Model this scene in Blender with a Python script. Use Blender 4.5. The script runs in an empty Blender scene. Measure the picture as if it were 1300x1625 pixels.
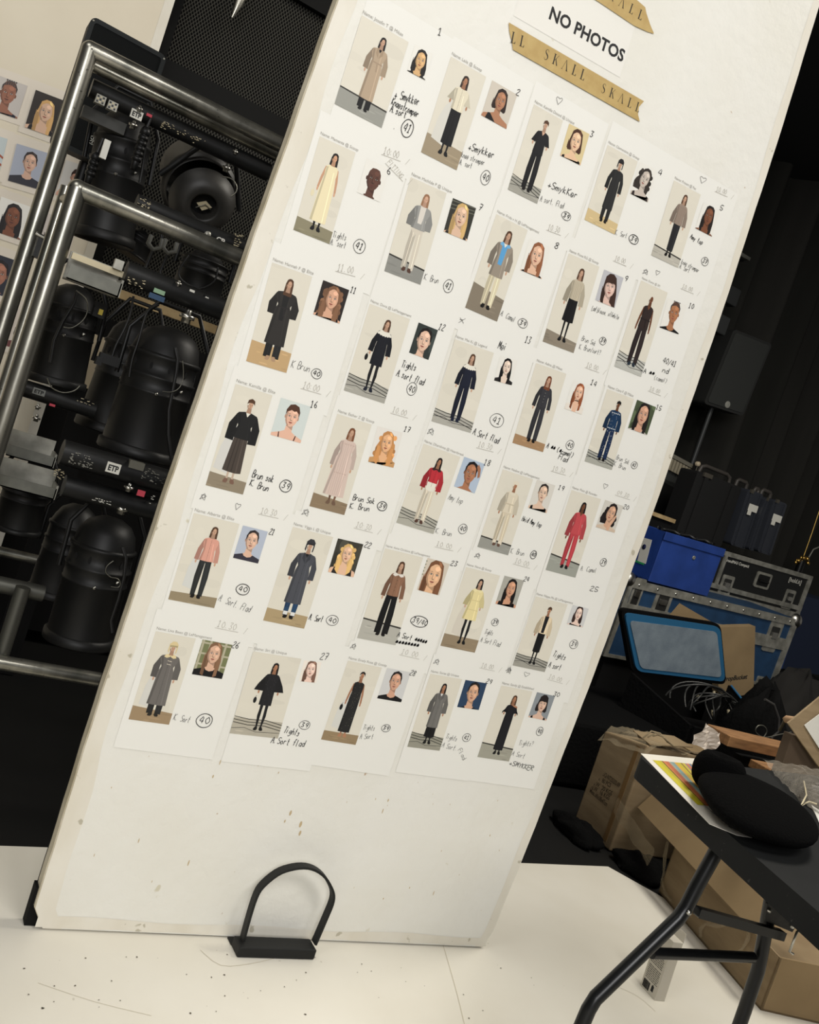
import bpy, math, random
from mathutils import Vector, Matrix
random.seed(7)
scn = bpy.context.scene
C = scn.collection

# ------------------------------------------------------------------ camera
CAM = Vector((-0.49583, -1.83643, 1.14231))
R_ = Vector((0.83341928, -0.44848817, 0.32290968))
U_ = Vector((-0.25815758, 0.2006864, 0.94502891))
F_ = Vector((0.48863787, 0.87096689, -0.0514753))
FPX = 1500.0
cd = bpy.data.cameras.new('camera'); cam = bpy.data.objects.new('camera', cd); C.objects.link(cam)
m = Matrix.Identity(4)
for i in range(3):
    m[i][0], m[i][1], m[i][2], m[i][3] = R_[i], U_[i], -F_[i], CAM[i]
cam.matrix_world = m
cd.sensor_fit = 'HORIZONTAL'; cd.sensor_width = 36.0; cd.lens = 36.0 * FPX / 1300.0
cd.clip_start = 0.05; cd.clip_end = 60
scn.camera = cam
# ------------------------------------------------------------------ world, lights, exposure
w = bpy.data.worlds.new('world'); scn.world = w; w.use_nodes = True
w.node_tree.nodes['Background'].inputs[0].default_value = (1.0, 0.96, 0.90, 1)
w.node_tree.nodes['Background'].inputs[1].default_value = 0.16
def area(name, loc, target, size, power, col):
    l = bpy.data.lights.new(name, 'AREA'); l.shape = 'RECTANGLE'; l.size, l.size_y = size
    l.energy = power; l.color = col
    o = bpy.data.objects.new(name, l); C.objects.link(o); o.location = loc
    d = Vector(target) - Vector(loc)
    o.rotation_euler = d.to_track_quat('-Z', 'Y').to_euler()
    return o
area('ceiling_light', (-1.5, -4.3, 2.3), (0.6, 0, 1.0), (1.6, 1.4), 128, (1.0, 0.99, 0.985))
area('ceiling_light', (-1.6, -0.9, 3.6), (0.0, 1.0, 0.8), (1.2, 1.0), 24, (1.0, 0.975, 0.93))
area('ceiling_light', (0.9, -3.0, 3.7), (1.0, -0.9, 0.0), (1.8, 1.0), 84, (1.0, 0.965, 0.925))
area('ceiling_light', (2.5, 0.15, 3.7), (1.7, 0.3, 0.0), (1.0, 0.8), 84, (1.0, 0.945, 0.84))
area('ceiling_light', (3.4, 0.6, 3.7), (3.6, 2.2, 0.6), (1.2, 1.0), 18, (1.0, 0.95, 0.87))
vs = scn.view_settings
vs.view_transform = 'Standard'; vs.look = 'None'; vs.gamma = 1.0; vs.exposure = -0.17
try: vs.use_curve_mapping = False
except Exception: pass

# ------------------------------------------------------------------ rays: photo pixel -> point on a real plane
def ray(px, py): return R_ * ((px - 650) / FPX) - U_ * ((py - 812.5) / FPX) + F_
def onY(px, py, y): d = ray(px, py); return CAM + d * ((y - CAM.y) / d.y)
def onZ(px, py, z): d = ray(px, py); return CAM + d * ((z - CAM.z) / d.z)
def onX(px, py, x): d = ray(px, py); return CAM + d * ((x - CAM.x) / d.x)

def lin(c):
    return tuple(((v / 255) / 12.92 if v / 255 <= .04045 else ((v / 255 + .055) / 1.055) ** 2.4) for v in c)
# ------------------------------------------------------------------ materials
MATS = {}
def mat(name, rgb, rough=.6, metal=0.0, var=None, scale=20, bump=0.0, bscale=60, spec=.5, alpha=1.0, sheen=0, detail=4, dist=.002, stretch=None, trans=0):
    if name in MATS: return MATS[name]
    M = bpy.data.materials.new(name); M.use_nodes = True; nt = M.node_tree; b = nt.nodes['Principled BSDF']
    L = nt.links
    b.inputs['Roughness'].default_value = rough; b.inputs['Metallic'].default_value = metal
    b.inputs['Specular IOR Level'].default_value = spec
    b.inputs['Base Color'].default_value = (*lin(rgb), 1)
    b.inputs['Alpha'].default_value = alpha
    b.inputs['Transmission Weight'].default_value = trans
    if sheen: b.inputs['Sheen Weight'].default_value = sheen
    tc = nt.nodes.new('ShaderNodeTexCoord'); vec = tc.outputs['Object']
    if stretch:
        mp = nt.nodes.new('ShaderNodeMapping'); mp.inputs['Scale'].default_value = stretch
        L.new(vec, mp.inputs['Vector']); vec = mp.outputs['Vector']
    if var:
        n = nt.nodes.new('ShaderNodeTexNoise'); n.inputs['Scale'].default_value = scale; n.inputs['Detail'].default_value = detail
        L.new(vec, n.inputs['Vector'])
        r = nt.nodes.new('ShaderNodeValToRGB'); r.color_ramp.elements[0].position = .35; r.color_ramp.elements[1].position = .68
        r.color_ramp.elements[0].color = (*lin(var), 1); r.color_ramp.elements[1].color = (*lin(rgb), 1)
        L.new(n.outputs['Fac'], r.inputs['Fac']); L.new(r.outputs['Color'], b.inputs['Base Color'])
    if bump:
        n2 = nt.nodes.new('ShaderNodeTexNoise'); n2.inputs['Scale'].default_value = bscale; n2.inputs['Detail'].default_value = 5
        L.new(vec, n2.inputs['Vector'])
        bp = nt.nodes.new('ShaderNodeBump'); bp.inputs['Strength'].default_value = bump; bp.inputs['Distance'].default_value = dist
        L.new(n2.outputs['Fac'], bp.inputs['Height']); L.new(bp.outputs['Normal'], b.inputs['Normal'])
    MATS[name] = M
    return M
def spotted(M, rgb, scale, thr, amount=1.0, w=.03):
    """small real specks / chips on a surface"""
    nt = M.node_tree; b = nt.nodes['Principled BSDF']; L = nt.links
    tc = nt.nodes.new('ShaderNodeTexCoord'); n = nt.nodes.new('ShaderNodeTexNoise')
    n.inputs['Scale'].default_value = scale; n.inputs['Detail'].default_value = 3
    L.new(tc.outputs['Object'], n.inputs['Vector'])
    r = nt.nodes.new('ShaderNodeMapRange'); r.inputs[1].default_value = thr; r.inputs[2].default_value = thr + w; r.inputs[4].default_value = amount
    L.new(n.outputs['Fac'], r.inputs[0])
    mx = nt.nodes.new('ShaderNodeMix'); mx.data_type = 'RGBA'
    src = b.inputs['Base Color'].links
    if src: L.new(src[0].from_socket, mx.inputs[6])
    else: mx.inputs[6].default_value = b.inputs['Base Color'].default_value
    mx.inputs[7].default_value = (*lin(rgb), 1)
    L.new(r.outputs[0], mx.inputs[0]); L.new(mx.outputs[2], b.inputs['Base Color'])
    return M

m_board = spotted(spotted(mat('painted_foam', (229, 228, 221), .6, var=(224, 222, 212), scale=3, bump=.5, bscale=38, dist=.004), (196, 188, 160), 16, .71, .7), (165, 125, 75), 30, .745, .8)
m_core = mat('foam_edge', (212, 204, 184), .8, var=(182, 172, 146), scale=14, bump=.5, bscale=50)
m_tape_edge = spotted(mat('aged_edge_tape', (216, 210, 194), .7, var=(226, 222, 210), scale=9, bump=.5, bscale=40, stretch=(1, 1, .5)), (150, 142, 115), 26, .66, .6)
m_blackskin = mat('black_board_back', (14, 14, 14), .85, spec=.2)
m_paper = mat('copy_paper', (230, 229, 222), .65)
m_print = bpy.data.materials.new('photo_print'); m_print.use_nodes = True
_nt = m_print.node_tree; _a = _nt.nodes.new('ShaderNodeVertexColor'); _a.layer_name = 'Col'
_nt.links.new(_a.outputs['Color'], _nt.nodes['Principled BSDF'].inputs['Base Color']); _nt.nodes['Principled BSDF'].inputs['Roughness'].default_value = .5
_nt.nodes['Principled BSDF'].inputs['Specular IOR Level'].default_value = .25
m_ink = mat('black_marker', (26, 26, 26), .7)
m_ballpen = mat('grey_ballpen', (88, 88, 86), .7)
m_pencil = mat('pencil', (182, 178, 168), .8)
m_toner = mat('grey_toner', (158, 155, 148), .8)
m_kraft_tape = mat('kraft_paper_tape', (188, 162, 104), .6, var=(178, 150, 92), scale=40, bump=.2, bscale=120)
m_black = mat('matte_black_paint', (20, 21, 20), .6, spec=.35)
m_blackmetal = mat('black_metal', (19, 20, 20), .45, spec=.35, var=(14, 14, 14), scale=30, bump=.1, bscale=200)
m_canblack = mat('worn_black_can', (21, 21, 20), .5, spec=.35, var=(14, 14, 14), scale=9, bump=.12, bscale=25)
m_pipe = spotted(mat('galvanised_tube', (176, 173, 162), .31, .92, var=(118, 118, 110), scale=16, bump=.12, bscale=90, stretch=(1, 1, .3)), (66, 66, 62), 90, .70, .7)
m_alu = mat('aluminium', (168, 166, 156), .45, .45, var=(128, 127, 118), scale=20)
m_chan = mat('grey_channel', (120, 120, 112), .5, .5, var=(85, 86, 80), scale=14)
m_silver = mat('silver_bolt', (190, 188, 180), .3, 1.0)
m_white = mat('white_label', (215, 213, 203), .6)
m_red = mat('red_tag', (190, 62, 78), .6)
m_blue_st = mat('blue_sticker', (36, 66, 96), .5)
m_green_st = mat('green_sticker', (130, 160, 130), .5)
m_tan = mat('tan_wood_bar', (190, 166, 122), .6, var=(160, 136, 96), scale=20)
m_speaker = mat('black_speaker_case', (14, 16, 16), .65, spec=.3, bump=.2, bscale=250, dist=.001)
m_grille = mat('black_grille', (12, 14, 14), .8, spec=.15, bump=.5, bscale=400, dist=.001)
m_logo = mat('grey_logo', (150, 150, 142), .5)
m_cable = mat('black_rubber_cable', (20, 20, 20), .5)
m_wire = mat('steel_safety_wire', (120, 118, 108), .4, .8)
m_card = mat('brown_cardboard', (152, 132, 101), .8, var=(136, 116, 87), scale=6, bump=.15, bscale=60, stretch=(1, 1, 6))
m_card2 = mat('tan_cardboard', (148, 126, 92), .8, var=(134, 113, 81), scale=5, bump=.15, bscale=60)
m_cardink = mat('carton_print', (62, 50, 36), .7)
m_plastic = mat('clear_plastic_film', (225, 215, 198), .15, alpha=.22, bump=.8, bscale=30, dist=.01)
m_packtape = mat('clear_packing_tape', (196, 180, 150), .2, alpha=.28, bump=.6, bscale=40, dist=.004)
m_table = spotted(mat('dark_grey_tabletop', (30, 31, 31), .75, spec=.12, var=(25, 26, 26), scale=8, bump=.15, bscale=300, dist=.0006), (80, 80, 78), 120, .70, .4)
m_tube = mat('black_steel_tube', (15, 16, 17), .32, spec=.35, var=(19, 20, 21), scale=12)
m_hat = mat('black_wool', (5, 5, 5), 1.0, spec=.05, bump=.8, bscale=220, dist=.003)
m_blue = mat('blue_plastic', (34, 64, 138), .5, var=(28, 56, 122), scale=9)
m_blueply = mat('blue_laminate', (30, 64, 98), .6, var=(24, 54, 84), scale=12)
m_blkply = mat('black_laminate', (20, 21, 21), .5)
m_cyan = mat('blue_fabric_trim', (26, 88, 126), .7)
m_felt = mat('grey_blue_felt', (118, 130, 138), .95, var=(102, 114, 124), scale=14, bump=.4, bscale=150)
m_pelican = mat('dark_grey_hard_plastic', (44, 47, 54), .5)
m_blackcloth = mat('black_cloth', (11, 11, 11), .95, spec=.1, bump=.5, bscale=60, dist=.01)
m_brass = mat('brass', (214, 176, 96), .3, .9)
m_wood = mat('rough_wood', (160, 118, 76), .8, var=(128, 92, 58), scale=12, stretch=(1, 6, 6), bump=.3, bscale=40)
m_cream = mat('cream_plastic', (196, 184, 152), .5)

# ------------------------------------------------------------------ mesh builder
class MB:
    def __init__(s): s.v = []; s.f = []; s.mi = []; s.sm = []; s.col = []; s.ms = []
    def _m(s, m):
        if m not in s.ms: s.ms.append(m)
        return s.ms.index(m)
    def add(s, vs, fs, m, smooth=False, col=None):
        o = len(s.v); s.v += [tuple(p) for p in vs]; k = s._m(m)
        for f in fs: s.f.append(tuple(i + o for i in f)); s.mi.append(k); s.sm.append(smooth); s.col.append(col)
    def hexa(s, p, m):   # 8 points: bottom 4 then top 4
        s.add(p, [(3, 2, 1, 0), (4, 5, 6, 7), (0, 1, 5, 4), (1, 2, 6, 5), (2, 3, 7, 6), (3, 0, 4, 7)], m)
    def box(s, a, b, m):
        (x0, y0, z0), (x1, y1, z1) = a, b
        s.hexa([(x0, y0, z0), (x1, y0, z0), (x1, y1, z0), (x0, y1, z0), (x0, y0, z1), (x1, y0, z1), (x1, y1, z1), (x0, y1, z1)], m)
    def prism(s, pts, d, m, smooth=False):   # pts = closed outline (3D), d = extrusion vector
        n = len(pts); d = Vector(d); P = [Vector(p) for p in pts]
        s.add(P + [p + d for p in P], [tuple(range(n))[::-1], tuple(range(n, 2 * n))], m)
        s.add(P + [p + d for p in P], [(i, (i + 1) % n, (i + 1) % n + n, i + n) for i in range(n)], m, smooth)
    def tube(s, pts, r, m, seg=14, caps=True, closed=False):
        P = [Vector(p) for p in pts]; n = len(P); rr = r if isinstance(r, (list, tuple)) else [r] * n
        T = []
        for i in range(n):
            a = P[i - 1] if (i > 0 or closed) else P[i]; b = P[(i + 1) % n] if (i < n - 1 or closed) else P[i]
            T.append((b - a).normalized())
        up = Vector((0, 0, 1)) if abs(T[0].z) < .9 else Vector((1, 0, 0))
        nrm = (up - T[0] * up.dot(T[0])).normalized(); vs = []
        for i in range(n):
            nrm = (nrm - T[i] * nrm.dot(T[i])).normalized(); bi = T[i].cross(nrm)
            k = 1.0
            if 0 < i < n - 1:
                c = max(.4, math.cos(T[i].angle((P[i + 1] - P[i]).normalized()))); k = 1 / c if c > .5 else 1.0
            for j in range(seg):
                a = 2 * math.pi * j / seg; vs.append(P[i] + (nrm * math.cos(a) + bi * math.sin(a)) * rr[i])
        fs = [(i * seg + j, i * seg + (j + 1) % seg, (i + 1) * seg + (j + 1) % seg, (i + 1) * seg + j) for i in range(n - 1) for j in range(seg)]
        if closed: fs += [((n - 1) * seg + j, (n - 1) * seg + (j + 1) % seg, (j + 1) % seg, j) for j in range(seg)]
        s.add(vs, fs, m, True)
        if caps and not closed:
            s.add(vs[:seg], [tuple(range(seg))[::-1]], m); s.add(vs[-seg:], [tuple(range(seg))], m)
    def lathe(s, origin, axis, prof, m, seg=32, smooth=True):   # prof: (distance along axis, radius)
        ax = Vector(axis).normalized(); up = Vector((0, 0, 1)) if abs(ax.z) < .9 else Vector((1, 0, 0))
        e1 = (up - ax * up.dot(ax)).normalized(); e2 = ax.cross(e1); O = Vector(origin); vs = []
        for (t, r) in prof:
            for j in range(seg):
                a = 2 * math.pi * j / seg; vs.append(O + ax * t + (e1 * math.cos(a) + e2 * math.sin(a)) * max(r, 1e-4))
        n = len(prof)
        s.add(vs, [(i * seg + j, i * seg + (j + 1) % seg, (i + 1) * seg + (j + 1) % seg, (i + 1) * seg + j) for i in range(n - 1) for j in range(seg)], m, smooth)
    def fbox(s, F, u0, v0, u1, v1, n0, n1, m):
        s.hexa([F(u0, v1, n0), F(u1, v1, n0), F(u1, v1, n1), F(u0, v1, n1), F(u0, v0, n0), F(u1, v0, n0), F(u1, v0, n1), F(u0, v0, n1)], m)
    def build(s, name, parent=None, bevel=0, origin=None):
        me = bpy.data.meshes.new(name)
        O = Vector(origin) if origin is not None else (parent['_o'] and Vector(parent['_o']) if parent and '_o' in parent else None)
        if O is None:
            n = len(s.v); lo = [min(p[i] for p in s.v) for i in range(3)]; hi = [max(p[i] for p in s.v) for i in range(3)]
            O = Vector(((lo[0] + hi[0]) / 2, (lo[1] + hi[1]) / 2, lo[2]))
        me.from_pydata([(p[0] - O.x, p[1] - O.y, p[2] - O.z) for p in s.v], [], s.f)
        for m_ in s.ms: me.materials.append(m_)
        me.polygons.foreach_set('material_index', s.mi); me.polygons.foreach_set('use_smooth', s.sm)
        if any(c is not None for c in s.col):
            ca = me.color_attributes.new('Col', 'FLOAT_COLOR', 'CORNER')
            for p in me.polygons:
                c = s.col[p.index] or (1, 1, 1)
                for li in p.loop_indices: ca.data[li].color = (*c, 1)
        me.update()
        o = bpy.data.objects.new(name, me); C.objects.link(o)
        if parent:
            o.parent = parent
            po = Vector(parent['_o']); o.location = O - po
        else:
            o.location = O
        o['_o'] = tuple(O)
        if bevel:
            b = o.modifiers.new('bevel', 'BEVEL'); b.width = bevel; b.segments = 2; b.limit_method = 'ANGLE'
        return o
def thing(name, loc, label, cat, group=None):
    o = bpy.data.objects.new(name, None); C.objects.link(o); o.location = loc; o['_o'] = tuple(loc)
    o.empty_display_size = .05
    return tag(o, label, cat, group)
def tag(o, label, cat, group=None):
    o['label'] = label; o['category'] = cat
    if group: o['group'] = group
    return o
def struct(o): o['kind'] = 'structure'; return o
class Frame:
    """a flat rectangular face in the room: TL, TR, BL world points"""
    def __init__(s, tl, tr, bl):
        s.o = Vector(tl); s.u = Vector(tr) - s.o; s.v = Vector(bl) - s.o
        s.n = s.v.cross(s.u).normalized()
        if s.n.dot(F_) > 0: s.n = -s.n
        s.W = s.u.length; s.H = s.v.length
    def __call__(s, a, b, c=0): return s.o + s.u * a + s.v * b + s.n * c
    def px(s, x, y):
        d = ray(x, y); t = s.n.dot(s.o - CAM) / s.n.dot(d); P = CAM + d * t - s.o
        uu, vv, uv = s.u.dot(s.u), s.v.dot(s.v), s.u.dot(s.v); pu, pv = P.dot(s.u), P.dot(s.v)
        D = uu * vv - uv * uv
        return ((pu * vv - pv * uv) / D, (pv * uu - pu * uv) / D)
    def quad(s, x0, y0, x1, y1, x2, y2, x3, y3, c=0): return [s(*s.px(*p), c) for p in ((x0, y0), (x1, y1), (x2, y2), (x3, y3))]
def frY(tl, tr, bl, y): return Frame(onY(*tl, y), onY(*tr, y), onY(*bl, y))

def text_polys(body, bold=0.0, shear=0.0, spacing=1.0):
    """outline font text -> (verts2d, faces, width)"""
    cu = bpy.data.curves.new('t', 'FONT'); cu.body = body; cu.size = 1.0; cu.offset = bold; cu.shear = shear; cu.space_character = spacing
    cu.resolution_u = 3
    o = bpy.data.objects.new('t', cu); C.objects.link(o); dg = bpy.context.evaluated_depsgraph_get(); dg.update()
    me = bpy.data.meshes.new_from_object(o.evaluated_get(dg))
    vs = [(v.co.x, v.co.y) for v in me.vertices]; fs = [tuple(p.vertices) for p in me.polygons]
    bpy.data.objects.remove(o); bpy.data.curves.remove(cu); bpy.data.meshes.remove(me)
    return vs, fs
def put_text(mb, body, origin, ex, ez, width, m, bold=0.0, n=Vector((0, 0, 0)), shear=0, spacing=1.0, height=None):
    vs, fs = text_polys(body, bold, shear, spacing)
    if not vs: return
    x0 = min(v[0] for v in vs); x1 = max(v[0] for v in vs); k = width / (x1 - x0)
    ky = k if height is None else height / .7
    mb.add([Vector(origin) + ex * ((v[0] - x0) * k) + ez * (v[1] * ky) + n for v in vs], fs, m)

# ---- handwriting: a single-stroke alphabet drawn with ribbons
G = {'A': "03 3c 63,17 57", 'B': "03 0c 4c 5a 48 08,48 65 43 03", 'C': "6b 3c 0a 06 23 54", 'E': "6c 0c 03 63,08 58", 'F': "6c 0c 03,08 58",
'H': "0c 03,6c 63,08 68", 'I': "2c 23", 'K': "0c 03,6c 08 63", 'L': "0c 03 53", 'M': "03 1c 35 5c 63", 'N': "03 0c 63 6c", 'O': "3c 09 06 33 66 69 3c", 'P': "03 0c 5b 59 08",
'R': "03 0c 5b 59 08 63", 'S': "6b 3c 0a 28 57 65 33 04", 'T': "0c 6c,3c 33", 'Y': "0c 38 6c,38 33", 'D': "03 0c 4a 66 33 03", 'W': "0c 23 39 43 6c", 'U': "0c 04 33 64 6c",'G':"6b 3c 08 14 43 67 47",'J':"5c 54 33 04",'Z':"0c 6c 03 63",
'a': "57 28 05 23 55 58 53 63", 'b': "0c 03 43 56 38 07", 'c': "57 28 05 23 54", 'd': "56 28 05 23 55 5c 53", 'e': "06 55 48 18 05 23 54", 'f': "5b 3c 23,08 48",
'g': "57 28 05 24 57,58 52 20 01", 'h': "0c 03,06 38 56 53", 'i': "18 13,1b 1a", 'k': "0c 03,48 06 53", 'l': "1c 14 23", 'm': "08 03,06 28 33,36 58 63",
'n': "08 03,06 38 56 53", 'o': "28 05 23 55 28", 'p': "08 00,07 38 56 33 04", 'r': "08 03,06 28 47", 's': "57 28 17 45 33 04", 't': "2c 24 43,09 48",
'u': "08 04 33 55,58 53", 'v': "08 23 58", 'w': "08 13 37 43 68", 'y': "08 24,58 34 10", 'x': "08 53,58 03", 'j': "28 21 00", 'q': "57 28 05 24 57,58 50", 'z': "08 58 03 53",
'0': "3c 08 33 67 3c", '1': "0a 2c 23,03 43", '2': "0a 3c 5a 03 63", '3': "0c 5c 28 56 33 04", '4': "3c 06 56,4b 43", '5': "5c 1c 08 47 55 33 04", '6': "4c 07 14 43 55 37 06",
'7': "0c 5c 23,18 58", '8': "38 0a 3c 5a 38 05 33 55 38", '9': "57 28 1a 3c 5b 57 43", '+': "38 33,05 65", '.': "13 14", '/': "02 5c", '(': "3c 08 32", ')': "0c 38 02", '?': "0a 3c 5a 36,33 34",
':': "14 15,18 19", '-': "17 47", ',': "13 02", '*': "03 3c 63 09 69 03", '~': "06 3a 25 5a 44 68 36 66 05 49", '<': "33 09 1b 3a 5b 69 33", 'X': "0b 64,03 6c,08 49"}
def smooth_poly(P):
    if len(P) < 3: return P
    out = []
    for i in range(len(P) - 1):
        p0 = P[max(i - 1, 0)]; p1 = P[i]; p2 = P[i + 1]; p3 = P[min(i + 2, len(P) - 1)]
        for k in range(3):
            t = k / 3
            out.append(tuple(.5 * (2 * p1[j] + (p2[j] - p0[j]) * t + (2 * p0[j] - 5 * p1[j] + 4 * p2[j] - p3[j]) * t * t + (3 * p1[j] - p0[j] - 3 * p2[j] + p3[j]) * t ** 3) for j in (0, 1)))
    out.append(P[-1]); return out
def ribbon(mb, P, wd, fn, m):
    vs = []; n = len(P)
    for i in range(n):
        a = P[max(i - 1, 0)]; b = P[min(i + 1, n - 1)]; dx, dy = b[0] - a[0], b[1] - a[1]; L = math.hypot(dx, dy) or 1
        nx, ny = -dy / L * wd / 2, dx / L * wd / 2
        vs += [fn(P[i][0] + nx, P[i][1] + ny), fn(P[i][0] - nx, P[i][1] - ny)]
    mb.add(vs, [(2 * i, 2 * i + 1, 2 * i + 3, 2 * i + 2) for i in range(n - 1)], m)
def hand(mb, txt, fn, x0, y0, x1, y1, wd, m, hgt=None):
    """write txt from (x0,y0) to (x1,y1) in the plane coordinates of fn"""
    n = len(txt); L = math.hypot(x1 - x0, y1 - y0); ex = ((x1 - x0) / L, (y1 - y0) / L); ez = (-ex[1], ex[0]); cell = L / n
    sc = cell / 7.6; sy = (hgt / 9 if hgt else sc * 1.15)
    rnd = random.Random(txt + str(round(x0, 3)))
    for i, ch in enumerate(txt):
        if ch not in G: continue
        jy = rnd.uniform(-.5, .5) * sy
        for st in G[ch].split(','):
            P = [(int(q[0], 16), int(q[1], 16) - 3) for q in st.split()]
            P = [(p[0] * sc + p[1] * sy * .12 + cell * i + rnd.uniform(-.2, .2) * sc, p[1] * sy + jy) for p in P]
            P = smooth_poly(P)
            ribbon(mb, [(x0 + ex[0] * p[0] + ez[0] * p[1], y0 + ex[1] * p[0] + ez[1] * p[1]) for p in P], wd, fn, m)

# ------------------------------------------------------------------ floor, walls
def polyobj(name, pts, m, d):
    b = MB(); b.prism(pts, d, m); return b.build(name)
m_floorblk = spotted(mat('black_stage_floor', (18, 18, 18), .6, spec=.2, var=(21, 21, 20), scale=5), (70, 68, 62), 150, .745, .6)
m_vinyl = spotted(mat('white_vinyl', (228, 224, 212), .5, var=(221, 216, 202), scale=2.5, bump=.08, bscale=30), (160, 150, 128), 38, .745, .4)
def crease(pts, wd_):
    b = MB(); P = smooth_poly([(onZ(*p, 0).x, onZ(*p, 0).y) for p in pts]); ribbon(b, P, wd_, lambda x, y: Vector((x, y, .0006)), mat('floor_crease', (196, 188, 168), .7)); return b
struct(polyobj('floor', [(-4, -5, -.004), (10, -5, -.004), (10, 6, -.004), (-4, 6, -.004)], m_floorblk, (0, 0, -.1)))
tag(polyobj('vinyl_floor_sheet', [(-3.2, -4.4, -.004), (3.0, -4.4, -.004), (2.9, -1.2, -.004), (2.30, 0.0, -.004), (2.163, .361, -.004), (2.074, .534, -.004), (1.677, .498, -.004), (-.02, .327, -.004), (-3.2, .02, -.004)], m_vinyl, (0, 0, .004)),
    'off-white vinyl floor covering under the tall board, cut off along the black stage floor', 'floor covering')
b = MB(); c0 = mat('dark_block_wall', (30, 29, 27), .9, var=(24, 23, 22), scale=3, bump=.3, bscale=30)
b.box((-4, 4.6, 0), (10, 4.75, 4.6), mat('black_wall', (17, 17, 16), .9))
struct(b.build('wall_back'))
b = MB()      # block wall beside the curtain, real recessed joints
rows = 8
for r in range(rows):
    for k in range(3):
        x0 = 2.2 + k * 1.0 + (r % 2) * .5 - .5; z0 = r * .52
        b.box((max(x0 + .006, 2.2), 4.0, z0 + .006), (min(x0 + .994, 4.9), 4.25, z0 + .514), c0)
b.box((2.2, 4.02, 0), (4.9, 4.25, 4.2), mat('dark_joint', (10, 10, 10), 1))
struct(b.build('wall_right', bevel=.006))
b = MB(); b.box((-4.15, -5, 0), (-4, 4.75, 4.6), mat('side_wall', (60, 57, 52), .9)); struct(b.build('wall_left'))
b = MB(); b.box((-4, -5.15, 0), (10, -5, 4.6), mat('side_wall', (60, 57, 52), .9)); struct(b.build('wall_front'))
b = MB(); b.box((-4, -5, 4.6), (10, 4.75, 4.75), mat('dark_ceiling', (24, 24, 23), .9)); struct(b.build('ceiling'))
# folded black stage curtain
b = MB(); n = 420; m_curt = mat('black_stage_curtain', (52, 51, 48), .95, var=(40, 40, 37), scale=3, stretch=(1, 1, .1), spec=.1)
vs = []
for i in range(n + 1):
    x = 4.2 + 5.6 * i / n; ph = i * .30 + 1.5 * math.sin(i * .043)
    y = 3.80 + .10 * math.sin(ph) + .05 * math.sin(ph * .37 + 1)
    for j, z in enumerate((0.02, 1.2, 2.6, 4.3)): vs.append((x + .03 * math.sin(j * 1.7 + i * .02), y + .02 * j, z))
b.add(vs, [(i * 4 + j, (i + 1) * 4 + j, (i + 1) * 4 + j + 1, i * 4 + j + 1) for i in range(n) for j in range(3)], m_curt, True)
o = b.build('stage_curtain'); sm = o.modifiers.new('thick', 'SOLIDIFY'); sm.thickness = .006
tag(o, 'black pleated stage curtain hanging behind the flight cases at the right', 'curtain')
# framed black mesh panel behind the light rack
MESH = frY((236, -190), (560, -10), (190, 80), 1.9)
Pm = MESH; x0, x1, z0, z1 = 0.02, 1.9, 1.93, 2.9
def mesh_panel():
    t = thing('mesh_panel', (x0, 1.9, 0.0), 'framed black perforated metal panel standing behind the light rack', 'panel')
    M = mat('perforated_black', (16, 16, 15), .6); nt = M.node_tree; bs = nt.nodes['Principled BSDF']
    tc = nt.nodes.new('ShaderNodeTexCoord'); mp = nt.nodes.new('ShaderNodeMapping'); mp.inputs['Scale'].default_value = (64, 64, 64)
    sx = nt.nodes.new('ShaderNodeSeparateXYZ'); nt.links.new(tc.outputs['Object'], sx.inputs[0])
    def mth(op, a_, b_=None):
        n_ = nt.nodes.new('ShaderNodeMath'); n_.operation = op
        for i_, q_ in enumerate((a_, b_)):
            if q_ is None: continue
            if isinstance(q_, (int, float)): n_.inputs[i_].default_value = q_
            else: nt.links.new(q_, n_.inputs[i_])
        return n_.outputs[0]
    ph_ = math.pi / .0125      # holes every 12.5 mm across, 20 mm down, staggered
    u_ = mth('MULTIPLY', sx.outputs[0], ph_); v_ = mth('MULTIPLY', sx.outputs[2], math.pi / .020)
    s1_ = mth('SINE', mth('ADD', u_, v_)); s2_ = mth('SINE', mth('SUBTRACT', u_, v_)); pr_ = mth('ABSOLUTE', mth('MULTIPLY', s1_, s2_))
    cr = nt.nodes.new('ShaderNodeValToRGB'); cr.color_ramp.elements[0].color = (*lin((62, 61, 56)), 1); cr.color_ramp.elements[1].color = (*lin((3, 3, 3)), 1); bs.inputs['Specular IOR Level'].default_value = .1; bs.inputs['Roughness'].default_value = .9
    cr.color_ramp.elements[0].position = .25; cr.color_ramp.elements[1].position = .45
    nt.links.new(pr_, cr.inputs['Fac']); nt.links.new(cr.outputs[0], bs.inputs['Base Color'])
    lo = onY(256, 95, 1.9).z
    b = MB(); b.box((x0, 1.915, 1.28), (x1, 1.93, 3.2), M); b.build('perforated_sheet', t)
    b = MB(); b.box((x0, 1.915, .05), (x1, 1.93, 1.28), m_blackskin); b.build('solid_lower_panel', t)
    m = mat('panel_frame_black', (15, 15, 14), .7, spec=.15)
    zb = onY(450, 195, 1.9).z; zt = onY(520, 40, 1.9).z
    b = MB(); b.box((x0, 1.88, zb - .075), (x1, 1.915, zb + .01), m); b.build('lower_rail', t)
    b = MB(); b.box((x0, 1.88, zt + .02), (x1, 1.915, zt + .11), m); b.build('upper_rail', t)
    b = MB(); b.box((x0, 1.885, zt + .105), (x1, 1.905, zt + .113), m_alu); b.build('trim_strip', t)
    for xa in (x0 - .03, x1):
        b = MB(); b.box((xa, 1.88, 0), (xa + .03, 1.93, 3.2), m); b.build('side_post', t)
    return t
mesh_panel()
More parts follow.
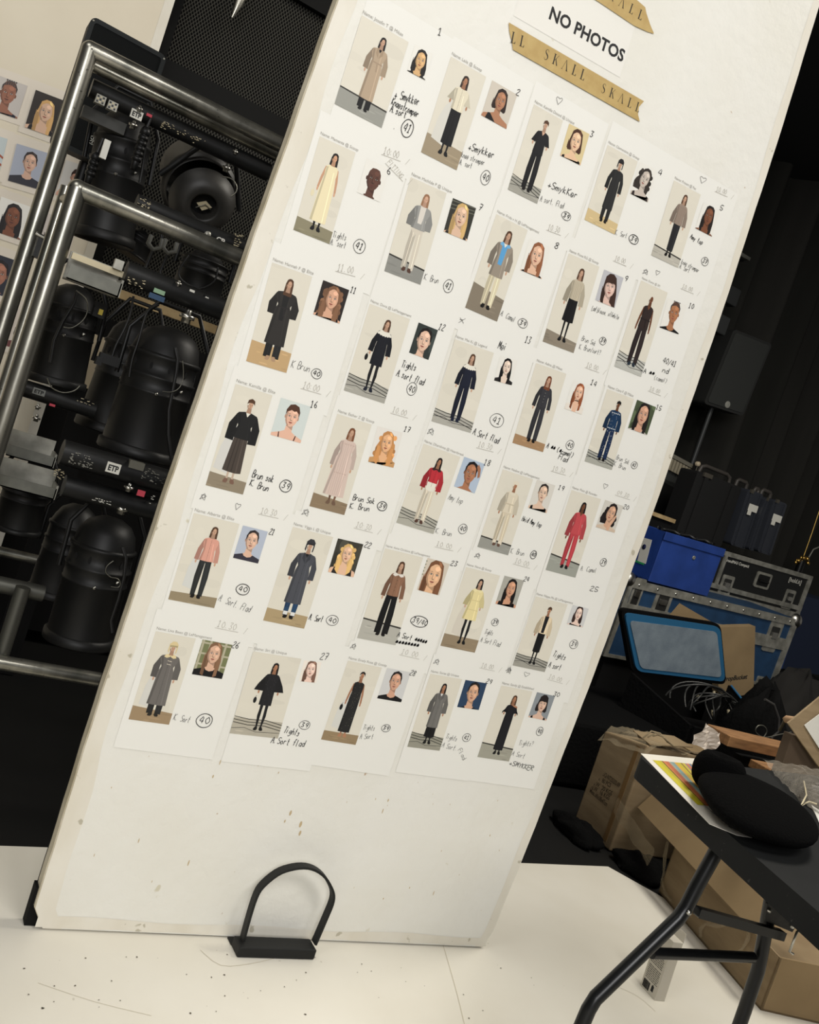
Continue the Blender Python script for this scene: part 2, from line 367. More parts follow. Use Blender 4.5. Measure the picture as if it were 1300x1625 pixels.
b = MB(); p0 = onY(368, 28, 1.75); p1 = onY(392, -25, 1.75); b.tube([p0, p0.lerp(p1, .45), p1, p1 + Vector((0, 0.02, .5))], [.004, .018, .02, .02], m_pipe)
tag(b.build('hanging_hook'), 'pointed grey metal pipe end hanging in front of the mesh panel', 'pipe')

# ------------------------------------------------------------------ the tall casting board
TH = .04
def sil(px, py): p = onY(px, py, TH); return (p.x, p.z)
left = [(p.x, p.z) for p in [onY(*q, TH) for q in ((527, 0), (460, 191), (384.6, 400), (304.6, 628), (252, 800), (153.5, 1100), (113, 1229), (72.7, 1345.6), (46, 1436), (41, 1462))]]
right = [(p.x, p.z) for p in [onY(*q, 0) for q in ((1300, 22), (1265.5, 128), (1241, 212), (1215, 268), (1178, 400), (1150, 480), (1116, 586), (1101, 640), (1061, 745), (1035, 815), (1000, 915), (946, 1074), (900, 1185), (838, 1340), (787, 1467))]]
right = [(x, z) for x, z in right]
def quadfit(L):
    S = [sum(p[1] ** k for p in L) for k in range(5)]; Y = [sum(p[0] * p[1] ** k for p in L) for k in range(3)]
    M = Matrix(((S[0], S[1], S[2]), (S[1], S[2], S[3]), (S[2], S[3], S[4]))); return M.inverted() @ Vector(Y)
QL, QR = quadfit(left), quadfit(right)
def interp(L, z):
    q = QL if L is left else QR; return q[0] + q[1] * z + q[2] * z * z
    L = sorted(L, key=lambda p: p[1])
    if z <= L[0][1]: return L[0][0]
    for a, c in zip(L, L[1:]):
        if a[1] <= z <= c[1]: return a[0] + (c[0] - a[0]) * (z - a[1]) / max(1e-9, c[1] - a[1])
    return L[-1][0]
ZB = .004
ZS = [ZB + (2.58 - ZB) * i / 60 for i in range(61)]
def edge(side, z, inset=0):
    x = interp(left if side < 0 else right, z)
    r = .03; c = 0
    if z < r + ZB: c = (r - math.sqrt(max(0, r * r - (r + ZB - z) ** 2))) * (.9 if side < 0 else .4)
    j = .0007 * math.sin(z * 13 + side) + .0004 * math.sin(z * 47 + side)
    return x + (c + inset + j) * (-side)
board = thing('casting_board', (.6, 0, 0), 'tall white foam board with worn edges standing upright, covered in rows of casting sheets', 'board')
def slab(ya, yb, m, name, inset=0, zi=0):
    b = MB(); vs = []; Z = [z for z in ZS]
    for z in Z:
        zz = max(z, ZB + zi)
        vs += [(edge(-1, z, inset), ya, zz), (edge(1, z, inset), ya, zz), (edge(-1, z, inset), yb, zz), (edge(1, z, inset), yb, zz)]
    fs = []
    for i in range(len(Z) - 1):
        a = i * 4; c = a + 4
        fs += [(a, a + 1, c + 1, c), (a + 2, c + 2, c + 3, a + 3), (a, c, c + 2, a + 2), (a + 1, a + 3, c + 3, c + 1)]
    fs += [(0, 2, 3, 1), (len(vs) - 4, len(vs) - 3, len(vs) - 1, len(vs) - 2)]
    b.add(vs, fs, m); return b.build(name, board)
slab(0.0, .004, m_board, 'front_face', .003)
slab(.004, .034, m_core, 'foam_core')
slab(.034, TH, m_blackskin, 'back_face')
def strip(side, w0, nm):
    b = MB(); vs = []
    for z in ZS:
        ww = w0 * (1 + .12 * math.sin(z * 9) + .08 * math.sin(z * 23 + 1))
        a = edge(side, z, .002); vs += [(a, -.0004, z), (a - side * ww, -.0004, z)]
    n = len(ZS); b.add(vs, [(2 * i, 2 * i + 1, 2 * i + 3, 2 * i + 2) for i in range(n - 1)], m_tape_edge); b.build(nm, board)
strip(-1, .036, 'edge_tape'); strip(1, .024, 'edge_tape')
b = MB(); N = 60; vs = []
for i in range(N + 1):
    x = edge(-1, .02, .01) + (edge(1, .02, .006) - edge(-1, .02, .01)) * i / N
    vs += [(x, -.0005, .0062 + .0012 * math.sin(i * .9)), (x, -.0005, .030 + .003 * math.sin(i * .31))]
b.add(vs, [(2 * i, 2 * i + 2, 2 * i + 3, 2 * i + 1) for i in range(N)], m_tape_edge); b.build('edge_tape', board)
# dark worn corner piece at the lower left
b = MB(); b.prism([(edge(-1, .03) - .006, .012, .001), (edge(-1, .03) + .02, .012, .001), (edge(-1, .1) + .006, .012, .085), (edge(-1, .1) - .006, .012, .085)], (0, TH - .014, 0), m_blackskin); b.build('corner_piece', board)
# shallow feet under the board so that it rests on the floor
b = MB(); b.box((.25, .006, 0), (.95, .034, .005), m_blackskin); b.build('foot', board)

# ------------------------------------------------------------------ prints: looks and portraits
def ell(cx, cy, rx, ry, n=18, a0=0, a1=360):
    return [(cx + rx * math.cos(math.radians(a0 + (a1 - a0) * i / n)), cy + ry * math.sin(math.radians(a0 + (a1 - a0) * i / n))) for i in range(n + (0 if a1 - a0 == 360 else 1))]
def clip(P, W, H):
    for ax, lim, sg in ((0, 0, 1), (0, W, -1), (1, 0, 1), (1, H, -1)):
        out = []
        for i in range(len(P)):
            a, c = P[i - 1], P[i]; da, dc = (a[ax] - lim) * sg, (c[ax] - lim) * sg
            if (da >= 0) != (dc >= 0):
                t = da / (da - dc); out.append((a[0] + (c[0] - a[0]) * t, a[1] + (c[1] - a[1]) * t))
            if dc >= 0: out.append(c)
        P = out
        if len(P) < 3: return []
    return P
class Print:
    """flat paper print: coloured shapes in a W x H picture (y down)"""
    def __init__(s, W, H): s.W, s.H, s.L = W, H, []
    def p(s, pts, col):
        q = clip(list(pts), s.W, s.H)
        if q: s.L.append((q, col))
    def r(s, x0, y0, x1, y1, col): s.p([(x0, y0), (x1, y0), (x1, y1), (x0, y1)], col)
    def e(s, cx, cy, rx, ry, col, n=18): s.p(ell(cx, cy, rx, ry, n), col)
    def ln(s, pts, w, col):
        for a, c in zip(pts, pts[1:]):
            dx, dy = c[0] - a[0], c[1] - a[1]; L = math.hypot(dx, dy) or 1; nx, ny = -dy / L * w / 2, dx / L * w / 2
            s.p([(a[0] + nx, a[1] + ny), (c[0] + nx, c[1] + ny), (c[0] - nx, c[1] - ny), (a[0] - nx, a[1] - ny)], col)
    def build(s, name, parent, fn, step=1.2e-5):   # fn(x, y, offset) -> world
        b = MB()
        for i, (q, col) in enumerate(s.L):
            b.add([fn(x, y, i * step) for x, y in q], [tuple(range(len(q)))], m_print, False, lin(col))
        return b.build(name, parent)
def sh(c, k): return tuple(max(0, min(255, v * k)) for v in c)
def look(W, H, bg=(218, 213, 198), fl=(150, 146, 134), fy=.82, slope=0.0, hair=(50, 38, 32), hs='bob', skin=(196, 158, 132), top=(30, 30, 32), hem=.47, hw=.056, shd=.060,
         slv=.47, sw=.021, sx=.076, leg=('T', (30, 30, 32), .030), shoe=(24, 22, 22), ex=(), cx=.53, y0=.10, y1=.93, shadow=None, seed=1, waist=.050):
    """full-length figure; body units are fractions of the figure height"""
    P = Print(W, H); rnd = random.Random(seed)
    P.r(0, 0, W, H, bg)
    for i in range(5): P.e(rnd.uniform(0, W), rnd.uniform(0, H * fy), rnd.uniform(.1, .3) * W, rnd.uniform(.02, .08) * H, sh(bg, rnd.uniform(.975, 1.02)), 14)
    P.p([(0, H * fy), (W, H * (fy + slope)), (W, H), (0, H)], fl)
    for i in range(7): P.e(rnd.uniform(0, W), H * rnd.uniform(fy + .05, 1), rnd.uniform(.05, .2) * W, .008 * H, sh(fl, rnd.uniform(.9, 1.1)), 10)
    S = (y1 - y0) * H; X0 = cx * W
    def T(x, y):
        yy = y * 1.36 if y < .11 else (.1496 + (y - .11) * (.5 - .1496) / .39 if y < .5 else y)
        return (X0 + x * 1.58 * S, y0 * H + yy * S)
    def pp(pts, col): P.p([T(*q) for q in pts], col)
    def mir(pts): return [(-x, y) for x, y in pts][::-1]
    if 'cables' in ex:
        for k in range(3):
            yy = fy + slope * .5 - .015 + .035 * k; P.ln([(0, H * yy), (W * .3, H * (yy + .02)), (W * .65, H * (yy + .012)), (W, H * (yy + .05))], .008 * H, (34, 34, 32))
        P.ln([(0, H * .93), (W * .25, H * .91), (W * .5, H * .95), (W, H * .935)], .005 * H, (50, 50, 48))
    if 'crack' in ex: P.p([(0, H * (fy - .012)), (W, H * (fy + slope - .012)), (W, H * (fy + slope + .006)), (0, H * (fy + .004))], (58, 56, 52))
    if shadow:
        shadow = tuple((a + 2 * c) / 3 for a, c in zip(shadow, bg))
        pp([(-.10, .42), (-.05, .3), (-.02, .9), (-.14, .86), (-.13, .6)], shadow)
    hips = .43
    # legs
    k = leg[0]; lc = leg[1]; lw = leg[2]
    if k == 'T':
        for s_ in (-1, 1):
            q = [(0, hips), (s_ * .052, hips), (s_ * (.052 + lw * .25), .7), (s_ * (.024 + lw * .9), .965), (s_ * (.030 - lw * .5), .965), (s_ * .004, .6)]
            pp(q, sh(lc, 1.0 if s_ > 0 else .88))
        pp([(-.052, .34), (.052, .34), (.056, .45), (.02, .56), (0, .50), (-.02, .56), (-.056, .45)], lc)
        pp([(.028, .5), (.032, .5), (.040, .93), (.036, .93)], sh(lc, 1.25)); pp([(-.030, .5), (-.026, .5), (-.030, .93), (-.034, .93)], sh(lc, 1.18))
    elif k in ('K', 'B'):
        for s_ in (-1, 1):
            pp([(s_ * .005, .45), (s_ * .045, .45), (s_ * .038, .68), (s_ * .042, .78), (s_ * .028, .95), (s_ * .014, .95), (s_ * .012, .7)], sh(lc, 1.0 if s_ > 0 else .85))
    elif k == 'S':
        for s_ in (-1, 1): pp([(s_ * .010, .6), (s_ * .034, .6), (s_ * .028, .95), (s_ * .014, .95)], leg[4] if len(leg) > 4 else skin)
        pp([(-.048, .36), (.048, .36), (lw, leg[3]), (lw * .4, leg[3] + .012), (-lw * .5, leg[3] + .008), (-lw, leg[3])], lc)
        for q in (-.55, -.1, .4): pp([(q * .05, .42), (q * .05 + .006, .42), (q * lw + .01, leg[3]), (q * lw, leg[3])], sh(lc, 1.22 if q > 0 else .8))
    # shoes
    for s_ in (-1, 1):
        pp([(s_ * .010, .945), (s_ * .034, .945), (s_ * .046, .985), (s_ * .040, 1.0), (s_ * .018, 1.0), (s_ * .008, .98)], shoe)
    # torso / coat
    arm_c = sh(top, .9)
    if slv:
        for s_ in (-1, 1):
            ex_, ey = s_ * (shd + .020), .30
            t = min(1, (slv - .14) / .35); wx = s_ * (shd + (sx - shd) * t + .01)
            pp([(s_ * (shd - .02), .125), (s_ * (shd + .006), .15), (ex_ + s_ * sw * .8, ey), (wx + s_ * sw, slv), (wx - s_ * sw * .9, slv + .008), (ex_ - s_ * sw, ey + .02)], arm_c if s_ > 0 else sh(top, .78))
            if 'pockets' not in ex:
                P.e(*T(wx, slv + .028), .013 * S, .026 * S, skin, 10)
    else:
        for s_ in (-1, 1):
            pp([(s_ * (shd - .014), .14), (s_ * (shd + .008), .15), (s_ * (shd + .026), .31), (s_ * (sx + .008), .46), (s_ * (sx - .008), .47), (s_ * (shd + .006), .31)], sh(skin, .95))
            P.e(*T(s_ * sx, .485), .012 * S, .026 * S, skin, 10)
    body = [(-.022, .112), (.022, .112), (shd, .135), (shd + .004, .2), (waist, .30), (hw * .5 + waist * .5, .38)]
    if hem > .40: body += [(hw, hem)]
    body += [(hw * .3, hem + .006), (-hw * .4, hem + .004)]
    if hem > .40: body += [(-hw, hem)]
    body += [(-(hw * .5 + waist * .5), .38), (-waist, .30), (-shd - .004, .2), (-shd, .135)]
    pp(body, top)
    pp([(-shd, .15), (-shd + .018, .14), (-waist + .014, .30), (-hw + .02, hem), (-hw, hem), (-waist, .30)], sh(top, .84))
    pp([(.020, .2), (.026, .2), (hw * .6, hem - .01), (hw * .5, hem - .01)], sh(top, 1.12))
    for q in ex:
        if not isinstance(q, tuple): continue
        k = q[0]; c = q[1]
        if k == 'V': pp([(-.020, .112), (.020, .112), (0, .175)], c)
        elif k == 'open': pp([(-.026, .115), (.026, .115), (.022, .3), (.018, q[2]), (-.018, q[2]), (-.022, .3)], c)
        elif k == 'lapel':
            pp([(-.030, .112), (-.012, .112), (-.003, .26), (-.034, .19)], c); pp([(.030, .112), (.012, .112), (.003, .26), (.034, .19)], c)
        elif k == 'collar':
            pp([(-.042, .118), (-.014, .100), (.014, .100), (.042, .118), (.052, .150), (.028, .165), (0, .140), (-.028, .165), (-.052, .150)], c)
        elif k == 'bigcollar':
            n_ = 12; pp([(-.03, .105), (.03, .105)] + [(.072 - .144 * i / n_, .165 + .012 * (i % 2) + .022 * math.sin(math.pi * i / n_)) for i in range(n_ + 1)], c)
        elif k == 'belt': pp([(-waist - .004, .315), (waist + .004, .315), (waist + .006, .335), (-waist - .006, .335)], c); pp([(.0, .33), (.012, .33), (.022, .45), (.010, .45)], c)
        elif k == 'buttons':
            for i in range(5): P.e(*T(0.003, .17 + i * (hem - .2) / 5), .005 * S, .005 * S, c, 8)
            pp([(-.001, .13), (.001, .13), (.001, hem), (-.001, hem)], sh(top, .7))
        elif k == 'dots':
            for i in range(q[2]): P.e(*T(rnd.uniform(-.05, .05), rnd.uniform(.14, max(hem, .9 if leg[0] == 'T' else hem) - .02)), .004 * S, .004 * S, c, 6)
        elif k == 'knit':
            for i in range(6): pp([(-.05 + i * .018, .15), (-.046 + i * .018, .15), (-.044 + i * .018, hem - .01), (-.049 + i * .018, hem - .01)], c)
        elif k == 'bag': P.e(*T(-.105, .56), .024 * S, .045 * S, c); P.ln([T(-.10, .49), T(-.112, .54)], .005 * S, c)
        elif k == 'frill':
            for i in range(5): pp([(-.06 + .024 * i, q[2]), (-.036 + .024 * i, q[2]), (-.042 + .024 * i, q[2] + .018)], c)
        elif k == 'shirt': pp([(-.05, .36), (.05, .36), (.045, .49), (.0, .505), (-.045, .49)], c)
        elif k == 'cuffs':
            for s_ in (-1, 1): pp([(s_ * .014, .91), (s_ * .05, .91), (s_ * .05, .955), (s_ * .014, .955)], c)
        elif k == 'hems':
            for s_ in (-1, 1): pp([(s_ * .012, .86), (s_ * .05, .86), (s_ * .05, .955), (s_ * .014, .955)], c)
        elif k == 'bare': pp([(.010, .105), (.066, .135), (.070, .165), (.030, .150), (-.012, .120)], c)
        elif k == 'toggles':
            for i in range(2): pp([(-.012, .2 + i * .05), (.022, .205 + i * .05), (.022, .215 + i * .05), (-.012, .21 + i * .05)], c)
    # neck, head, hair
    if hs in ('long', 'bob', 'hood'):
        d = .115 if hs == 'bob' else .165
        pp([(-.030, .04), (-.020, .004), (0, -.006), (.022, .004), (.032, .04), (.036, d), (.014, d + .004), (-.016, d), (-.034, d - .006)], hair)
    pp([(-.014, .07), (.014, .07), (.018, .122), (-.018, .122)], sh(skin, .85) if 'turtle' not in ex else sh(top, .7) if 'turtleblack' not in ex else (22, 22, 22))
    P.e(*T(0.002, .045), .026 * S, .042 * S, skin)
    pp([(-.024, .05), (-.016, .05), (-.010, .082), (-.02, .07)], sh(skin, .8))
    # face marks
    for s_ in (-1, 1): P.e(*T(.002 + s_ * .010, .043), .005 * S, .003 * S, sh(skin, .42), 8)
    P.e(*T(.002, .068), .007 * S, .003 * S, (150, 84, 76), 8); pp([(-.001, .045), (.004, .045), (.005, .058), (-.003, .058)], sh(skin, .8))
    if hs != 'bald':
        pp([(-.027, .045), (-.024, .012), (-.010, -.004), (.010, -.006), (.026, .010), (.031, .045), (.022, .026), (.004, .012), (-.014, .022)], hair)
    if hs == 'short': pp([(-.028, .04), (-.024, .006), (0, -.010), (.025, .004), (.030, .038), (.014, .026), (-.01, .028)], hair)
    if hs == 'cap': pp([(-.034, .05), (-.036, .006), (-.014, -.022), (.018, -.022), (.038, .006), (.036, .05), (.024, .026), (-.022, .028)], q_cap(ex)); pp([(-.03, .018), (.032, .014), (.036, .030), (-.032, .034)], sh(q_cap(ex), .8)); pp([(-.036, .03), (-.026, .03), (-.026, .095), (-.038, .08)], q_cap(ex)); pp([(.028, .03), (.038, .03), (.036, .09), (.026, .095)], q_cap(ex))
    if hs == 'hood': pp([(-.030, .06), (-.030, .0), (0, -.014), (.032, .0), (.032, .06), (.022, .028), (-.02, .028)], hair)
    return P
def q_cap(ex):
    for q in ex:
        if isinstance(q, tuple) and q[0] == 'capc': return q[1]
    return (30, 30, 30)
def portrait(W, H, bg=(205, 206, 204), skin=(196, 154, 128), hair=(44, 34, 30), hs='back', top=(24, 24, 26), neck='tank', fx=.5, fy=.46, s=1.0, tilt=0, ex=(), seed=1):
    P = Print(W, H); rnd = random.Random(seed)
    if bg: P.r(0, 0, W, H, bg)
    else: P.r(0, 0, W, H, (229, 227, 219))
    if 'bgmix' in ex:
        for i in range(6): P.e(rnd.uniform(0, W), rnd.uniform(0, H), rnd.uniform(.05, .2) * W, rnd.uniform(.1, .3) * H, sh(bg, rnd.uniform(.7, 1.35)), 12)
    if 'window' in ex:
        for i in range(4): P.r(W * (.02 + .25 * i), 0, W * (.09 + .25 * i), H, (178, 172, 148))
        for i in range(4): P.r(0, H * (.05 + .3 * i), W, H * (.10 + .3 * i), (178, 172, 148))
    if 'beams' in ex:
        for i in range(3): P.p([(0, H * (.05 + .11 * i)), (W, H * (.0 + .09 * i)), (W, H * (.025 + .09 * i)), (0, H * (.08 + .11 * i))], sh(bg, 1.9))
    k = s; ca, sa = math.cos(math.radians(tilt)), math.sin(math.radians(tilt))
    def T(x, y): return (fx * W + (x * ca - y * sa) * k, fy * H + (x * sa + y * ca) * k)
    def U(x, y): return (fx * W + x * k, fy * H + y * k)
    def pp(pts, col, t=T): P.p([t(*q) for q in pts], col)
    def ee(x, y, rx, ry, col, n=16): P.p([T(x + rx * math.cos(2 * math.pi * i / n), y + ry * math.sin(2 * math.pi * i / n)) for i in range(n)], col)
    dk, lt = sh(skin, .80), sh(skin, 1.13)
    if hs in ('long', 'wavy', 'lob', 'curly', 'bob'):
        d = {'long': .62, 'wavy': .60, 'lob': .40, 'curly': .40, 'bob': .26}[hs]; wdt = {'long': .235, 'wavy': .28, 'lob': .25, 'curly': .29, 'bob': .235}[hs]
        pp([(-.19, -.08), (-.16, -.25), (-.06, -.33), (.06, -.33), (.16, -.25), (.20, -.08), (wdt, .15), (wdt * 1.02, d * .8), (wdt * .85, d), (.06, d * .9), (-.06, d * .9), (-wdt * .85, d), (-wdt, d * .7), (-wdt * 1.02, .15)], hair)
        if hs in ('wavy', 'curly'):
            for i in range(12):
                a = rnd.uniform(0, 1); sd = rnd.choice((-1, 1)); ee(sd * (.18 + .06 * a + rnd.uniform(0, .05)), -.2 + a * (d + .1), .06, .07, sh(hair, rnd.uniform(.75, 1.3)), 10)
        else:
            for i in range(6): pp([(-wdt + .03 * i, .0), (-wdt + .03 * i + .012, .0), (-wdt + .02 + .03 * i, d * .85), (-wdt + .03 * i, d * .85)], sh(hair, rnd.uniform(.8, 1.3)))
    # shoulders and neck
    shc = skin
    pp([(-.085, .15), (.085, .15), (.095, .34), (.20, .40), (.40, .47), (.46, .60), (.5, 1.2), (-.5, 1.2), (-.46, .60), (-.40, .47), (-.20, .40), (-.095, .34)], shc, U)
    pp([(-.085, .15), (.085, .15), (.090, .30), (.02, .27), (-.088, .22)], dk, U)
    if top:
        if neck == 'tank': pp([(-.30, .44), (-.23, .41), (-.20, .56), (-.08, .66), (.08, .66), (.20, .56), (.23, .41), (.30, .44), (.36, .75), (.36, 1.3), (-.36, 1.3), (-.36, .75)], top, U)
        elif neck == 'crew': pp([(-.14, .37), (-.10, .43), (0, .46), (.10, .43), (.14, .37), (.42, .46), (.52, .62), (.52, 1.3), (-.52, 1.3), (-.52, .62), (-.42, .46)], top, U)
        elif neck == 'v': pp([(-.14, .37), (0, .62), (.14, .37), (.42, .46), (.52, .62), (.52, 1.3), (-.52, 1.3), (-.52, .62), (-.42, .46)], top, U)
        elif neck == 'one': pp([(-.27, .42), (-.20, .40), (.05, .60), (.30, .72), (.34, 1.3), (-.38, 1.3), (-.34, .7)], top, U)
        elif neck == 'jacket':
            pp([(-.14, .37), (-.06, .75), (-.10, 1.3), (-.52, 1.3), (-.50, .60), (-.40, .46)], top, U); pp([(.14, .37), (.06, .75), (.10, 1.3), (.52, 1.3), (.50, .60), (.40, .46)], top, U)
        elif neck == 'strap':
            pp([(-.24, .41), (-.215, .41), (-.16, .72), (-.2, .72)], top, U); pp([(.24, .41), (.215, .41), (.16, .72), (.2, .72)], top, U)
    if hs in ('wavy',):
        for sd in (-1, 1): pp([(sd * .16, .1), (sd * .24, .1), (sd * .26, .5), (sd * .14, .62), (sd * .12, .4)], sh(hair, 1.1))
    if hs == 'long':
        for sd in (-1, 1): pp([(sd * .15, .05), (sd * .22, .05), (sd * .22, .55), (sd * .13, .60), (sd * .135, .3)], sh(hair, 1.05 if sd > 0 else .85))
    # ears, face
    if hs in ('back', 'short', 'bald', 'braids'):
        for sd in (-1, 1): ee(sd * .168, .0, .022, .048, dk, 10)
    face = [(0, -.26), (.09, -.245), (.145, -.16), (.162, -.03), (.150, .09), (.105, .175), (.045, .222), (0, .23), (-.045, .222), (-.105, .175), (-.150, .09), (-.162, -.03), (-.145, -.16), (-.09, -.245)]
    pp(face, skin)
    pp([(-.162, -.03), (-.145, -.16), (-.115, -.10), (-.120, .04), (-.085, .14), (-.03, .21), (-.045, .222), (-.105, .175), (-.150, .09)], dk)
    ee(.045, -.16, .06, .05, lt, 12); ee(.085, .04, .035, .045, sh(skin, 1.07), 12); ee(-.07, .045, .03, .04, sh(skin, .97), 12)
    for sd in (-1, 1):
        ee(sd * .070, -.035, .040, .024, sh(skin, .68), 12); ee(sd * .070, -.030, .030, .012, (214, 204, 196) if sum(skin) > 300 else (170, 160, 150), 12); ee(sd * .070, -.030, .013, .013, (34, 26, 22), 10)
        pp([(sd * .030, -.075), (sd * .075, -.092), (sd * .118, -.072), (sd * .075, -.080)], sh(hair, .8) if sum(hair) < 330 else (110, 84, 60))
    pp([(-.020, -.05), (-.008, -.05), (-.012, .055), (-.034, .062)], sh(skin, .80)); pp([(.0, -.05), (.012, -.05), (.016, .05), (.002, .055)], lt)
    ee(0, .068, .030, .014, sh(skin, .72), 12)
    lip = (150, 84, 74) if sum(skin) > 330 else (96, 58, 52)
    pp([(-.056, .120), (-.018, .108), (0, .113), (.018, .108), (.056, .120), (.024, .142), (-.024, .142)], lip); pp([(-.056, .120), (0, .123), (.056, .120), (0, .127)], sh(lip, .55))
    ee(0, .165, .028, .008, sh(skin, .86), 10)
    # hair in front
    if hs in ('back', 'long', 'wavy', 'lob', 'curly', 'bob'):
        z = .02 if hs == 'back' else .10
        pp([(-.172, z), (-.178, -.14), (-.13, -.27), (0, -.325), (.13, -.27), (.178, -.14), (.172, z), (.150, -.06), (.128, -.17), (.055, -.235), (0, -.25), (-.055, -.235), (-.128, -.17), (-.150, -.06)], hair)
        pp([(.02, -.318), (.10, -.285), (.13, -.20), (.05, -.24)], sh(hair, 1.35))
    if hs == 'bangs' or 'bangs' in ex:
        pp([(-.176, .10), (-.182, -.15), (-.12, -.28), (0, -.325), (.12, -.28), (.182, -.15), (.176, .10), (.145, -.08), (.10, -.105), (.03, -.095), (-.03, -.11), (-.10, -.10), (-.145, -.07)], hair)
    if hs == 'short':
        pp([(-.176, -.02), (-.182, -.17), (-.12, -.30), (0, -.34), (.12, -.30), (.182, -.17), (.176, -.02), (.148, -.13), (.08, -.18), (.02, -.155), (-.05, -.185), (-.10, -.15), (-.15, -.12)], hair)
    if hs == 'braids':
        pp([(-.168, -.06), (-.172, -.18), (-.10, -.30), (0, -.325), (.10, -.30), (.172, -.18), (.168, -.06), (.13, -.19), (0, -.235), (-.13, -.19)], hair)
        for i in range(5): pp([(-.11 + .05 * i, -.215), (-.10 + .05 * i, -.215), (-.095 + .045 * i, -.31), (-.105 + .045 * i, -.31)], sh(skin, .9))
        for i in range(5): ee(-.10 + .05 * i, -.325, .022, .020, hair, 8)
    if 'hand' in ex: pp([(.10, .30), (.14, .12), (.19, .0), (.22, -.06), (.25, .0), (.24, .14), (.20, .34), (.22, .8), (.10, .8)], sh(skin, 1.03)); [pp([(.14 + .022 * i, .0), (.143 + .022 * i, .0), (.15 + .02 * i, .14), (.147 + .02 * i, .14)], dk) for i in range(4)]
    if 'arm' in ex: pp([(.16, -.30), (.25, -.20), (.30, .0), (.24, .04), (.20, -.10), (.13, -.22)], sh(skin, .95))
    if 'tree' in ex:
        for i in range(5): ee(-.30, -.26 + .07 * i, .05, .02, (86, 100, 62), 8)
    if 'choker' in ex: pp([(-.088, .26), (.088, .26), (.09, .285), (-.09, .285)], (40, 30, 26), U)
    return P

RECTS = {
1: ((131, 1843, 108, 176, 1.0), (220, 1909, 43, 54, 2.1)),
2: ((327, 1852, 90, 201, 1.2), (420, 1917, 67, 75, 1.1)),
3: ((543, 1864, 82, 188, 1.9), (630, 1927, 59, 71, 3.5)),
4: ((763, 1880, 94, 174, 2.2), (842, 1935, 56, 76, 3.2)),
5: ((974, 1887, 91, 182, 2.8), (1061, 1937, 58, 65, 2.6)),
6: ((115, 1593, 80, 187, 2.5), (205, 1655, 53, 70, 2.2)),
7: ((330, 1599, 89, 198, 3.0), (419, 1663, 60, 72, 3.4)),
8: ((543, 1604, 88, 212, 0.4), (630, 1662, 61, 73, 3.0)),
9: ((761, 1606, 93, 207, 3.1), (850, 1677, 61, 73, 3.4)),
10: ((979, 1625, 89, 213, 2.3), (1060, 1688, 64, 73, 5.0)),
11: ((109, 1326, 87, 199, 3.5), (202, 1396, 60, 71, 2.1)),
12: ((336, 1332, 99, 187, 1.9), (430, 1395, 50, 67, 1.1)),
13: ((559, 1336, 106, 186, 3.2), (652, 1406, 49, 57, 6.0)),
14: ((773, 1356, 91, 191, 3.1), (866, 1414, 54, 71, 2.7)),
15: ((990, 1371, 89, 182, 2.4), (1074, 1430, 65, 73, 1.9)),
16: ((109, 1071, 80, 210, 1.8), (200, 1141, 68, 78, 2.4)),
17: ((338, 1086, 84, 203, 1.9), (425, 1153, 63, 79, 4.3)),
18: ((561, 1095, 101, 185, -0.4), (651, 1155, 59, 71, -0.3)),
19: ((779, 1099, 91, 190, 1.1), (863, 1163, 57, 70, 2.0)),
20: ((992, 1101, 96, 205, 1.6), (1082, 1172, 63, 71, 0.7)),
21: ((119, 815, 98, 182, 1.6), (202, 872, 56, 70, 1.2)),
22: ((329, 828, 97, 209, 1.0), (420, 897, 63, 76, 2.2)),
23: ((558, 837, 101, 211, 1.7), (648, 908, 62, 77, 0.3)),
24: ((776, 854, 100, 195, 1.2), (867, 921, 60, 71, 1.5)),
25: ((998, 839, 103, 180, 0.9), (1092, 908, 54, 50, 2.1)),
26: ((113, 560, 85, 189, 1.0), (202, 619, 66, 76, 1.1)),
27: ((344, 563, 113, 185, 2.5), (427, 634, 42, 48, 4.9)),
28: ((552, 581, 90, 189, -0.0), (643, 641, 65, 74, 1.1)),
29: ((776, 595, 92, 183, 1.8), (862, 655, 64, 69, 2.5)),
30: ((987, 600, 99, 188, 0.9), (1079, 662, 60, 67, -0.3)),
}
W_, K_, T_, S_, B_ = (226, 222, 208), (24, 24, 25), 'T', 'S', 'K'
BR, GR = (150, 134, 108), (152, 150, 142)
DARK, MID, FAIR = (112, 72, 50), (172, 124, 94), (208, 168, 142)
BLONDE, RED, BRN, BLK = (202, 168, 112), (150, 88, 54), (84, 60, 44), (30, 26, 25)
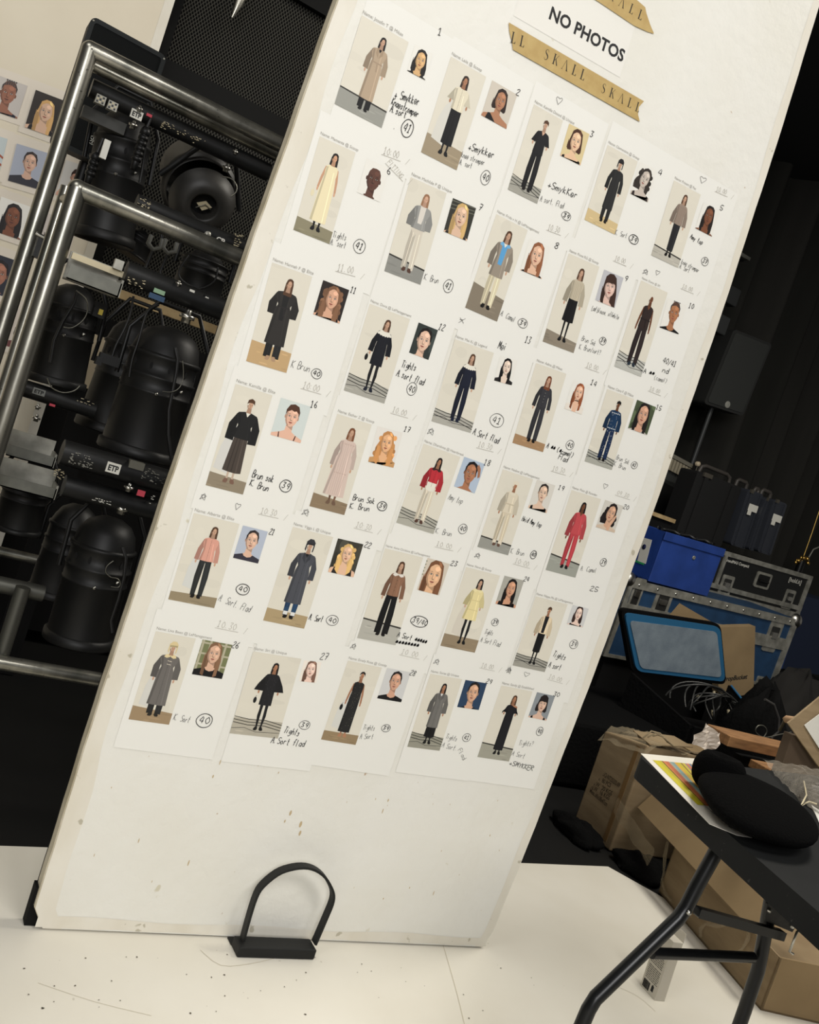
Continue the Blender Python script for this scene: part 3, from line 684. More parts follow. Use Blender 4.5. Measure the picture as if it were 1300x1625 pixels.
# number: (label words, look keywords, portrait keywords)
LOOK = {
1: ('a belted beige trench coat', dict(top=(176, 156, 132), hem=.84, hw=.068, shd=.066, slv=.46, sw=.026, leg=(T_, K_, .04), ex=('crack', ('V', K_), ('lapel', (160, 140, 116)), ('belt', (160, 140, 118)), 'turtleblack'), fl=(150, 150, 142), fy=.80, slope=.02, hs='bob', hair=BLK), dict(bg=None, hs='lob', hair=BLK, skin=(212, 172, 122), top=K_, neck='v', s=1.15, fy=.45)),
2: ('a pale top and long black pencil skirt', dict(top=(222, 214, 190), hem=.42, hw=.056, slv=.31, sw=.034, leg=(S_, K_, .052, .86, K_), shoe=K_, fl=(156, 142, 118), fy=.79, slope=.02, skin=MID, ex=(('buttons', (206, 196, 170)),), shadow=(196, 200, 202)), dict(bg=(204, 196, 182), hs='bob', hair=(44, 32, 28), skin=MID, neck='one', s=.85, fy=.40)),
3: ('a black wrap jumpsuit', dict(top=(30, 30, 32), hem=.46, slv=.30, sw=.026, leg=(T_, (28, 28, 30), .038), ex=('cables', ('V', FAIR)), hs='short', hair=BRN, fl=(160, 158, 148), fy=.83), dict(bg=(214, 196, 150), hs='bob', hair=(70, 44, 34), skin=(226, 190, 156), s=1.05, fy=.42)),
4: ('a long black coat and black cap', dict(top=(42, 42, 42), hem=.78, hw=.064, shd=.064, slv=.48, sw=.024, leg=(T_, (36, 36, 36), .032), hs='cap', ex=(('capc', (36, 36, 38)), ('buttons', (30, 30, 30))), fl=(206, 184, 138), fy=.84, slope=.02), dict(bg=None, hs='curly', hair=(52, 46, 42), skin=(196, 184, 172), top=(50, 42, 40), s=1.05, fy=.42, tilt=14)),
5: ('a mottled grey knit sweater and black skirt', dict(top=(150, 134, 120), hem=.47, hw=.058, sw=.026, leg=(S_, (40, 40, 42), .040, .9, K_), hair=BRN, ex=('crack', ('knit', (128, 112, 100))), fl=(184, 180, 168), fy=.86, slope=.03), dict(bg=None, hs='long', hair=(38, 32, 30), skin=(122, 78, 56), top=(196, 150, 120), neck='strap', s=1.05, fy=.40)),
6: ('a sleeveless cream dress', dict(top=(232, 220, 182), hem=.88, hw=.07, shd=.05, slv=0, skin=(206, 160, 128), leg=(B_, K_, 0), shoe=K_, hair=BLK, fl=(138, 132, 108), fy=.85, slope=.02, ex=(('bag', (222, 212, 180)),)), dict(bg=None, hs='bald', skin=(92, 62, 52), top=(229, 227, 219), neck='crew', s=1.25, fy=.50)),
7: ('a grey jacket and light trousers', dict(top=(150, 150, 146), hem=.44, hw=.066, shd=.068, sw=.034, slv=.42, sx=.07, skin=FAIR, leg=(T_, (208, 200, 184), .034), shoe=(84, 60, 50), hair=(150, 112, 84), ex=('crack', 'pockets', ('open', (214, 208, 198), .36)), fl=(140, 140, 134), fy=.82, slope=.03), dict(bg=(54, 54, 48), hs='long', hair=BLONDE, skin=(218, 184, 158), top=(40, 38, 36), s=1.05, fy=.42, ex=('beams',))),
8: ('a grey blazer over a blue shirt', dict(top=(150, 140, 126), hem=.58, hw=.066, shd=.070, sw=.026, slv=.46, leg=(T_, (216, 206, 176), .032), hair=BRN, ex=(('open', (92, 158, 206), .42), ('collar', (112, 172, 214)), ('V', W_)), fl=(132, 122, 106), fy=.72, slope=.05), dict(bg=None, hs='long', hair=(140, 90, 62), skin=(222, 182, 154), top=K_, s=1.1, fy=.42)),
9: ('an oatmeal cable sweater and black skirt', dict(top=(190, 180, 158), hem=.41, hw=.056, sw=.026, leg=(S_, K_, .060, .72, K_), shoe=K_, hair=BRN, ex=(('knit', (168, 158, 138)),), fl=(140, 130, 114), fy=.85, slope=.04), dict(bg=(186, 186, 190), hs='long', hair=(62, 44, 38), skin=(218, 186, 172), top=(40, 36, 36), neck='strap', s=1.15, fy=.46, ex=('bangs',), tilt=-8)),
10: ('a dark brown belted jumpsuit', dict(top=(50, 40, 38), hem=.46, shd=.05, slv=0, skin=DARK, leg=(T_, (46, 38, 38), .034), hs='bald', shoe=(40, 50, 60), ex=('cables', ('V', DARK), ('belt', (38, 30, 30))), fl=(184, 184, 176), fy=.83), dict(bg=None, hs='braids', hair=(56, 50, 50), skin=(168, 116, 82), top=K_, neck='crew', s=1.05, fy=.42)),
11: ('a dark belted coat and wide black trousers', dict(top=(48, 46, 44), hem=.80, hw=.082, shd=.075, slv=.44, sw=.036, sx=.072, leg=(T_, (38, 38, 38), .044), hair=BRN, hs='long', shoe=(170, 140, 112), ex=('pockets', ('open', (34, 34, 34), .5), ('belt', (40, 38, 38))), fl=(190, 160, 118), fy=.78, slope=.02), dict(bg=(46, 40, 38), hs='wavy', hair=(120, 88, 66), skin=(212, 166, 138), s=1.0, fy=.42)),
12: ('a short black dress with white ruffled collar and black tights', dict(top=(28, 30, 36), hem=.63, hw=.060, slv=.46, sw=.026, leg=(B_, (32, 32, 34), 0), shoe=(30, 34, 46), hair=BRN, ex=('cables', ('bigcollar', W_), ('bag', K_)), fl=(166, 164, 154), fy=.80, slope=.03), dict(bg=(50, 56, 54), hs='back', hair=BLK, skin=(222, 186, 162), top=(224, 208, 190), neck='crew', s=1.35, fy=.50, ex=('bgmix',))),
13: ('a navy blouse with white scalloped collar and navy trousers', dict(top=(30, 34, 48), hem=.46, hw=.056, slv=.47, sw=.026, leg=(T_, (28, 32, 46), .032), shoe=(28, 34, 52), hair=BRN, ex=('cables', ('bigcollar', W_)), fl=(172, 170, 160), fy=.84, slope=.03), dict(bg=None, hs='long', hair=(24, 22, 22), skin=(226, 206, 188), top=(40, 38, 38), neck='jacket', s=.95, fy=.38)),
14: ('a dark grey jacket and matching trousers', dict(top=(56, 56, 60), hem=.45, hw=.056, leg=(T_, (52, 52, 56), .036), hair=(112, 66, 44), hs='long', ex=(('buttons', (170, 170, 160)),), fl=(164, 132, 98), fy=.88, slope=.02), dict(bg=None, hs='long', hair=(140, 80, 50), skin=(226, 184, 156), top=(228, 220, 208), neck='jacket', s=.95, fy=.36, ex=('choker',))),
15: ('a navy polka dot blouse and trousers', dict(top=(28, 54, 84), hem=.47, hw=.060, shd=.066, sw=.028, leg=(T_, (28, 44, 72), .040), hair=BLK, hs='short', skin=DARK, ex=('cables', ('dots', (210, 214, 216), 46), ('frill', (206, 212, 214), .16), ('frill', (206, 212, 214), .44)), fl=(168, 168, 158), fy=.84, slope=.02), dict(bg=(74, 84, 62), hs='long', hair=(34, 30, 30), skin=(206, 160, 134), top=(184, 178, 170), neck='crew', s=1.1, fy=.42, ex=('bgmix',))),
16: ('a black sweater and long pleated skirt', dict(top=(34, 34, 34), hem=.46, hw=.080, shd=.072, sw=.034, slv=.5, leg=(S_, (72, 64, 58), .072, .86, (190, 170, 150)), shoe=(120, 92, 78), hs='short', hair=BRN, ex=(('V', W_), 'pockets'), fl=(142, 130, 110), fy=.86, slope=.02, shadow=(190, 196, 208)), dict(bg=(206, 214, 210), hs='short', hair=(82, 56, 44), skin=(226, 182, 158), top=(60, 30, 30), neck='strap', s=.9, fy=.42)),
17: ('a long pale pink tiered dress', dict(top=(210, 190, 178), hem=.88, hw=.092, shd=.062, sw=.022, slv=.50, leg=(B_, (120, 90, 72), 0), shoe=(110, 88, 72), hair=(120, 78, 54), ex=(('frill', (192, 168, 156), .17), ('frill', (192, 168, 156), .58), ('knit', (196, 172, 162))), fl=(140, 122, 98), fy=.85, slope=.03), dict(bg=(226, 222, 214), hs='wavy', hair=(190, 136, 84), skin=(228, 178, 134), top=(196, 150, 100), neck='v', s=.95, fy=.40)),
18: ('a red jacket and cream trousers', dict(top=(184, 52, 60), hem=.43, hw=.058, shd=.068, sw=.030, leg=(T_, (216, 206, 186), .034), shoe=(84, 60, 50), hair=BLK, skin=MID, ex=('cables', ('shirt', W_), ('collar', (60, 40, 38)), ('buttons', (150, 40, 48))), fl=(172, 170, 158), fy=.80, slope=.03), dict(bg=(176, 190, 206), hs='back', hair=(26, 24, 26), skin=(170, 118, 88), top=(28, 28, 30), neck='strap', s=1.15, fy=.46, ex=('arm',))),
19: ('a cream hooded outfit', dict(top=(216, 206, 184), hem=.47, hw=.070, shd=.064, sw=.030, leg=(T_, (208, 196, 172), .034), shoe=(100, 76, 64), hs='hood', hair=(220, 212, 192), skin=MID, ex=('crack', ('belt', (196, 184, 160)), ('cuffs', (220, 210, 190))), fl=(150, 150, 142), fy=.86, slope=.02), dict(bg=(214, 210, 200), hs='back', hair=(44, 38, 36), skin=(220, 190, 166), s=1.0, fy=.40)),
20: ('a red shirt and matching red trousers', dict(top=(190, 78, 82), hem=.47, hw=.070, shd=.062, slv=.52, sw=.026, leg=(T_, (182, 68, 74), .030), shoe=K_, hair=BLK, skin=DARK, ex=('crack', ('V', DARK)), fl=(156, 158, 148), fy=.80, slope=.04), dict(bg=(206, 202, 192), hs='curly', hair=(34, 28, 28), skin=(206, 164, 136), top=(206, 186, 164), neck='crew', s=.95, fy=.40, ex=('hand',), tilt=10)),
21: ('a pink knit jacket and black trousers', dict(top=(214, 158, 140), hem=.47, hw=.064, shd=.060, leg=(T_, (46, 48, 48), .032), hair=BRN, hs='bob', ex=(('buttons', (190, 130, 116)),), fl=(148, 134, 108), fy=.90, slope=-.02, shadow=(188, 200, 214)), dict(bg=(178, 186, 200), hs='back', hair=(46, 40, 40), skin=(218, 180, 156), top=(56, 54, 64), neck='crew', s=1.0, fy=.40)),
22: ('a long charcoal coat, dark cap and jeans', dict(top=(76, 78, 84), hem=.80, hw=.072, shd=.070, sw=.026, leg=(T_, (40, 66, 96), .030), hs='cap', ex=('turtleblack', ('capc', (54, 54, 58)), ('V', K_), ('lapel', (58, 60, 66)), ('buttons', (50, 50, 54)), ('hems', (40, 70, 100)), ('cuffs', (220, 220, 216))), fl=(172, 152, 116), fy=.86, slope=.01), dict(bg=(62, 60, 52), hs='wavy', hair=(212, 174, 112), skin=(226, 186, 156), top=(40, 38, 38), s=.85, fy=.40, ex=('bgmix',))),
23: ('a brown cardigan and wide black trousers', dict(top=(140, 104, 82), hem=.45, hw=.058, leg=(T_, K_, .046), hair=BRN, ex=('crack', ('collar', (222, 216, 206)), ('buttons', (80, 56, 44))), fl=(178, 176, 166), fy=.78, slope=.03), dict(bg=(208, 198, 182), hs='long', hair=(120, 82, 58), skin=(226, 182, 144), top=None, s=1.35, fy=.48, ex=('tree',))),
24: ('a short pale yellow dress and black tights', dict(top=(226, 212, 158), hem=.62, hw=.078, slv=.40, sw=.034, sx=.08, leg=(B_, (30, 30, 32), 0), shoe=K_, hair=BLK, hs='bob', ex=(('collar', (230, 218, 170)), ('frill', (206, 190, 136), .3), ('frill', (206, 190, 136), .46)), fl=(146, 130, 106), fy=.84, slope=.0, shadow=(190, 180, 168)), dict(bg=(170, 168, 158), hs='long', hair=(28, 24, 24), skin=(204, 154, 124), top=K_, s=.95, fy=.40)),
25: ('a cream jacket and slim black skirt', dict(top=(226, 208, 176), hem=.45, hw=.062, shd=.064, sw=.026, leg=(S_, K_, .046, .78, K_), hair=BRN, hs='short', shoe=K_, ex=('cables', ('open', (34, 34, 36), .44)), fl=(158, 156, 146), fy=.82, slope=.03, skin=MID), dict(bg=(206, 206, 204), hs='lob', hair=(52, 38, 34), skin=(232, 204, 188), top=K_, s=.85, fy=.38)),
26: ('a long grey toggle coat with pale collar and fur hat', dict(top=(108, 104, 100), hem=.84, hw=.080, shd=.072, sw=.030, leg=(T_, (42, 42, 42), .040), shoe=(40, 38, 34), hs='cap', ex=('turtleblack', ('capc', (214, 196, 150)), ('collar', (222, 204, 158)), ('toggles', (206, 196, 178)), ('buttons', (96, 92, 90))), fl=(156, 134, 104), fy=.84, slope=.03, shadow=(190, 196, 204)), dict(bg=(118, 122, 86), hs='long', hair=(130, 98, 74), skin=(216, 176, 150), top=K_, neck='crew', s=.9, fy=.36, ex=('window',))),
27: ('a black batwing dress and black tights', dict(top=(34, 34, 36), hem=.62, hw=.060, shd=.058, slv=.40, sw=.050, sx=.09, leg=(B_, (30, 30, 32), 0), shoe=K_, hair=BLK, skin=MID, ex=('cables', ('dots', (70, 70, 72), 26), ('bag', K_)), fl=(178, 172, 156), fy=.80, slope=.0), dict(bg=(236, 228, 216), hs='long', hair=(120, 90, 76), skin=(236, 204, 188), top=K_, s=1.15, fy=.42)),
28: ('a sleeveless long black dress with a black bag', dict(top=(38, 38, 38), hem=.92, hw=.060, shd=.05, slv=0, skin=MID, leg=(B_, MID, 0), shoe=MID, hair=BLK, hs='back', ex=(('dots', (120, 116, 100), 40), ('bag', K_)), fl=(148, 128, 98), fy=.88, slope=.0, shadow=(196, 204, 212)), dict(bg=(206, 206, 204), hs='back', hair=(34, 30, 30), skin=(206, 160, 134), top=K_, neck='crew', s=.95, fy=.40)),
29: ('a grey tweed coat over a black skirt', dict(top=(112, 110, 106), hem=.72, hw=.066, shd=.066, sw=.028, leg=(S_, K_, .060, .88, K_), shoe=K_, hair=BLK, skin=MID, ex=('cables', ('V', (226, 226, 222)), ('lapel', (96, 94, 92)), ('buttons', (84, 82, 80))), fl=(150, 148, 134), fy=.80, slope=.02), dict(bg=(46, 66, 92), hs='back', hair=(32, 28, 28), skin=(212, 168, 138), top=(24, 30, 40), neck='crew', s=1.05, fy=.44)),
30: ('a black one-shoulder long dress', dict(top=(28, 28, 32), hem=.92, hw=.058, shd=.056, slv=.26, sw=.026, skin=MID, leg=(B_, K_, 0), shoe=K_, hair=BRN, ex=('crack', ('bare', MID)), fl=(160, 158, 144), fy=.80, slope=.03), dict(bg=(140, 146, 150), hs='bob', hair=(36, 30, 30), skin=(216, 182, 160), top=K_, s=.95, fy=.42, ex=('bangs',))),
}
NAMES = {1: 'Name: Josefin T @ Mikas', 2: 'Name: Laila @ Scoop', 3: 'Name: Kamilla Dexod @ Unique', 4: 'Name: Clementina @ Group', 5: 'Name: Priyam @ Fax', 6: 'Name: Mamenta @ Scoop', 7: 'Name: Mathilde P @ Unique', 8: 'Name: Frida v H @ LeManagement', 9: 'Name: Fiona RG @ Scoop', 10: 'Name: Oumo @ 2M',
11: 'Name: Hannah F @ Elite', 12: 'Name: Dora @ LeManagement', 13: 'Name: Mei Ki @ Legend', 14: 'Name: Adina @ Mikas', 15: 'Name: Clara F @ Mikas', 16: 'Name: Kamilla @ Elite', 17: 'Name: Esther Z @ Scoop', 18: 'Name: Dharshma @ Heartbreak', 19: 'Name: Nadine @ LeManagement', 20: 'Name: Pixie @ Rowden',
21: 'Name: Alberte @ Elite', 22: 'Name: Vigga L @ Unique', 23: 'Name: Anne Christina @ LeManagement', 24: 'Name: Nova @ Scoop', 25: 'Name: Filippa Ma @ LeManagement', 26: 'Name: Liva Been @ LeManagement', 27: 'Name: Siri @ Unique', 28: 'Name: Emely Rosa @ Gossip', 29: 'Name: Soraa @ Unique', 30: 'Name: Sandy @ Established'}
# handwriting: (sheet, text, start px, end px, pen: 3 marker, 2 pen, 1 pencil, letter height px)
HW = [
(1, '1', 694, 55, 702, 58, 3, 11), (1, '+ Smykker', 625, 155, 665, 168, 3, 13), (1, 'Knaestromper', 620, 166, 663, 187, 3, 11), (1, 'A.sort', 618, 177, 644, 188, 3, 11), (1, '.', 624, 205, 627, 206, 3, 8),
(2, '2', 818, 150, 824, 153, 3, 10), (2, '+Smykker', 742, 237, 784, 252, 3, 12), (2, 'knee stromper', 731, 249, 768, 263, 2, 9), (2, 'A. sort', 728, 261, 748, 268, 2, 9),
(3, '3', 935, 216, 941, 219, 3, 10), (3, '+SmykKer', 868, 297, 916, 316, 3, 12), (3, 'A sort. Flad', 856, 319, 894, 331, 2, 10), (3, '<', 880, 165, 892, 169, 2, 14),
(4, '4', 1043, 277, 1051, 280, 3, 11), (4, 'K. Sort', 975, 372, 994, 378, 2, 9),
(5, '5', 1141, 333, 1147, 336, 3, 10), (5, 'Amy top', 1094, 378, 1114, 389, 3, 9), (5, 'knee stromper', 1080, 418, 1108, 433, 2, 9), (5, 'A. Sort', 1077, 425, 1093, 433, 2, 9), (5, '<', 1108, 289, 1120, 294, 2, 13), (5, '10.00', 1136, 303, 1152, 309, 1, 9),
(6, '6', 613, 276, 620, 278, 3, 11), (6, 'Tights', 527, 376, 549, 382, 2, 10), (6, 'A. sort', 523, 388, 548, 395, 2, 10), (6, '10:00', 548 + 60, 244, 632, 252, 1, 11), (6, 'FITTING', 614, 258, 636, 284, 1, 8),
(7, '7', 758, 333, 764, 336, 3, 11), (7, 'K. Brun', 672, 443, 695, 450, 2, 10),
(8, '8', 879, 393, 886, 396, 3, 11), (8, 'A. Camel', 793, 500, 816, 512, 2, 10), (8, '10.30', 869, 364, 887, 370, 1, 10), (8, 'X', 727, 512, 737, 515, 2, 10),
(9, '9', 989, 445, 995, 448, 3, 10), (9, 'Lad blouse, offwhite', 938, 492, 981, 507, 2, 9), (9, 'Brun Sok', 922, 540, 944, 549, 2, 9), (9, 'K. Brun/sort?', 918, 553, 952, 563, 2, 9), (9, '10.00', 975, 413, 991, 419, 1, 9),
(10, '10', 1092, 488, 1100, 491, 3, 10), (10, '40/41', 1051, 575, 1072, 583, 3, 11), (10, 'nd', 1050, 590, 1061, 594, 3, 11), (10, 'A ~~', 1020, 592, 1038, 596, 3, 9), (10, '(camel)', 1037, 602, 1058, 608, 2, 9), (10, '*', 1019, 434, 1028, 437, 2, 10), (10, '<', 1038, 436, 1046, 439, 2, 10), (10, '10.00', 1082, 457, 1098, 463, 1, 8),
(11, '11', 555, 464, 564, 467, 3, 10), (11, 'K Brun', 461, 582, 491, 591, 2, 12), (11, '11.00', 535, 429, 560, 435, 1, 11),
(12, '12', 695, 522, 704, 526, 3, 11), (12, 'Tights', 636, 582, 659, 589, 3, 12), (12, 'A.sort flad', 628, 596, 672, 612, 3, 12),
(13, '13', 832, 543, 841, 546, 3, 12), (13, 'Mei', 789, 553, 803, 557, 3, 14), (13, 'A.Sort flad', 749, 689, 791, 704, 3, 12), (13, '*', 677, 688, 688, 691, 2, 12), (13, '10.30', 758, 709, 780, 714, 1, 10),
(14, '14', 936, 610, 946, 614, 3, 10), (14, 'A ~~ (~camel)', 866, 710, 909, 727, 3, 10), (14, 'Flad', 885, 728, 900, 734, 3, 11), (14, '10.00', 930, 582, 948, 588, 1, 9), (14, '10.30', 876, 746, 895, 751, 1, 9),
(15, '15', 1040, 649, 1049, 652, 3, 9), (15, 'Brun Sok', 977, 728, 997, 737, 2, 9), (15, 'K. Brun', 973, 738, 992, 746, 2, 9), (15, '10.00', 1030, 619, 1046, 625, 1, 8),
(16, '16', 492, 646, 503, 648, 3, 11), (16, 'Brun sok', 399, 757, 433, 766, 3, 12), (16, 'K. Brun', 395, 770, 425, 780, 3, 11), (16, '10:00', 480, 615, 506, 622, 1, 11), (16, '*', 316, 792, 326, 795, 2, 11),
(17, '17', 640, 684, 650, 687, 3, 9), (17, 'Brun Sok', 559, 793, 594, 800, 3, 10), (17, 'K. Brun', 554, 806, 586, 811, 3, 10), (17, '10.00', 622, 654, 644, 660, 1, 10), (17, '*', 478, 816, 489, 820, 2, 12),
(18, '18', 767, 737, 777, 740, 3, 11), (18, 'Amy top', 710, 792, 733, 800, 2, 11), (18, 'K. Brun', 690, 845, 716, 851, 2, 10), (18, '10.00', 692, 866, 716, 871, 1, 9),
(19, '19', 885, 776, 894, 779, 3, 9), (19, 'Hvid Amy top', 827, 826, 858, 837, 3, 10), (19, 'K. Brun', 809, 877, 831, 882, 2, 10), (19, '10:00', 816, 893, 838, 899, 1, 10), (19, '*', 752, 884, 761, 887, 2, 10),
(20, '20', 988, 806, 997, 809, 3, 9), (20, 'A. Camel', 920, 905, 946, 909, 2, 10), (20, '<', 955, 774, 963, 777, 2, 11), (20, '09.30', 978, 784, 997, 790, 1, 8),
(21, '21', 426, 847, 435, 849, 3, 10), (21, 'A. Sort. Flad', 345, 953, 396, 972, 2, 12), (21, '10:30', 413, 814, 438, 819, 1, 10), (21, '<', 370, 808, 380, 811, 2, 12),
(22, '22', 577, 867, 588, 870, 3, 10), (22, 'A. Sort', 489, 983, 511, 987, 3, 11), (22, '10:30', 564, 836, 588, 842, 1, 10),
(23, '23', 714, 896, 725, 899, 3, 9), (23, 'A Sort ~~~~~', 629, 1010, 676, 1022, 3, 10), (23, '~~~~~~~~', 626, 1021, 664, 1027, 3, 9), (23, '10 00', 636, 1037, 662, 1043, 1, 10),
(24, '24', 830, 921, 839, 923, 3, 9), (24, 'Tights', 768, 1005, 781, 1008, 2, 10), (24, 'A Sort Flad', 761, 1018, 793, 1026, 2, 10), (24, '10.00', 763, 1058, 782, 1062, 1, 9), (24, '*', 687, 1052, 696, 1055, 2, 11),
(25, '25', 935, 936, 949, 940, 3, 10), (25, 'Tights', 876, 1041, 896, 1048, 3, 12), (25, 'A sort', 869, 1058, 889, 1063, 3, 12), (25, '*', 803, 1067, 810, 1069, 2, 11), (25, '<', 829, 1072, 840, 1075, 2, 10), (25, '10.00', 870, 1076, 890, 1082, 1, 9),
(26, '26', 367, 1026, 378, 1029, 3, 11), (26, 'K. Sort', 274, 1142, 300, 1147, 2, 11), (26, '10.30', 344, 994, 374, 1000, 1, 11),
(27, '27', 507, 1045, 520, 1047, 3, 12), (27, 'Tights', 449, 1162, 474, 1168, 3, 12), (27, 'A.Sort flad', 429, 1178, 483, 1185, 3, 12),
(28, '28', 649, 1070, 658, 1073, 3, 10), (28, 'Tights', 575, 1157, 594, 1159, 2, 10), (28, 'A Sort', 570, 1172, 592, 1172, 2, 10), (28, '*', 555, 1028, 563, 1031, 2, 11),
(29, '29', 770, 1083, 779, 1086, 3, 9), (29, 'Tights', 706, 1171, 724, 1176, 2, 10), (29, 'A Sort.', 700, 1185, 725, 1191, 2, 10), (29, 'Flad', 726, 1190, 735, 1207, 2, 9),
(30, '30', 877, 1104, 887, 1106, 3, 9), (30, 'Tights?', 822, 1182, 845, 1184, 2, 11), (30, 'A Sort', 811, 1198, 832, 1203, 2, 10), (30, '+SMYKKER', 807, 1213, 845, 1223, 3, 10), (30, '*', 802, 1064, 809, 1068, 2, 11),
]
CIRC = [(1, '41', 646, 204, 9, 14), (2, '40', 770, 282, 8, 12), (3, '39', 898, 343, 9, 7), (4, '39', 1005, 380, 10, 8), (5, '37', 1118, 415, 8, 8), (6, '41', 570, 391, 9, 11), (7, '41', 711, 454, 8, 11), (8, '39', 829, 513, 9, 8), (9, '39', 956, 541, 7, 7),
(11, '40', 502, 593, 8, 8), (12, '40', 653, 617, 8, 11), (13, '41', 788, 667, 13, 12), (14, '40', 904, 706, 8, 9), (15, '41', 1006, 738, 7, 7), (16, '39', 453, 771, 9, 10), (17, '39', 606, 803, 8, 8), (18, '40', 734, 839, 8, 9), (19, '40', 846, 880, 6, 8), (20, '39', 957, 892, 7, 8),
(21, '40', 385, 935, 10, 9), (22, '40', 527, 984, 10, 9), (23, '39/40', 665, 986, 16, 10), (24, '39', 785, 987, 7, 7), (25, '39', 910, 1022, 9, 9), (26, '40', 324, 1143, 12, 12), (27, '39', 483, 1150, 9, 8), (28, '39', 612, 1155, 8, 7), (29, '41', 740, 1170, 8, 8), (30, '40', 856, 1160, 7, 9)]
def bxz(px, py): p = onY(px, py, 0); return (p.x, p.z)
def fboard(off): return lambda x, z: Vector((x, -off, z))
m_pen = {3: m_ink, 2: m_ballpen, 1: m_pencil}
for i in range(1, 31):
    words, lk, pk = LOOK[i]
    (cx, cz, ww, hh, an), (sx_, sz_, sw_, sh_, sa_) = RECTS[i]
    cx, cz, ww, hh, sx_, sz_, sw_, sh_ = [q / 1000 for q in (cx, cz, ww, hh, sx_, sz_, sw_, sh_)]
    row, colm = (i - 1) // 5, (i - 1) % 5
    a = math.radians(an * .6); ca, sa = math.cos(a), math.sin(a)
    pxc, pzc = cx + .052, cz - .008      # paper centre
    off = .0009 + row * .00012 + (colm % 2) * .00006 if True else 0
    b = MB(); pw, ph = .212, .297; vs = []
    NX = 6
    for v in range(7):
        for u in range(NX + 1):
            X = -pw / 2 + pw * u / NX; Z = ph / 2 - ph * v / 6
            curl = .0012 * max(0, abs(X) / (pw / 2) - .7) * (1 if v in (0, 6) else 0) * 0
            vs.append((pxc + X * ca - Z * sa, -off - curl, pzc + X * sa + Z * ca))
    th = .00005
    b.add(vs, [(v * (NX + 1) + u, (v + 1) * (NX + 1) + u, (v + 1) * (NX + 1) + u + 1, v * (NX + 1) + u + 1) for v in range(6) for u in range(NX)], m_paper)
    sheet = tag(b.build('casting_sheet'), 'casting sheet numbered %d, showing %s' % (i, words), 'paper sheet', 'casting sheets on the tall board')
    # look photo
    lk = dict(lk); lk.setdefault('seed', i)
    P = look(ww, hh, **lk); A = math.radians(an); cA, sA = math.cos(A), math.sin(A)
    def fn(x, y, o, cx=cx, cz=cz, w2=ww / 2, h2=hh / 2, cA=cA, sA=sA):
        X, Z = x - w2, h2 - y; return Vector((cx + X * cA - Z * sA, -.0019 - o, cz + X * sA + Z * cA))
    lp = P.build('look_photo', sheet, fn); lp['label'] = 'printed full-length photo of a person in ' + words
    pk = dict(pk); sc_ = pk.pop('s', 1.0)
    P = portrait(sw_, sh_, s=sc_ * sw_ * 1.36, seed=i, **pk); A = math.radians(sa_ + 0); cA, sA = math.cos(A), math.sin(A)
    def fn2(x, y, o, cx=sx_, cz=sz_, w2=sw_ / 2, h2=sh_ / 2, cA=cA, sA=sA):
        X, Z = x - w2, h2 - y; return Vector((cx + X * cA - Z * sA, -.0019 - o, cz + X * sA + Z * cA))
    P.build('portrait_photo', sheet, fn2)['label'] = 'printed head and shoulders portrait photo of a person'
    # typed name line
    b = MB(); A = math.radians(an); ex_ = Vector((math.cos(A), 0, math.sin(A))); ez_ = Vector((-math.sin(A), 0, math.cos(A)))
    st = Vector((cx, -.0022, cz)) - ex_ * (ww / 2) + ez_ * (hh / 2 + .004)
    put_text(b, NAMES[i], st, ex_, ez_, min(.118, .0040 * len(NAMES[i])), m_toner); b.build('name_line', sheet)
    # handwriting
    b = MB(); f_ = fboard(.0024)
    for (k, txt, xa, ya, xb, yb, pen, hp) in HW:
        if k != i: continue
        (X0, Z0), (X1, Z1) = bxz(xa, ya), bxz(xb, yb)
        hgt = hp / 760
        hand(b, txt, f_, X0, Z0, X1, Z1, {3: .0014, 2: .0009, 1: .0010}[pen], m_pen[pen], hgt * .95)
        if pen == 1:
            d = Vector((X1 - X0, 0, Z1 - Z0)).normalized(); q = .003
            ribbon(b, [(X0 - .004, Z0 - q), (X1 + .006, Z1 - q)], .0009, f_, m_pencil)
            ribbon(b, [(X1 + .018, Z1 - .004), (X1 + .024, Z1 + .010)], .0008, f_, m_pencil)
    for (k, txt, xc, yc, rx, ry) in CIRC:
        if k != i: continue
        Xc, Zc = bxz(xc, yc); RX, RZ = rx / 690, ry / 780
        heavy = i in (1, 4, 16, 17, 21, 23, 26, 19)
        ribbon(b, [(Xc + RX * math.cos(q * .3 + 1) * (1 + .04 * math.sin(q)), Zc + RZ * math.sin(q * .3 + 1)) for q in range(23)], .0016 if heavy else .0011, f_, m_ink)
        wd_ = RX * .62 if len(txt) < 4 else RX * .8
        hand(b, txt, f_, Xc - wd_, Zc - RZ * .42, Xc + wd_ * 1.25, Zc - RZ * .42, .0015, m_ink, RZ * .95)
    if b.v: b.build('handwriting', sheet)

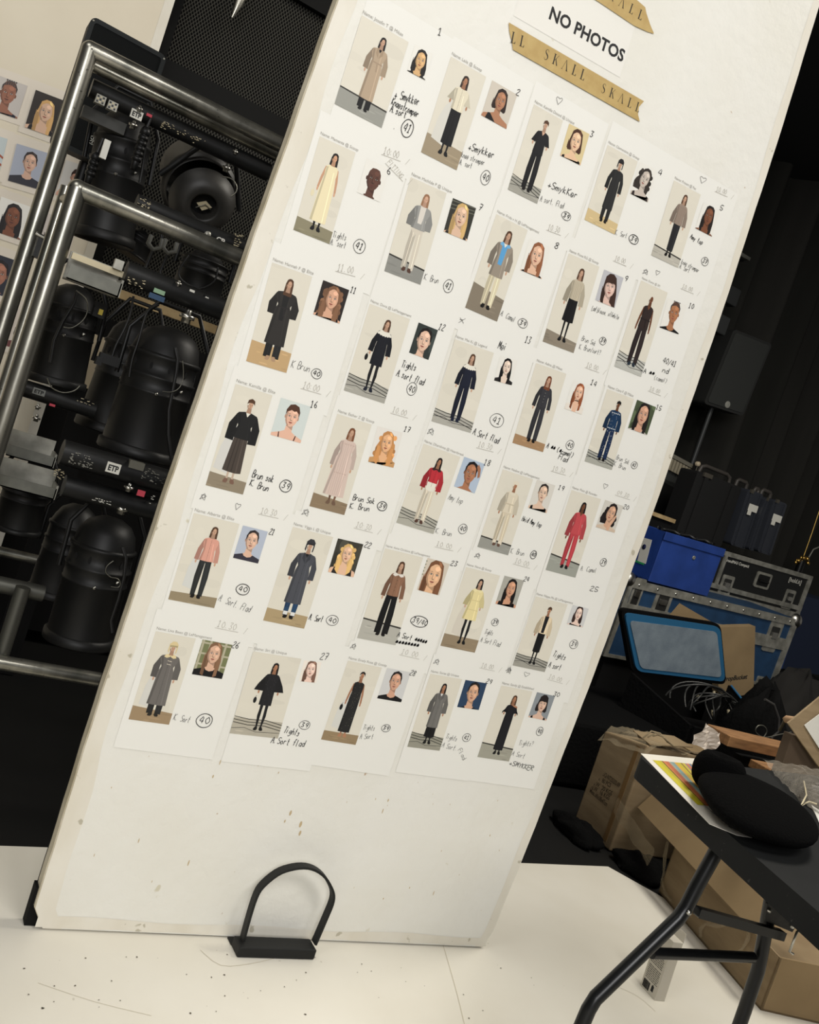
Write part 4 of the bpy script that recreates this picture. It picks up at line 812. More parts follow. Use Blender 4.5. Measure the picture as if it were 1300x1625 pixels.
# ------------------------------------------------------------------ signs and tape at the top of the board
def serif(mb, word, o, ex, ez, h, gap, off, m, only=None):
    """thin high-contrast capitals S K A L"""
    n = Vector((0, -off, 0)); x = 0
    tk, tn = h * .13, h * .035
    W = {'S': .52, 'K': .66, 'A': .70, 'L': .52, ' ': .9}
    def q(p, col=m): mb.add([o + ex * (x + a) + ez * c + n for a, c in p], [tuple(range(len(p)))], col)
    for ch in word:
        w_ = W[ch] * h
        if ch == 'L' or ch == 'K':
            q([(.08 * h, 0), (.08 * h + tk, 0), (.08 * h + tk, h), (.08 * h, h)])
            q([(0, 0), (.08 * h + tk + .07 * h, 0), (.08 * h + tk + .07 * h, tn), (0, tn)]); q([(0, h - tn), (.15 * h + tk, h - tn), (.15 * h + tk, h), (0, h)])
        if ch == 'L': q([(.1 * h, 0), (w_, 0), (w_, h * .22), (w_ - tn, h * .22), (w_ - tn * 2.5, tn), (.1 * h, tn)])
        if ch == 'K':
            q([(.08 * h + tk, h * .42), (w_ * .85, h), (w_ * .92, h), (.08 * h + tk, h * .36)]); q([(w_ * .42, h * .56), (w_ * .5, h * .64), (w_, 0), (w_ - tk, 0)])
        if ch == 'A': q([(0, 0), (tn, 0), (w_ * .5, h * .98), (w_ * .46, h)]); q([(w_ * .46, h), (w_ * .52, h), (w_, 0), (w_ - tk, 0)]); q([(-.05 * h, 0), (.1 * h, 0), (.1 * h, tn), (-.05 * h, tn)]); q([(w_ - tk - .05 * h, 0), (w_ + .05 * h, 0), (w_ + .05 * h, tn), (w_ - tk - .05 * h, tn)])
        if ch == 'S':
            P = smooth_poly([(.44, .80), (.36, .96), (.22, .98), (.10, .86), (.12, .68), (.28, .54), (.42, .40), (.44, .20), (.32, .04), (.16, .02), (.05, .18)])
            N_ = len(P)
            for i in range(N_ - 1):
                t = i / N_; ww = h * (.03 + .10 * math.exp(-((t - .5) / .2) ** 2)); a_, c_ = P[i], P[i + 1]; dx, dy = c_[0] - a_[0], c_[1] - a_[1]; L = math.hypot(dx, dy); nx, ny = -dy / L * ww / 2, dx / L * ww / 2
                q([(a_[0] * h + nx, a_[1] * h + ny), (c_[0] * h + nx, c_[1] * h + ny), (c_[0] * h - nx, c_[1] * h - ny), (a_[0] * h - nx, a_[1] * h - ny)])
        x += w_ + gap * h
# NO PHOTOS notice: white sheet with printed words, held by two strips of kraft tape
def V3(p, off): return Vector((p[0], -off, p[1]))
pl, pr = bxz(871, 23), bxz(985, 91)
ex_ = (V3(pr, 0) - V3(pl, 0)).normalized(); ez_ = Vector((-ex_.z, 0, ex_.x))
b = MB(); c_ = V3(pl, .0006) + ex_ * .07 + ez_ * .02
b.add([c_ - ex_ * .15 - ez_ * .06, c_ + ex_ * .15 - ez_ * .06, c_ + ex_ * .15 + ez_ * .15, c_ - ex_ * .15 + ez_ * .15], [(0, 1, 2, 3)], mat('notice_paper', (228, 226, 218), .6))
notice = tag(b.build('paper_notice'), 'white paper notice reading NO PHOTOS at the top of the tall board', 'notice')
b = MB(); put_text(b, 'NO PHOTOS', V3(bxz(870.5, 29), .0010), ex_, ez_, (V3(pr, 0) - V3(pl, 0)).length + .006, m_ink, bold=.03, spacing=1.02); b.build('printed_words', notice)
def tape(pts, words, label):
    b = MB(); b.add([V3(bxz(*p), .0027) for p in pts], [tuple(range(len(pts)))], m_kraft_tape)
    t = tag(b.build('paper_tape'), label, 'tape', 'printed kraft tape on the tall board')
    b = MB()
    for (wd_, xa, ya, xb, yb, h) in words:
        A_, B_2 = V3(bxz(xa, ya), 0), V3(bxz(xb, yb), 0); e1 = (B_2 - A_).normalized(); e2 = Vector((-e1.z, 0, e1.x)); hh = h / 775
        nat = sum({'S': .52, 'K': .66, 'A': .70, 'L': .52}[q] for q in wd_) * hh; gap = ((B_2 - A_).length - nat) / hh / max(1, len(wd_) - 1)
        serif(b, wd_, A_, e1, e2, hh, gap, .0030, m_ink)
    b.build('printed_letters', t)
tape([(806.5, 36), (1021, 161), (1013, 170), (1011.5, 182), (1014.5, 193.5), (813, 79), (812, 69), (807.5, 50)],
     [('LL', 809, 67.5, 830, 76, 17), ('SKALL', 861, 93.5, 925, 128.5, 17), ('SKALL', 952, 146.5, 1012, 179, 16)], 'gold kraft paper tape strip below the NO PHOTOS words, printed in black capitals')
tape([(930, -8), (1000, -8), (1023, 12), (1025, 22), (1031, 40), (1037, 54), (1027, 51), (1005, 41), (950, 4)],
     [('SKALL', 950, -11, 1016, 33, 16)], 'gold kraft tape strip above the NO PHOTOS words, cut off by the picture top')

# ------------------------------------------------------------------ hoop stand in front of the board
t = thing('hoop_stand', (onY(441, 1500, -.06).x, -.06, 0), 'black metal hoop foot clamping the bottom edge of the tall board', 'stand')
ps = [onY(*p, -.05) for p in ((386, 1492), (397, 1452), (407, 1422), (418, 1405), (440, 1387), (460, 1379), (482, 1376), (500, 1380), (515, 1391), (525, 1407), (529, 1420), (527, 1434), (518, 1456), (500, 1498))]
P2 = smooth_poly([(p.x, p.z) for p in ps])
b = MB(); vs = []
for i, p in enumerate(P2):
    a_ = P2[max(i - 1, 0)]; c_ = P2[min(i + 1, len(P2) - 1)]; dx, dz = c_[0] - a_[0], c_[1] - a_[1]; L = math.hypot(dx, dz); nx, nz = -dz / L * .003, dx / L * .003
    for (s1, yy) in ((1, -.056), (-1, -.056), (-1, -.034), (1, -.034)): vs.append((p[0] + nx * s1, yy, p[1] + nz * s1))
n = len(P2); b.add(vs, [(i * 4 + j, i * 4 + (j + 1) % 4, i * 4 + 4 + (j + 1) % 4, i * 4 + 4 + j) for i in range(n - 1) for j in range(4)], m_black)
b.build('hoop', t, bevel=.001)
xa, xb = onY(381, 1500, -.07).x, onY(502, 1508, -.07).x
b = MB(); b.box((xa, -.074, 0.0), (xb, -.028, .024), m_black); b.build('base_bar', t, bevel=.003)
b = MB(); b.box((xa, -.028, 0), (xb, -.001, .003), m_black); b.build('base_plate', t)

# ------------------------------------------------------------------ white board with portraits at the far left
YB = 1.6
b = MB(); xr = onY(262, 50, YB).x
b.box((-2.2, YB, .28), (xr, YB + .05, 3.4), mat('painted_foam_far', (219, 210, 189), .6, var=(212, 202, 180), scale=3, bump=.2, bscale=40))
b2 = tag(b.build('portrait_board'), 'white foam board behind the light rack at the far left, pinned with portrait sheets', 'board')
b = MB(); b.box((xr - .03, YB - .0006, .28), (xr, YB, 3.4), m_tape_edge); b.build('edge_tape', b2, origin=b2['_o'])
b = MB(); b.box((-1.6, YB + .005, 0), (xr - .2, YB + .045, .28), m_blackskin); b.build('foot', b2)
PORT = [
('braided hair and a navy tank top, leftmost of the top row', (-5, 119), (43.7, 136.6), (-22, 172), dict(bg=(190, 184, 178), hs='braids', hair=(66, 58, 56), skin=(146, 98, 78), top=(44, 46, 62), neck='tank', s=1.05, fy=.42)),
('long blonde hair on a dark background, beside the speaker edge', (56.6, 142.8), (104, 161), (39, 201.8), dict(bg=(50, 44, 40), hs='long', hair=(206, 164, 108), skin=(214, 178, 152), top=(34, 32, 32), neck='tank', s=.95, fy=.46)),
('dark hair tied back on a pale blue background', (26.5, 228), (78.6, 244), (12.4, 286.6), dict(bg=(164, 170, 184), hs='back', hair=(52, 44, 42), skin=(206, 168, 146), top=(50, 50, 58), neck='crew', s=.85, fy=.40)),
('cropped dark hair and bare shoulders, between the upright tubes', (105, 254), (150, 269), (88, 309), dict(bg=(206, 204, 200), hs='short', hair=(60, 44, 40), skin=(214, 166, 144), top=(60, 44, 40), neck='strap', s=.8, fy=.42)),
('diagonal red stripes, cut off at the left of the picture', (-38, 204), (12, 221), (-52, 262), dict(bg=(186, 196, 196), hs='back', hair=(170, 96, 72), skin=(206, 150, 120), top=(160, 86, 66), neck='crew', s=1.2, fy=.5)),
('long straight black hair and bare shoulders on white', (2, 312), (50, 329), (-12, 366), dict(bg=None, hs='long', hair=(36, 32, 32), skin=(124, 78, 58), top=(150, 104, 84), neck='strap', s=1.05, fy=.46)),
('black hair, mostly hidden behind the upright tubes', (72, 337), (116, 353), (57, 395), dict(bg=(200, 192, 184), hs='long', hair=(34, 30, 32), skin=(180, 130, 108), top=(40, 38, 40), neck='crew', s=1.15, fy=.5)),
('a face on a dark blue background low at the left edge', (-17, 399), (27, 414), (-33, 458), dict(bg=(44, 46, 56), hs='back', hair=(30, 26, 28), skin=(160, 110, 90), top=(52, 54, 70), neck='crew', s=1.3, fy=.5)),
('dark hair, lowest of those seen between the tubes', (28, 490), (66, 504), (8, 548), dict(bg=(210, 200, 188), hs='bob', hair=(36, 30, 30), skin=(190, 136, 116), top=(110, 66, 66), neck='crew', s=1.1, fy=.46)),
]
for k, (words, tl, tr, bl, pk) in enumerate(PORT):
    F = frY(tl, tr, bl, YB); pk = dict(pk); sc_ = pk.pop('s', 1)
    mx_, my_ = .16, .17
    b = MB(); b.add([F(-mx_, -my_ - .06, .0012 + .0002 * k), F(1 + mx_, -my_ - .06, .0012 + .0002 * k), F(1 + mx_, 1.16, .0012 + .0002 * k), F(-mx_, 1.16, .0012 + .0002 * k)], [(0, 1, 2, 3)], mat('copy_paper_far', (216, 207, 192), .6))
    sh_t = tag(b.build('portrait_sheet'), 'far left portrait sheet: ' + words, 'paper sheet', 'portrait sheets on the far left board')
    P = portrait(F.W, F.H, s=sc_ * F.W * 1.36, seed=k, **pk)
    if k == 4:
        for i in range(4): P.p([(0, F.H * (.1 + .2 * i)), (F.W, F.H * (.5 + .2 * i)), (F.W, F.H * (.56 + .2 * i)), (0, F.H * (.16 + .2 * i))], (158, 84, 60))
    P.build('portrait_photo', sh_t, lambda x, y, o, F=F: F(x / F.W, y / F.H, .0036 + o), 2e-5)

# ------------------------------------------------------------------ speaker behind the rack
F = frY((146, 25), (265, 90), (81, 225), 1.15)
t = thing('loudspeaker', F(.5, 1, -.1), 'black loudspeaker with raised rounded rim standing behind the light rack at the upper left', 'speaker')
def rrect(F, u0, v0, u1, v1, r, c, n=6):
    ru, rv = r / F.W, r / F.H; P = []
    for (cu, cv, a0) in ((u1 - ru, v0 + rv, -90), (u1 - ru, v1 - rv, 0), (u0 + ru, v1 - rv, 90), (u0 + ru, v0 + rv, 180)):
        for i in range(n + 1):
            a = math.radians(a0 + 90 * i / n); P.append(F(cu + ru * math.cos(a), cv + rv * math.sin(a), c))
    return P
b = MB(); b.prism(rrect(F, 0, 0, 1, 1, .018, 0), F.n * -.07, m_speaker); b.build('cabinet', t)
b = MB(); A_, B_2 = rrect(F, 0, 0, 1, 1, .018, .004), rrect(F, .055, .035, .945, .965, .008, .004); n = len(A_)
A0, B0 = rrect(F, 0, 0, 1, 1, .018, 0), rrect(F, .055, .035, .945, .965, .008, -.006 + .006)
b.add(A_ + B_2 + A0 + B0, [(i, (i + 1) % n, n + (i + 1) % n, n + i) for i in range(n)] + [(i, (i + 1) % n, 2 * n + (i + 1) % n, 2 * n + i) for i in range(n)] + [(n + i, n + (i + 1) % n, 3 * n + (i + 1) % n, 3 * n + i) for i in range(n)], mat('speaker_rim', (14, 19, 19), .55, spec=.25)); b.build('rim', t)
b = MB(); b.prism(rrect(F, .06, .04, .94, .96, .006, .0015), F.n * -.001, m_grille); b.build('grille', t)
for (u, v) in ((.03, .03), (.97, .03), (.03, .97), (.97, .97)):
    b = MB(); b.lathe(F(u, v, .0035), F.n, [(0, .003), (.002, .003), (.0025, .0001)], m_alu, 10); b.build('screw', t)
u, v = F.px(147, 223); b = MB()
rr = .0125; N = 26
b.add([F(u + q * math.cos(6.283 * i / N) / F.W, v + q * math.sin(6.283 * i / N) / F.H, .0028) for q in (rr, rr * .84) for i in range(N)], [(i, (i + 1) % N, N + (i + 1) % N, N + i) for i in range(N)], m_logo)
for k in range(3):
    a = math.radians(90 + 120 * k); dx, dy = math.cos(a), math.sin(a)
    b.add([F(u + (dx * r_ - dy * s_ * .0012) / F.W, v + (dy * r_ + dx * s_ * .0012) / F.H, .0028) for r_, s_ in ((-.009, -1), (-.009, 1), (.009, 1), (.009, -1))], [(0, 1, 2, 3)], m_logo)
b.build('round_logo', t)
b = MB(); base = F(.5, 1, -.08); b.tube([(base.x, base.y, 0.02), base], .018, m_blackmetal); b.build('pole', t)
b = MB(); b.lathe((base.x, base.y, 0), (0, 0, 1), [(0, .001), (0, .2), (.02, .2), (.022, .001)], m_blackmetal); b.build('base_plate', t)

# ------------------------------------------------------------------ light rack: tube frames
YA, YF = .7, .45
def axis_x(px, py, y): return onY(px, py, y).x
def elbow(pts, r, m, name, par):
    b = MB(); b.tube(pts, r, m, 18); return b.build(name, par)
xA = axis_x(70, 310, YA); zA = onY(300, 157, YA).z
t = thing('rack_frame', (xA, YA, 0), 'taller rear tube frame of the light rack with a double top rail', 'rack frame')
elbow([(xA, YA, 0), (xA, YA, zA)], .0205, m_pipe, 'upright', t)
elbow([(xA - .0, YA, zA), (1.0, YA, zA)], .0205, m_pipe, 'top_rail', t)
b = MB(); b.lathe((xA, YA, zA), (0, 0, 1), [(-.0206 * math.cos(q * math.pi / 12), .0206 * math.sin(q * math.pi / 12)) for q in range(13)], m_pipe, 20); b.build('corner_joint', t)
zA2 = onY(300, 182, YA + .12).z
elbow([(xA + .01, YA + .10, zA2), (1.0, YA + .10, zA2)], .016, m_pipe, 'second_rail', t)
elbow([(xA + .01, YA, zA2), (xA + .01, YA + .10, zA2)], .014, m_pipe, 'rail_bracket', t)
elbow([(1.0, YA, 0), (1.0, YA, zA)], .0205, m_pipe, 'upright', t)
xB = axis_x(85, 420, YF); zB = onY(250, 354, YF).z
t = thing('rack_frame', (xB, YF, 0), 'lower front tube frame of the light rack, in front of the taller frame', 'rack frame')
elbow([(xB, YF, 0), (xB, YF, zB)], .0215, m_pipe, 'upright', t)
elbow([(xB, YF, zB), (1.0, YF, zB)], .0205, m_pipe, 'top_rail', t)
b = MB(); b.lathe((xB, YF, zB), (0, 0, 1), [(-.0216 * math.cos(q * math.pi / 12), .0216 * math.sin(q * math.pi / 12)) for q in range(13)], m_pipe, 20); b.build('corner_joint', t)
xB2 = axis_x(92, 345, YF + .10); elbow([(xB2, YF + .10, 0), (xB2, YF + .10, zB + .01)], .015, m_pipe, 'rear_upright', t)
elbow([(xB2, YF + .10, zB - .02), (xB, YF, zB - .02)], .012, m_pipe, 'spacer', t)
zL = onY(80, 1065, YF).z
elbow([(-1.1, YF, zL), (1.0, YF, zL)], .0175, m_pipe, 'bottom_rail', t)
xs = axis_x(16, 990, YF + .05); z0 = onY(14, 1050, YF + .05).z; z1 = onY(20, 925, YF + .05).z
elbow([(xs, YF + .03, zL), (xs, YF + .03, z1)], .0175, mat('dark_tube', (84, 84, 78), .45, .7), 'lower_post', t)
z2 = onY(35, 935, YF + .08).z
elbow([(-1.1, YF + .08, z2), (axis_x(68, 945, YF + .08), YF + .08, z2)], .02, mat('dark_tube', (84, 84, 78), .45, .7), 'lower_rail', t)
elbow([(1.0, YF, 0), (1.0, YF, zB)], .0205, m_pipe, 'upright', t)
YL = .9; z3 = onY(40, 884, YL).z
elbow([(-1.1, YL, z3), (axis_x(75, 892, YL), YL, z3)], .014, m_pipe, 'rear_rail', t)
elbow([(-1.1, YF, zL), (-1.1, YL, z3)], .014, m_pipe, 'rail_link', t)
for (px, py) in ((68, 392), (72, 408)):
    p = onY(px, py, YA - .05)
b = MB(); p = onY(70, 398, YA - .06); b.box((p.x - .022, p.y - .02, p.z - .022), (p.x + .03, p.y + .03, p.z + .03), m_blackmetal); b.tube([(p.x - .03, p.y - .02, p.z + .03), (p.x + .03, p.y - .02, p.z + .022)], .005, m_silver, 8)
tag(b.build('pipe_clamp'), 'small dark clamp fixed between the two left uprights of the light rack', 'clamp')

# ------------------------------------------------------------------ socket bars and channels
def hbar(a, c, y, r, label, name='lighting_bar', cat='bar', m=None, group='black bars of the light rack'):
    pa, pc = onY(*a, y), onY(*c, y); z = (pa.z + pc.z) / 2
    t = thing(name, (pa.x, y, z), label, cat, group)
    b = MB(); b.tube([(pa.x, y, z), (pc.x, y, z)], r, m or m_blackmetal, 16); b.build('tube', t)
    return t, y - r, z, pa.x, pc.x
def sticker(t, y, px, py, w_, h_, m, txt=None, mt=None, name='sticker', two=None):
    p = onY(px, py, y - .003); b = MB()
    b.box((p.x - w_ / 2, p.y - .0006, p.z - h_ / 2), (p.x + w_ / 2, p.y + .004, p.z + h_ / 2), m)
    o = b.build(name, t)
    if txt:
        b = MB(); put_text(b, txt, Vector((p.x - w_ * .38, p.y - .0010, p.z - h_ * .28)), Vector((1, 0, 0)), Vector((0, 0, 1)), w_ * .76, mt, bold=.04, height=h_ * .55); b.build('printed_text', o)
    return o
def bolt(t, px, py, y, s=.012):
    p = onY(px, py, y); b = MB(); b.lathe((p.x, p.y, p.z), (0, 0, 1), [(-s * 1.4, .001), (-s * 1.4, s * .8), (-s * .6, s * .8), (-s * .6, s * 1.3), (0, s * 1.3), (0, s * .5), (s * .8, s * .5), (s, .001)], m_silver, 10); b.build('bolt', t)
def socket(t, px, py, y, w_=.02, m=None):
    p = onY(px, py, y); b = MB(); b.box((p.x - w_ / 2, p.y, p.z - w_ * .45), (p.x + w_ / 2, p.y + .02, p.z + w_ * .45), m_alu)
    for i in range(3):
        for j in range(3): b.box((p.x - w_ * .4 + i * w_ * .28, p.y - .002, p.z - w_ * .36 + j * w_ * .26), (p.x - w_ * .22 + i * w_ * .28, p.y, p.z - w_ * .2 + j * w_ * .26), m_cream if (i + j) % 2 else m_blackmetal)
    b.build('socket_plate', t)
def scuffs(t, px, py, y, n, m=m_cream, spread=(.05, .012), seed=0):
    rnd = random.Random(seed); b = MB()
    for i in range(n):
        p = onY(px, py, y); x = p.x + rnd.uniform(-1, 1) * spread[0]; z = p.z + rnd.uniform(-1, 1) * spread[1]; l = rnd.uniform(.001, .006); h = rnd.uniform(.0006, .002)
        b.box((x, y - .0004, z), (x + l, y + .004, z + h), m)
    b.build('worn_tape_residue', t)
t, yy, z, xa, xb = hbar((140, 152), (430, 262), .82, .024, 'topmost black socket bar of the light rack, below the double rail')
for q in ((160, 158), (179, 168)): socket(t, *q, .79, .024)
sticker(t, .795, 217, 182, .030, .022, m_white, 'ETP', m_ink, 'white_label'); sticker(t, .795, 237, 183, .014, .007, m_red, name='red_tag')
bolt(t, 212, 197, .79, .009); bolt(t, 360, 265, .79, .009); bolt(t, 222, 172, .79, .007); bolt(t, 374, 240, .79, .006)
scuffs(t, 290, 212, .795, 40, spread=(.06, .010), seed=1)
pa = onY(131, 174, .86); pb = onY(200, 200, .86); b = MB(); b.box((pa.x, .85, pa.z - .018), (pb.x, .88, pa.z + .012), mat('dark_grey_channel', (60, 60, 56), .6)); b.build('grey_channel', t)
t, yy, z, xa, xb = hbar((214, 327), (388, 388), .6, .021, 'second black bar down in the light rack, with white letters at its right end')
scuffs(t, 226, 326, .578, 26, spread=(.016, .016), seed=2); scuffs(t, 376, 381, .578, 26, spread=(.01, .016), seed=3)
p = onY(343, 380, .578); b = MB(); put_text(b, 'CP', Vector((p.x, .5775, p.z - .004)), Vector((1, 0, 0)), Vector((0, 0, 1)), .022, m_white, bold=.03); b.build('painted_letters', t)
p = onY(330, 372, .575); b = MB(); b.lathe((p.x, .58, p.z), (0, -1, 0), [(0, .008), (.006, .008), (.006, .001)], m_alu, 12); b.build('knob', t)
def channel(a, c, y, hgt, dep, label):
    pa, pc = onY(*a, y), onY(*c, y); z = (pa.z + pc.z) / 2
    t = thing('metal_channel', (pa.x, y, z), label, 'channel', 'open aluminium channels of the light rack')
    b = MB(); b.box((pa.x, y, z - hgt), (pc.x, y + .003, z - .008), m_chan); b.build('front_flange', t)
    b = MB(); b.box((pa.x, y, z - hgt), (pc.x, y + dep, z - hgt + .003), m_alu); b.build('tray', t)
    b = MB(); b.box((pa.x, y + dep, z - hgt), (pc.x, y + dep + .003, z + .026), m_alu); b.build('rear_flange', t)
    b = MB(); b.box((pc.x - .003, y, z - hgt), (pc.x + .002, y + dep, z), m_alu); b.build('end_plate', t)
    return t
t = channel((113, 417), (197, 442), .42, .040, .07, 'upper open aluminium channel, in the middle of the light rack')
b = MB(); pa = onY(114, 405, .46); pb = onY(203, 430, .46); b.box((pa.x, .455, pa.z - .007), (pb.x, .465, pa.z + .007), m_cream); b.build('cream_strip', t)
b = MB(); p = onY(190, 422, .45); b.box((p.x - .014, .44, p.z - .01), (p.x + .006, .455, p.z + .012), m_alu); b.build('clip', t)
t = channel((16, 700), (90, 722), .70, .036, .07, 'second lowest open aluminium channel, at the left of the light rack')
t = channel((0, 746), (92, 772), .60, .036, .07, 'lowest open aluminium channel, at the left of the light rack')
scuffs(t, 93, 752, .599, 20, spread=(.012, .012), seed=6)
t, yy, z, xa, xb = hbar((196, 440), (362, 486), .44, .026, 'third black bar down in the light rack, with green and blue stickers')
sticker(t, .42, 253, 463, .026, .010, m_green_st); sticker(t, .42, 249, 472, .036, .012, m_blue_st); sticker(t, .42, 328, 474, .012, .016, m_blackmetal, '80', m_white)
sticker(t, .42, 305, 462, .012, .006, m_white); bolt(t, 298, 500, .42, .014); bolt(t, 284, 449, .42, .006)
scuffs(t, 215, 447, .413, 14, spread=(.02, .012), seed=4)
p1, p2 = onY(132, 449, 1.35), onY(350, 522, 1.35); b = MB(); b.box((p1.x, 1.34, (p1.z + p2.z) / 2 - .014), (p2.x, 1.37, (p1.z + p2.z) / 2 + .014), m_tan)
tag(b.build('wooden_batten'), 'pale wooden batten seen behind the cans in the middle of the light rack', 'batten')
t, yy, z, xa, xb = hbar((30, 612), (150, 652), .75, .022, 'fourth black bar down in the light rack, mostly in shadow at the left')
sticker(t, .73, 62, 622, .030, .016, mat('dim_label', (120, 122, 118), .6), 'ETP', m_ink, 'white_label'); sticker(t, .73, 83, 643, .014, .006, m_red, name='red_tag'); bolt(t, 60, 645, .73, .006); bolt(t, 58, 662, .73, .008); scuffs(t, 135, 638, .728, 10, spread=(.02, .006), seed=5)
t, yy, z, xa, xb = hbar((96, 722), (275, 762), .46, .030, 'fifth black bar down in the light rack, with a white label and multi-pin connector')
sticker(t, .428, 180, 743, .032, .024, m_white, 'ETP', m_ink, 'white_label'); scuffs(t, 245, 757, .429, 36, m_alu, spread=(.03, .016), seed=8); scuffs(t, 130, 731, .429, 44, m_alu, spread=(.028, .014), seed=9)
b = MB(); p = onY(216, 738, .44); b.box((p.x - .018, .43, p.z - .009), (p.x + .018, .45, p.z + .009), mat('worn_plate', (92, 90, 80), .5)); b.build('latch', t)
t, yy, z, xa, xb = hbar((100, 772), (262, 812), .46, .026, 'lowest black bar of the light rack, with a pink tag')
sticker(t, .432, 224, 783, .018, .014, m_red, name='pink_tag'); bolt(t, 205, 772, .436, .009); bolt(t, 194, 805, .45, .012); scuffs(t, 160, 795, .433, 16, m_white, spread=(.02, .004), seed=10); scuffs(t, 240, 793, .433, 6, m_white, spread=(.002, .01), seed=11)

# ------------------------------------------------------------------ black can lights
def can(ptop, pbot, y, d, label, detail=1, cord=None, seed=0):
    """vertical black can: domed rear cap on top, rings, flared front rim at the bottom, yoke, cord"""
    a, c = onY(*ptop, y), onY(*pbot, y); R = d / 2; L = (a - c).length
    t = thing('stage_light', (a.x, a.y, a.z - L), label, 'stage light', 'black can lights hanging in the rack')
    O = Vector((a.x, y, a.z)); ax = (c - a).normalized()
    b = MB(); b.lathe(O, ax, [(0, .001), (.004, R * .35), (.018, R * .66), (.04, R * .84), (L * .22, R * .93)], m_canblack); b.build('rear_cap', t)
    b = MB(); b.lathe(O, ax, [(L * .22, R * .93), (L * .23, R * 1.0), (L * .25, R * 1.0), (L * .26, R * .94), (L * .38, R * .95), (L * .385, R * 1.0), (L * .40, R * 1.0), (L * .41, R * .96), (L * .50, R * .97), (L * .503, R * .985), (L * .515, R * .985), (L * .52, R * .96), (L * .92, R * 1.0)], m_canblack); b.build('can_body', t)
    b = MB(); b.lathe(O, ax, [(L * .92, R * 1.0), (L * .93, R * 1.09), (L * .99, R * 1.10), (L, R * 1.07), (L * .985, R * .98), (L * .95, R * .6), (L * .94, .001)], m_canblack); b.build('front_rim', t)
    if detail:
        for k in range(5):
            ang = math.radians(-150 + 30 * k); e = Vector((math.cos(ang), math.sin(ang), 0)); e = (e - ax * e.dot(ax)).normalized()
            sd = ax.cross(e); b = MB(); p = O + ax * (L * .32) + e * (R * .945)
            b.prism([p + sd * (.004 * math.cos(q)) + ax * (.009 * math.sin(q)) for q in [i * .7854 for i in range(8)]], e * .0012, mat('slot_dark', (5, 5, 5), .9)); b.build('vent_slot', t)
        # yoke strap and rivets
        for k, aa in ((0, -62), (1, -100)):
            e = Vector((math.cos(math.radians(aa)), math.sin(math.radians(aa)), 0)); p = O + ax * (L * (.44 + .07 * k)) + e * R
            b = MB(); b.lathe(p, e, [(0, .0045), (.003, .004), (.004, .001)], m_silver, 10); b.build('rivet', t)
    b = MB(); yz = O + Vector((0, 0, .05)); sx_ = Vector((R + .012, 0, 0))
    b.tube([O + ax * (L * .45) - sx_, O + ax * (L * .1) - sx_, yz - sx_ * .5, yz + sx_ * .5, O + ax * (L * .1) + sx_, O + ax * (L * .45) + sx_], .006, m_blackmetal, 8); b.build('yoke', t)
    if cord:
        b = MB(); P = [onY(q[0], q[1], y - R - .012 - (.004 * (i % 2))) for i, q in enumerate(cord)]
        P = [Vector((p.x, p.y, p.z)) for p in P]; b.tube(P, .0042, m_cable, 8); b.build('cord', t)
    return t
def wire(name, pts, y, r, m, label, cat, group=None):
    b = MB(); P = [onY(q[0], q[1], y) for q in pts]; Q = smooth_poly([(p.x, p.z) for p in P]); b.tube([(q[0], y, q[1]) for q in Q], r, m, 6)
    return tag(b.build(name), label, cat, group)
can((205, 178), (163, 385), .95, .155, 'black can light at the upper left of the rack, under the topmost bar', 1, [(231, 190), (233, 205), (230, 240), (226, 268), (222, 290)])
can((122, 452), (86, 610), .80, .145, 'black can light left of centre in the rack, behind the front uprights', 1, [(122, 462), (118, 480), (100, 510), (86, 540), (80, 575)])
can((222, 510), (163, 684), .95, .15, 'black can light half hidden behind the large middle one', 1)
can((276, 520), (216, 722), .62, .185, 'large black can light hanging in the middle of the rack beside the board edge', 1, [(278, 552), (282, 570), (280, 590), (274, 620), (268, 650), (267, 690), (272, 730)])
can((128, 800), (82, 945), .80, .13, 'black can light low in the rack, behind the lowest large one', 0)
can((178, 820), (124, 1018), .58, .165, 'lowest large black can light beside the board edge', 1, [(194, 868), (200, 885), (197, 915), (188, 950), (176, 985), (178, 1004)])
can((52, 742), (24, 842), .78, .12, 'small black can light at the far left under the lowest channel', 0)
can((332, 398), (308, 474), .75, .13, 'black can light under the second bar, close to the board edge', 0)
can((228, 365), (205, 405), 1.1, .1, 'short black can light in the shadow under the second bar', 0)
# the one turned to face away: round rear seen with its rings
cpt = onY(318, 306, .99); ax = (CAM - cpt).normalized(); ax = (ax + Vector((.25, 0, -.35))).normalized(); ax0 = ax
t = thing('stage_light', tuple(cpt), 'round black can light turned so that its ringed back faces the room', 'stage light', 'black can lights hanging in the rack')
R = .103; mm = mat('dusty_black_can', (50, 48, 44), .5, var=(34, 33, 31), scale=12, bump=.1, bscale=30)
b = MB(); b.lathe(cpt, ax, [(-.16, .001), (-.16, R * .98), (-.05, R * 1.0), (-.045, R * 1.05), (-.02, R * 1.05), (-.018, R * .98), (.0, R * .97), (.002, R * .93)], mm, 40); b.build('can_body', t)
O2 = cpt + Vector((.012, 0, -.018))
b = MB(); b.lathe(O2, ax, [(0, R * .93), (.006, R * .90), (.028, R * .80), (.044, R * .62), (.048, R * .42), (.044, R * .36), (.0, R * .34)], mm, 40); b.build('rear_cap', t)
b = MB(); b.lathe(O2, ax, [(.01, R * .34), (.008, .001)], m_blackmetal, 30); b.build('dark_recess', t)
b = MB(); e1 = ax.cross(Vector((0, 0, 1))).normalized(); e2 = e1.cross(ax)
b.prism([O2 + ax * .036 + e1 * x + e2 * z_ for x, z_ in ((-.022, .006), (.0, .016), (.022, .0), (.0, -.014))], ax * .004, m_cream)
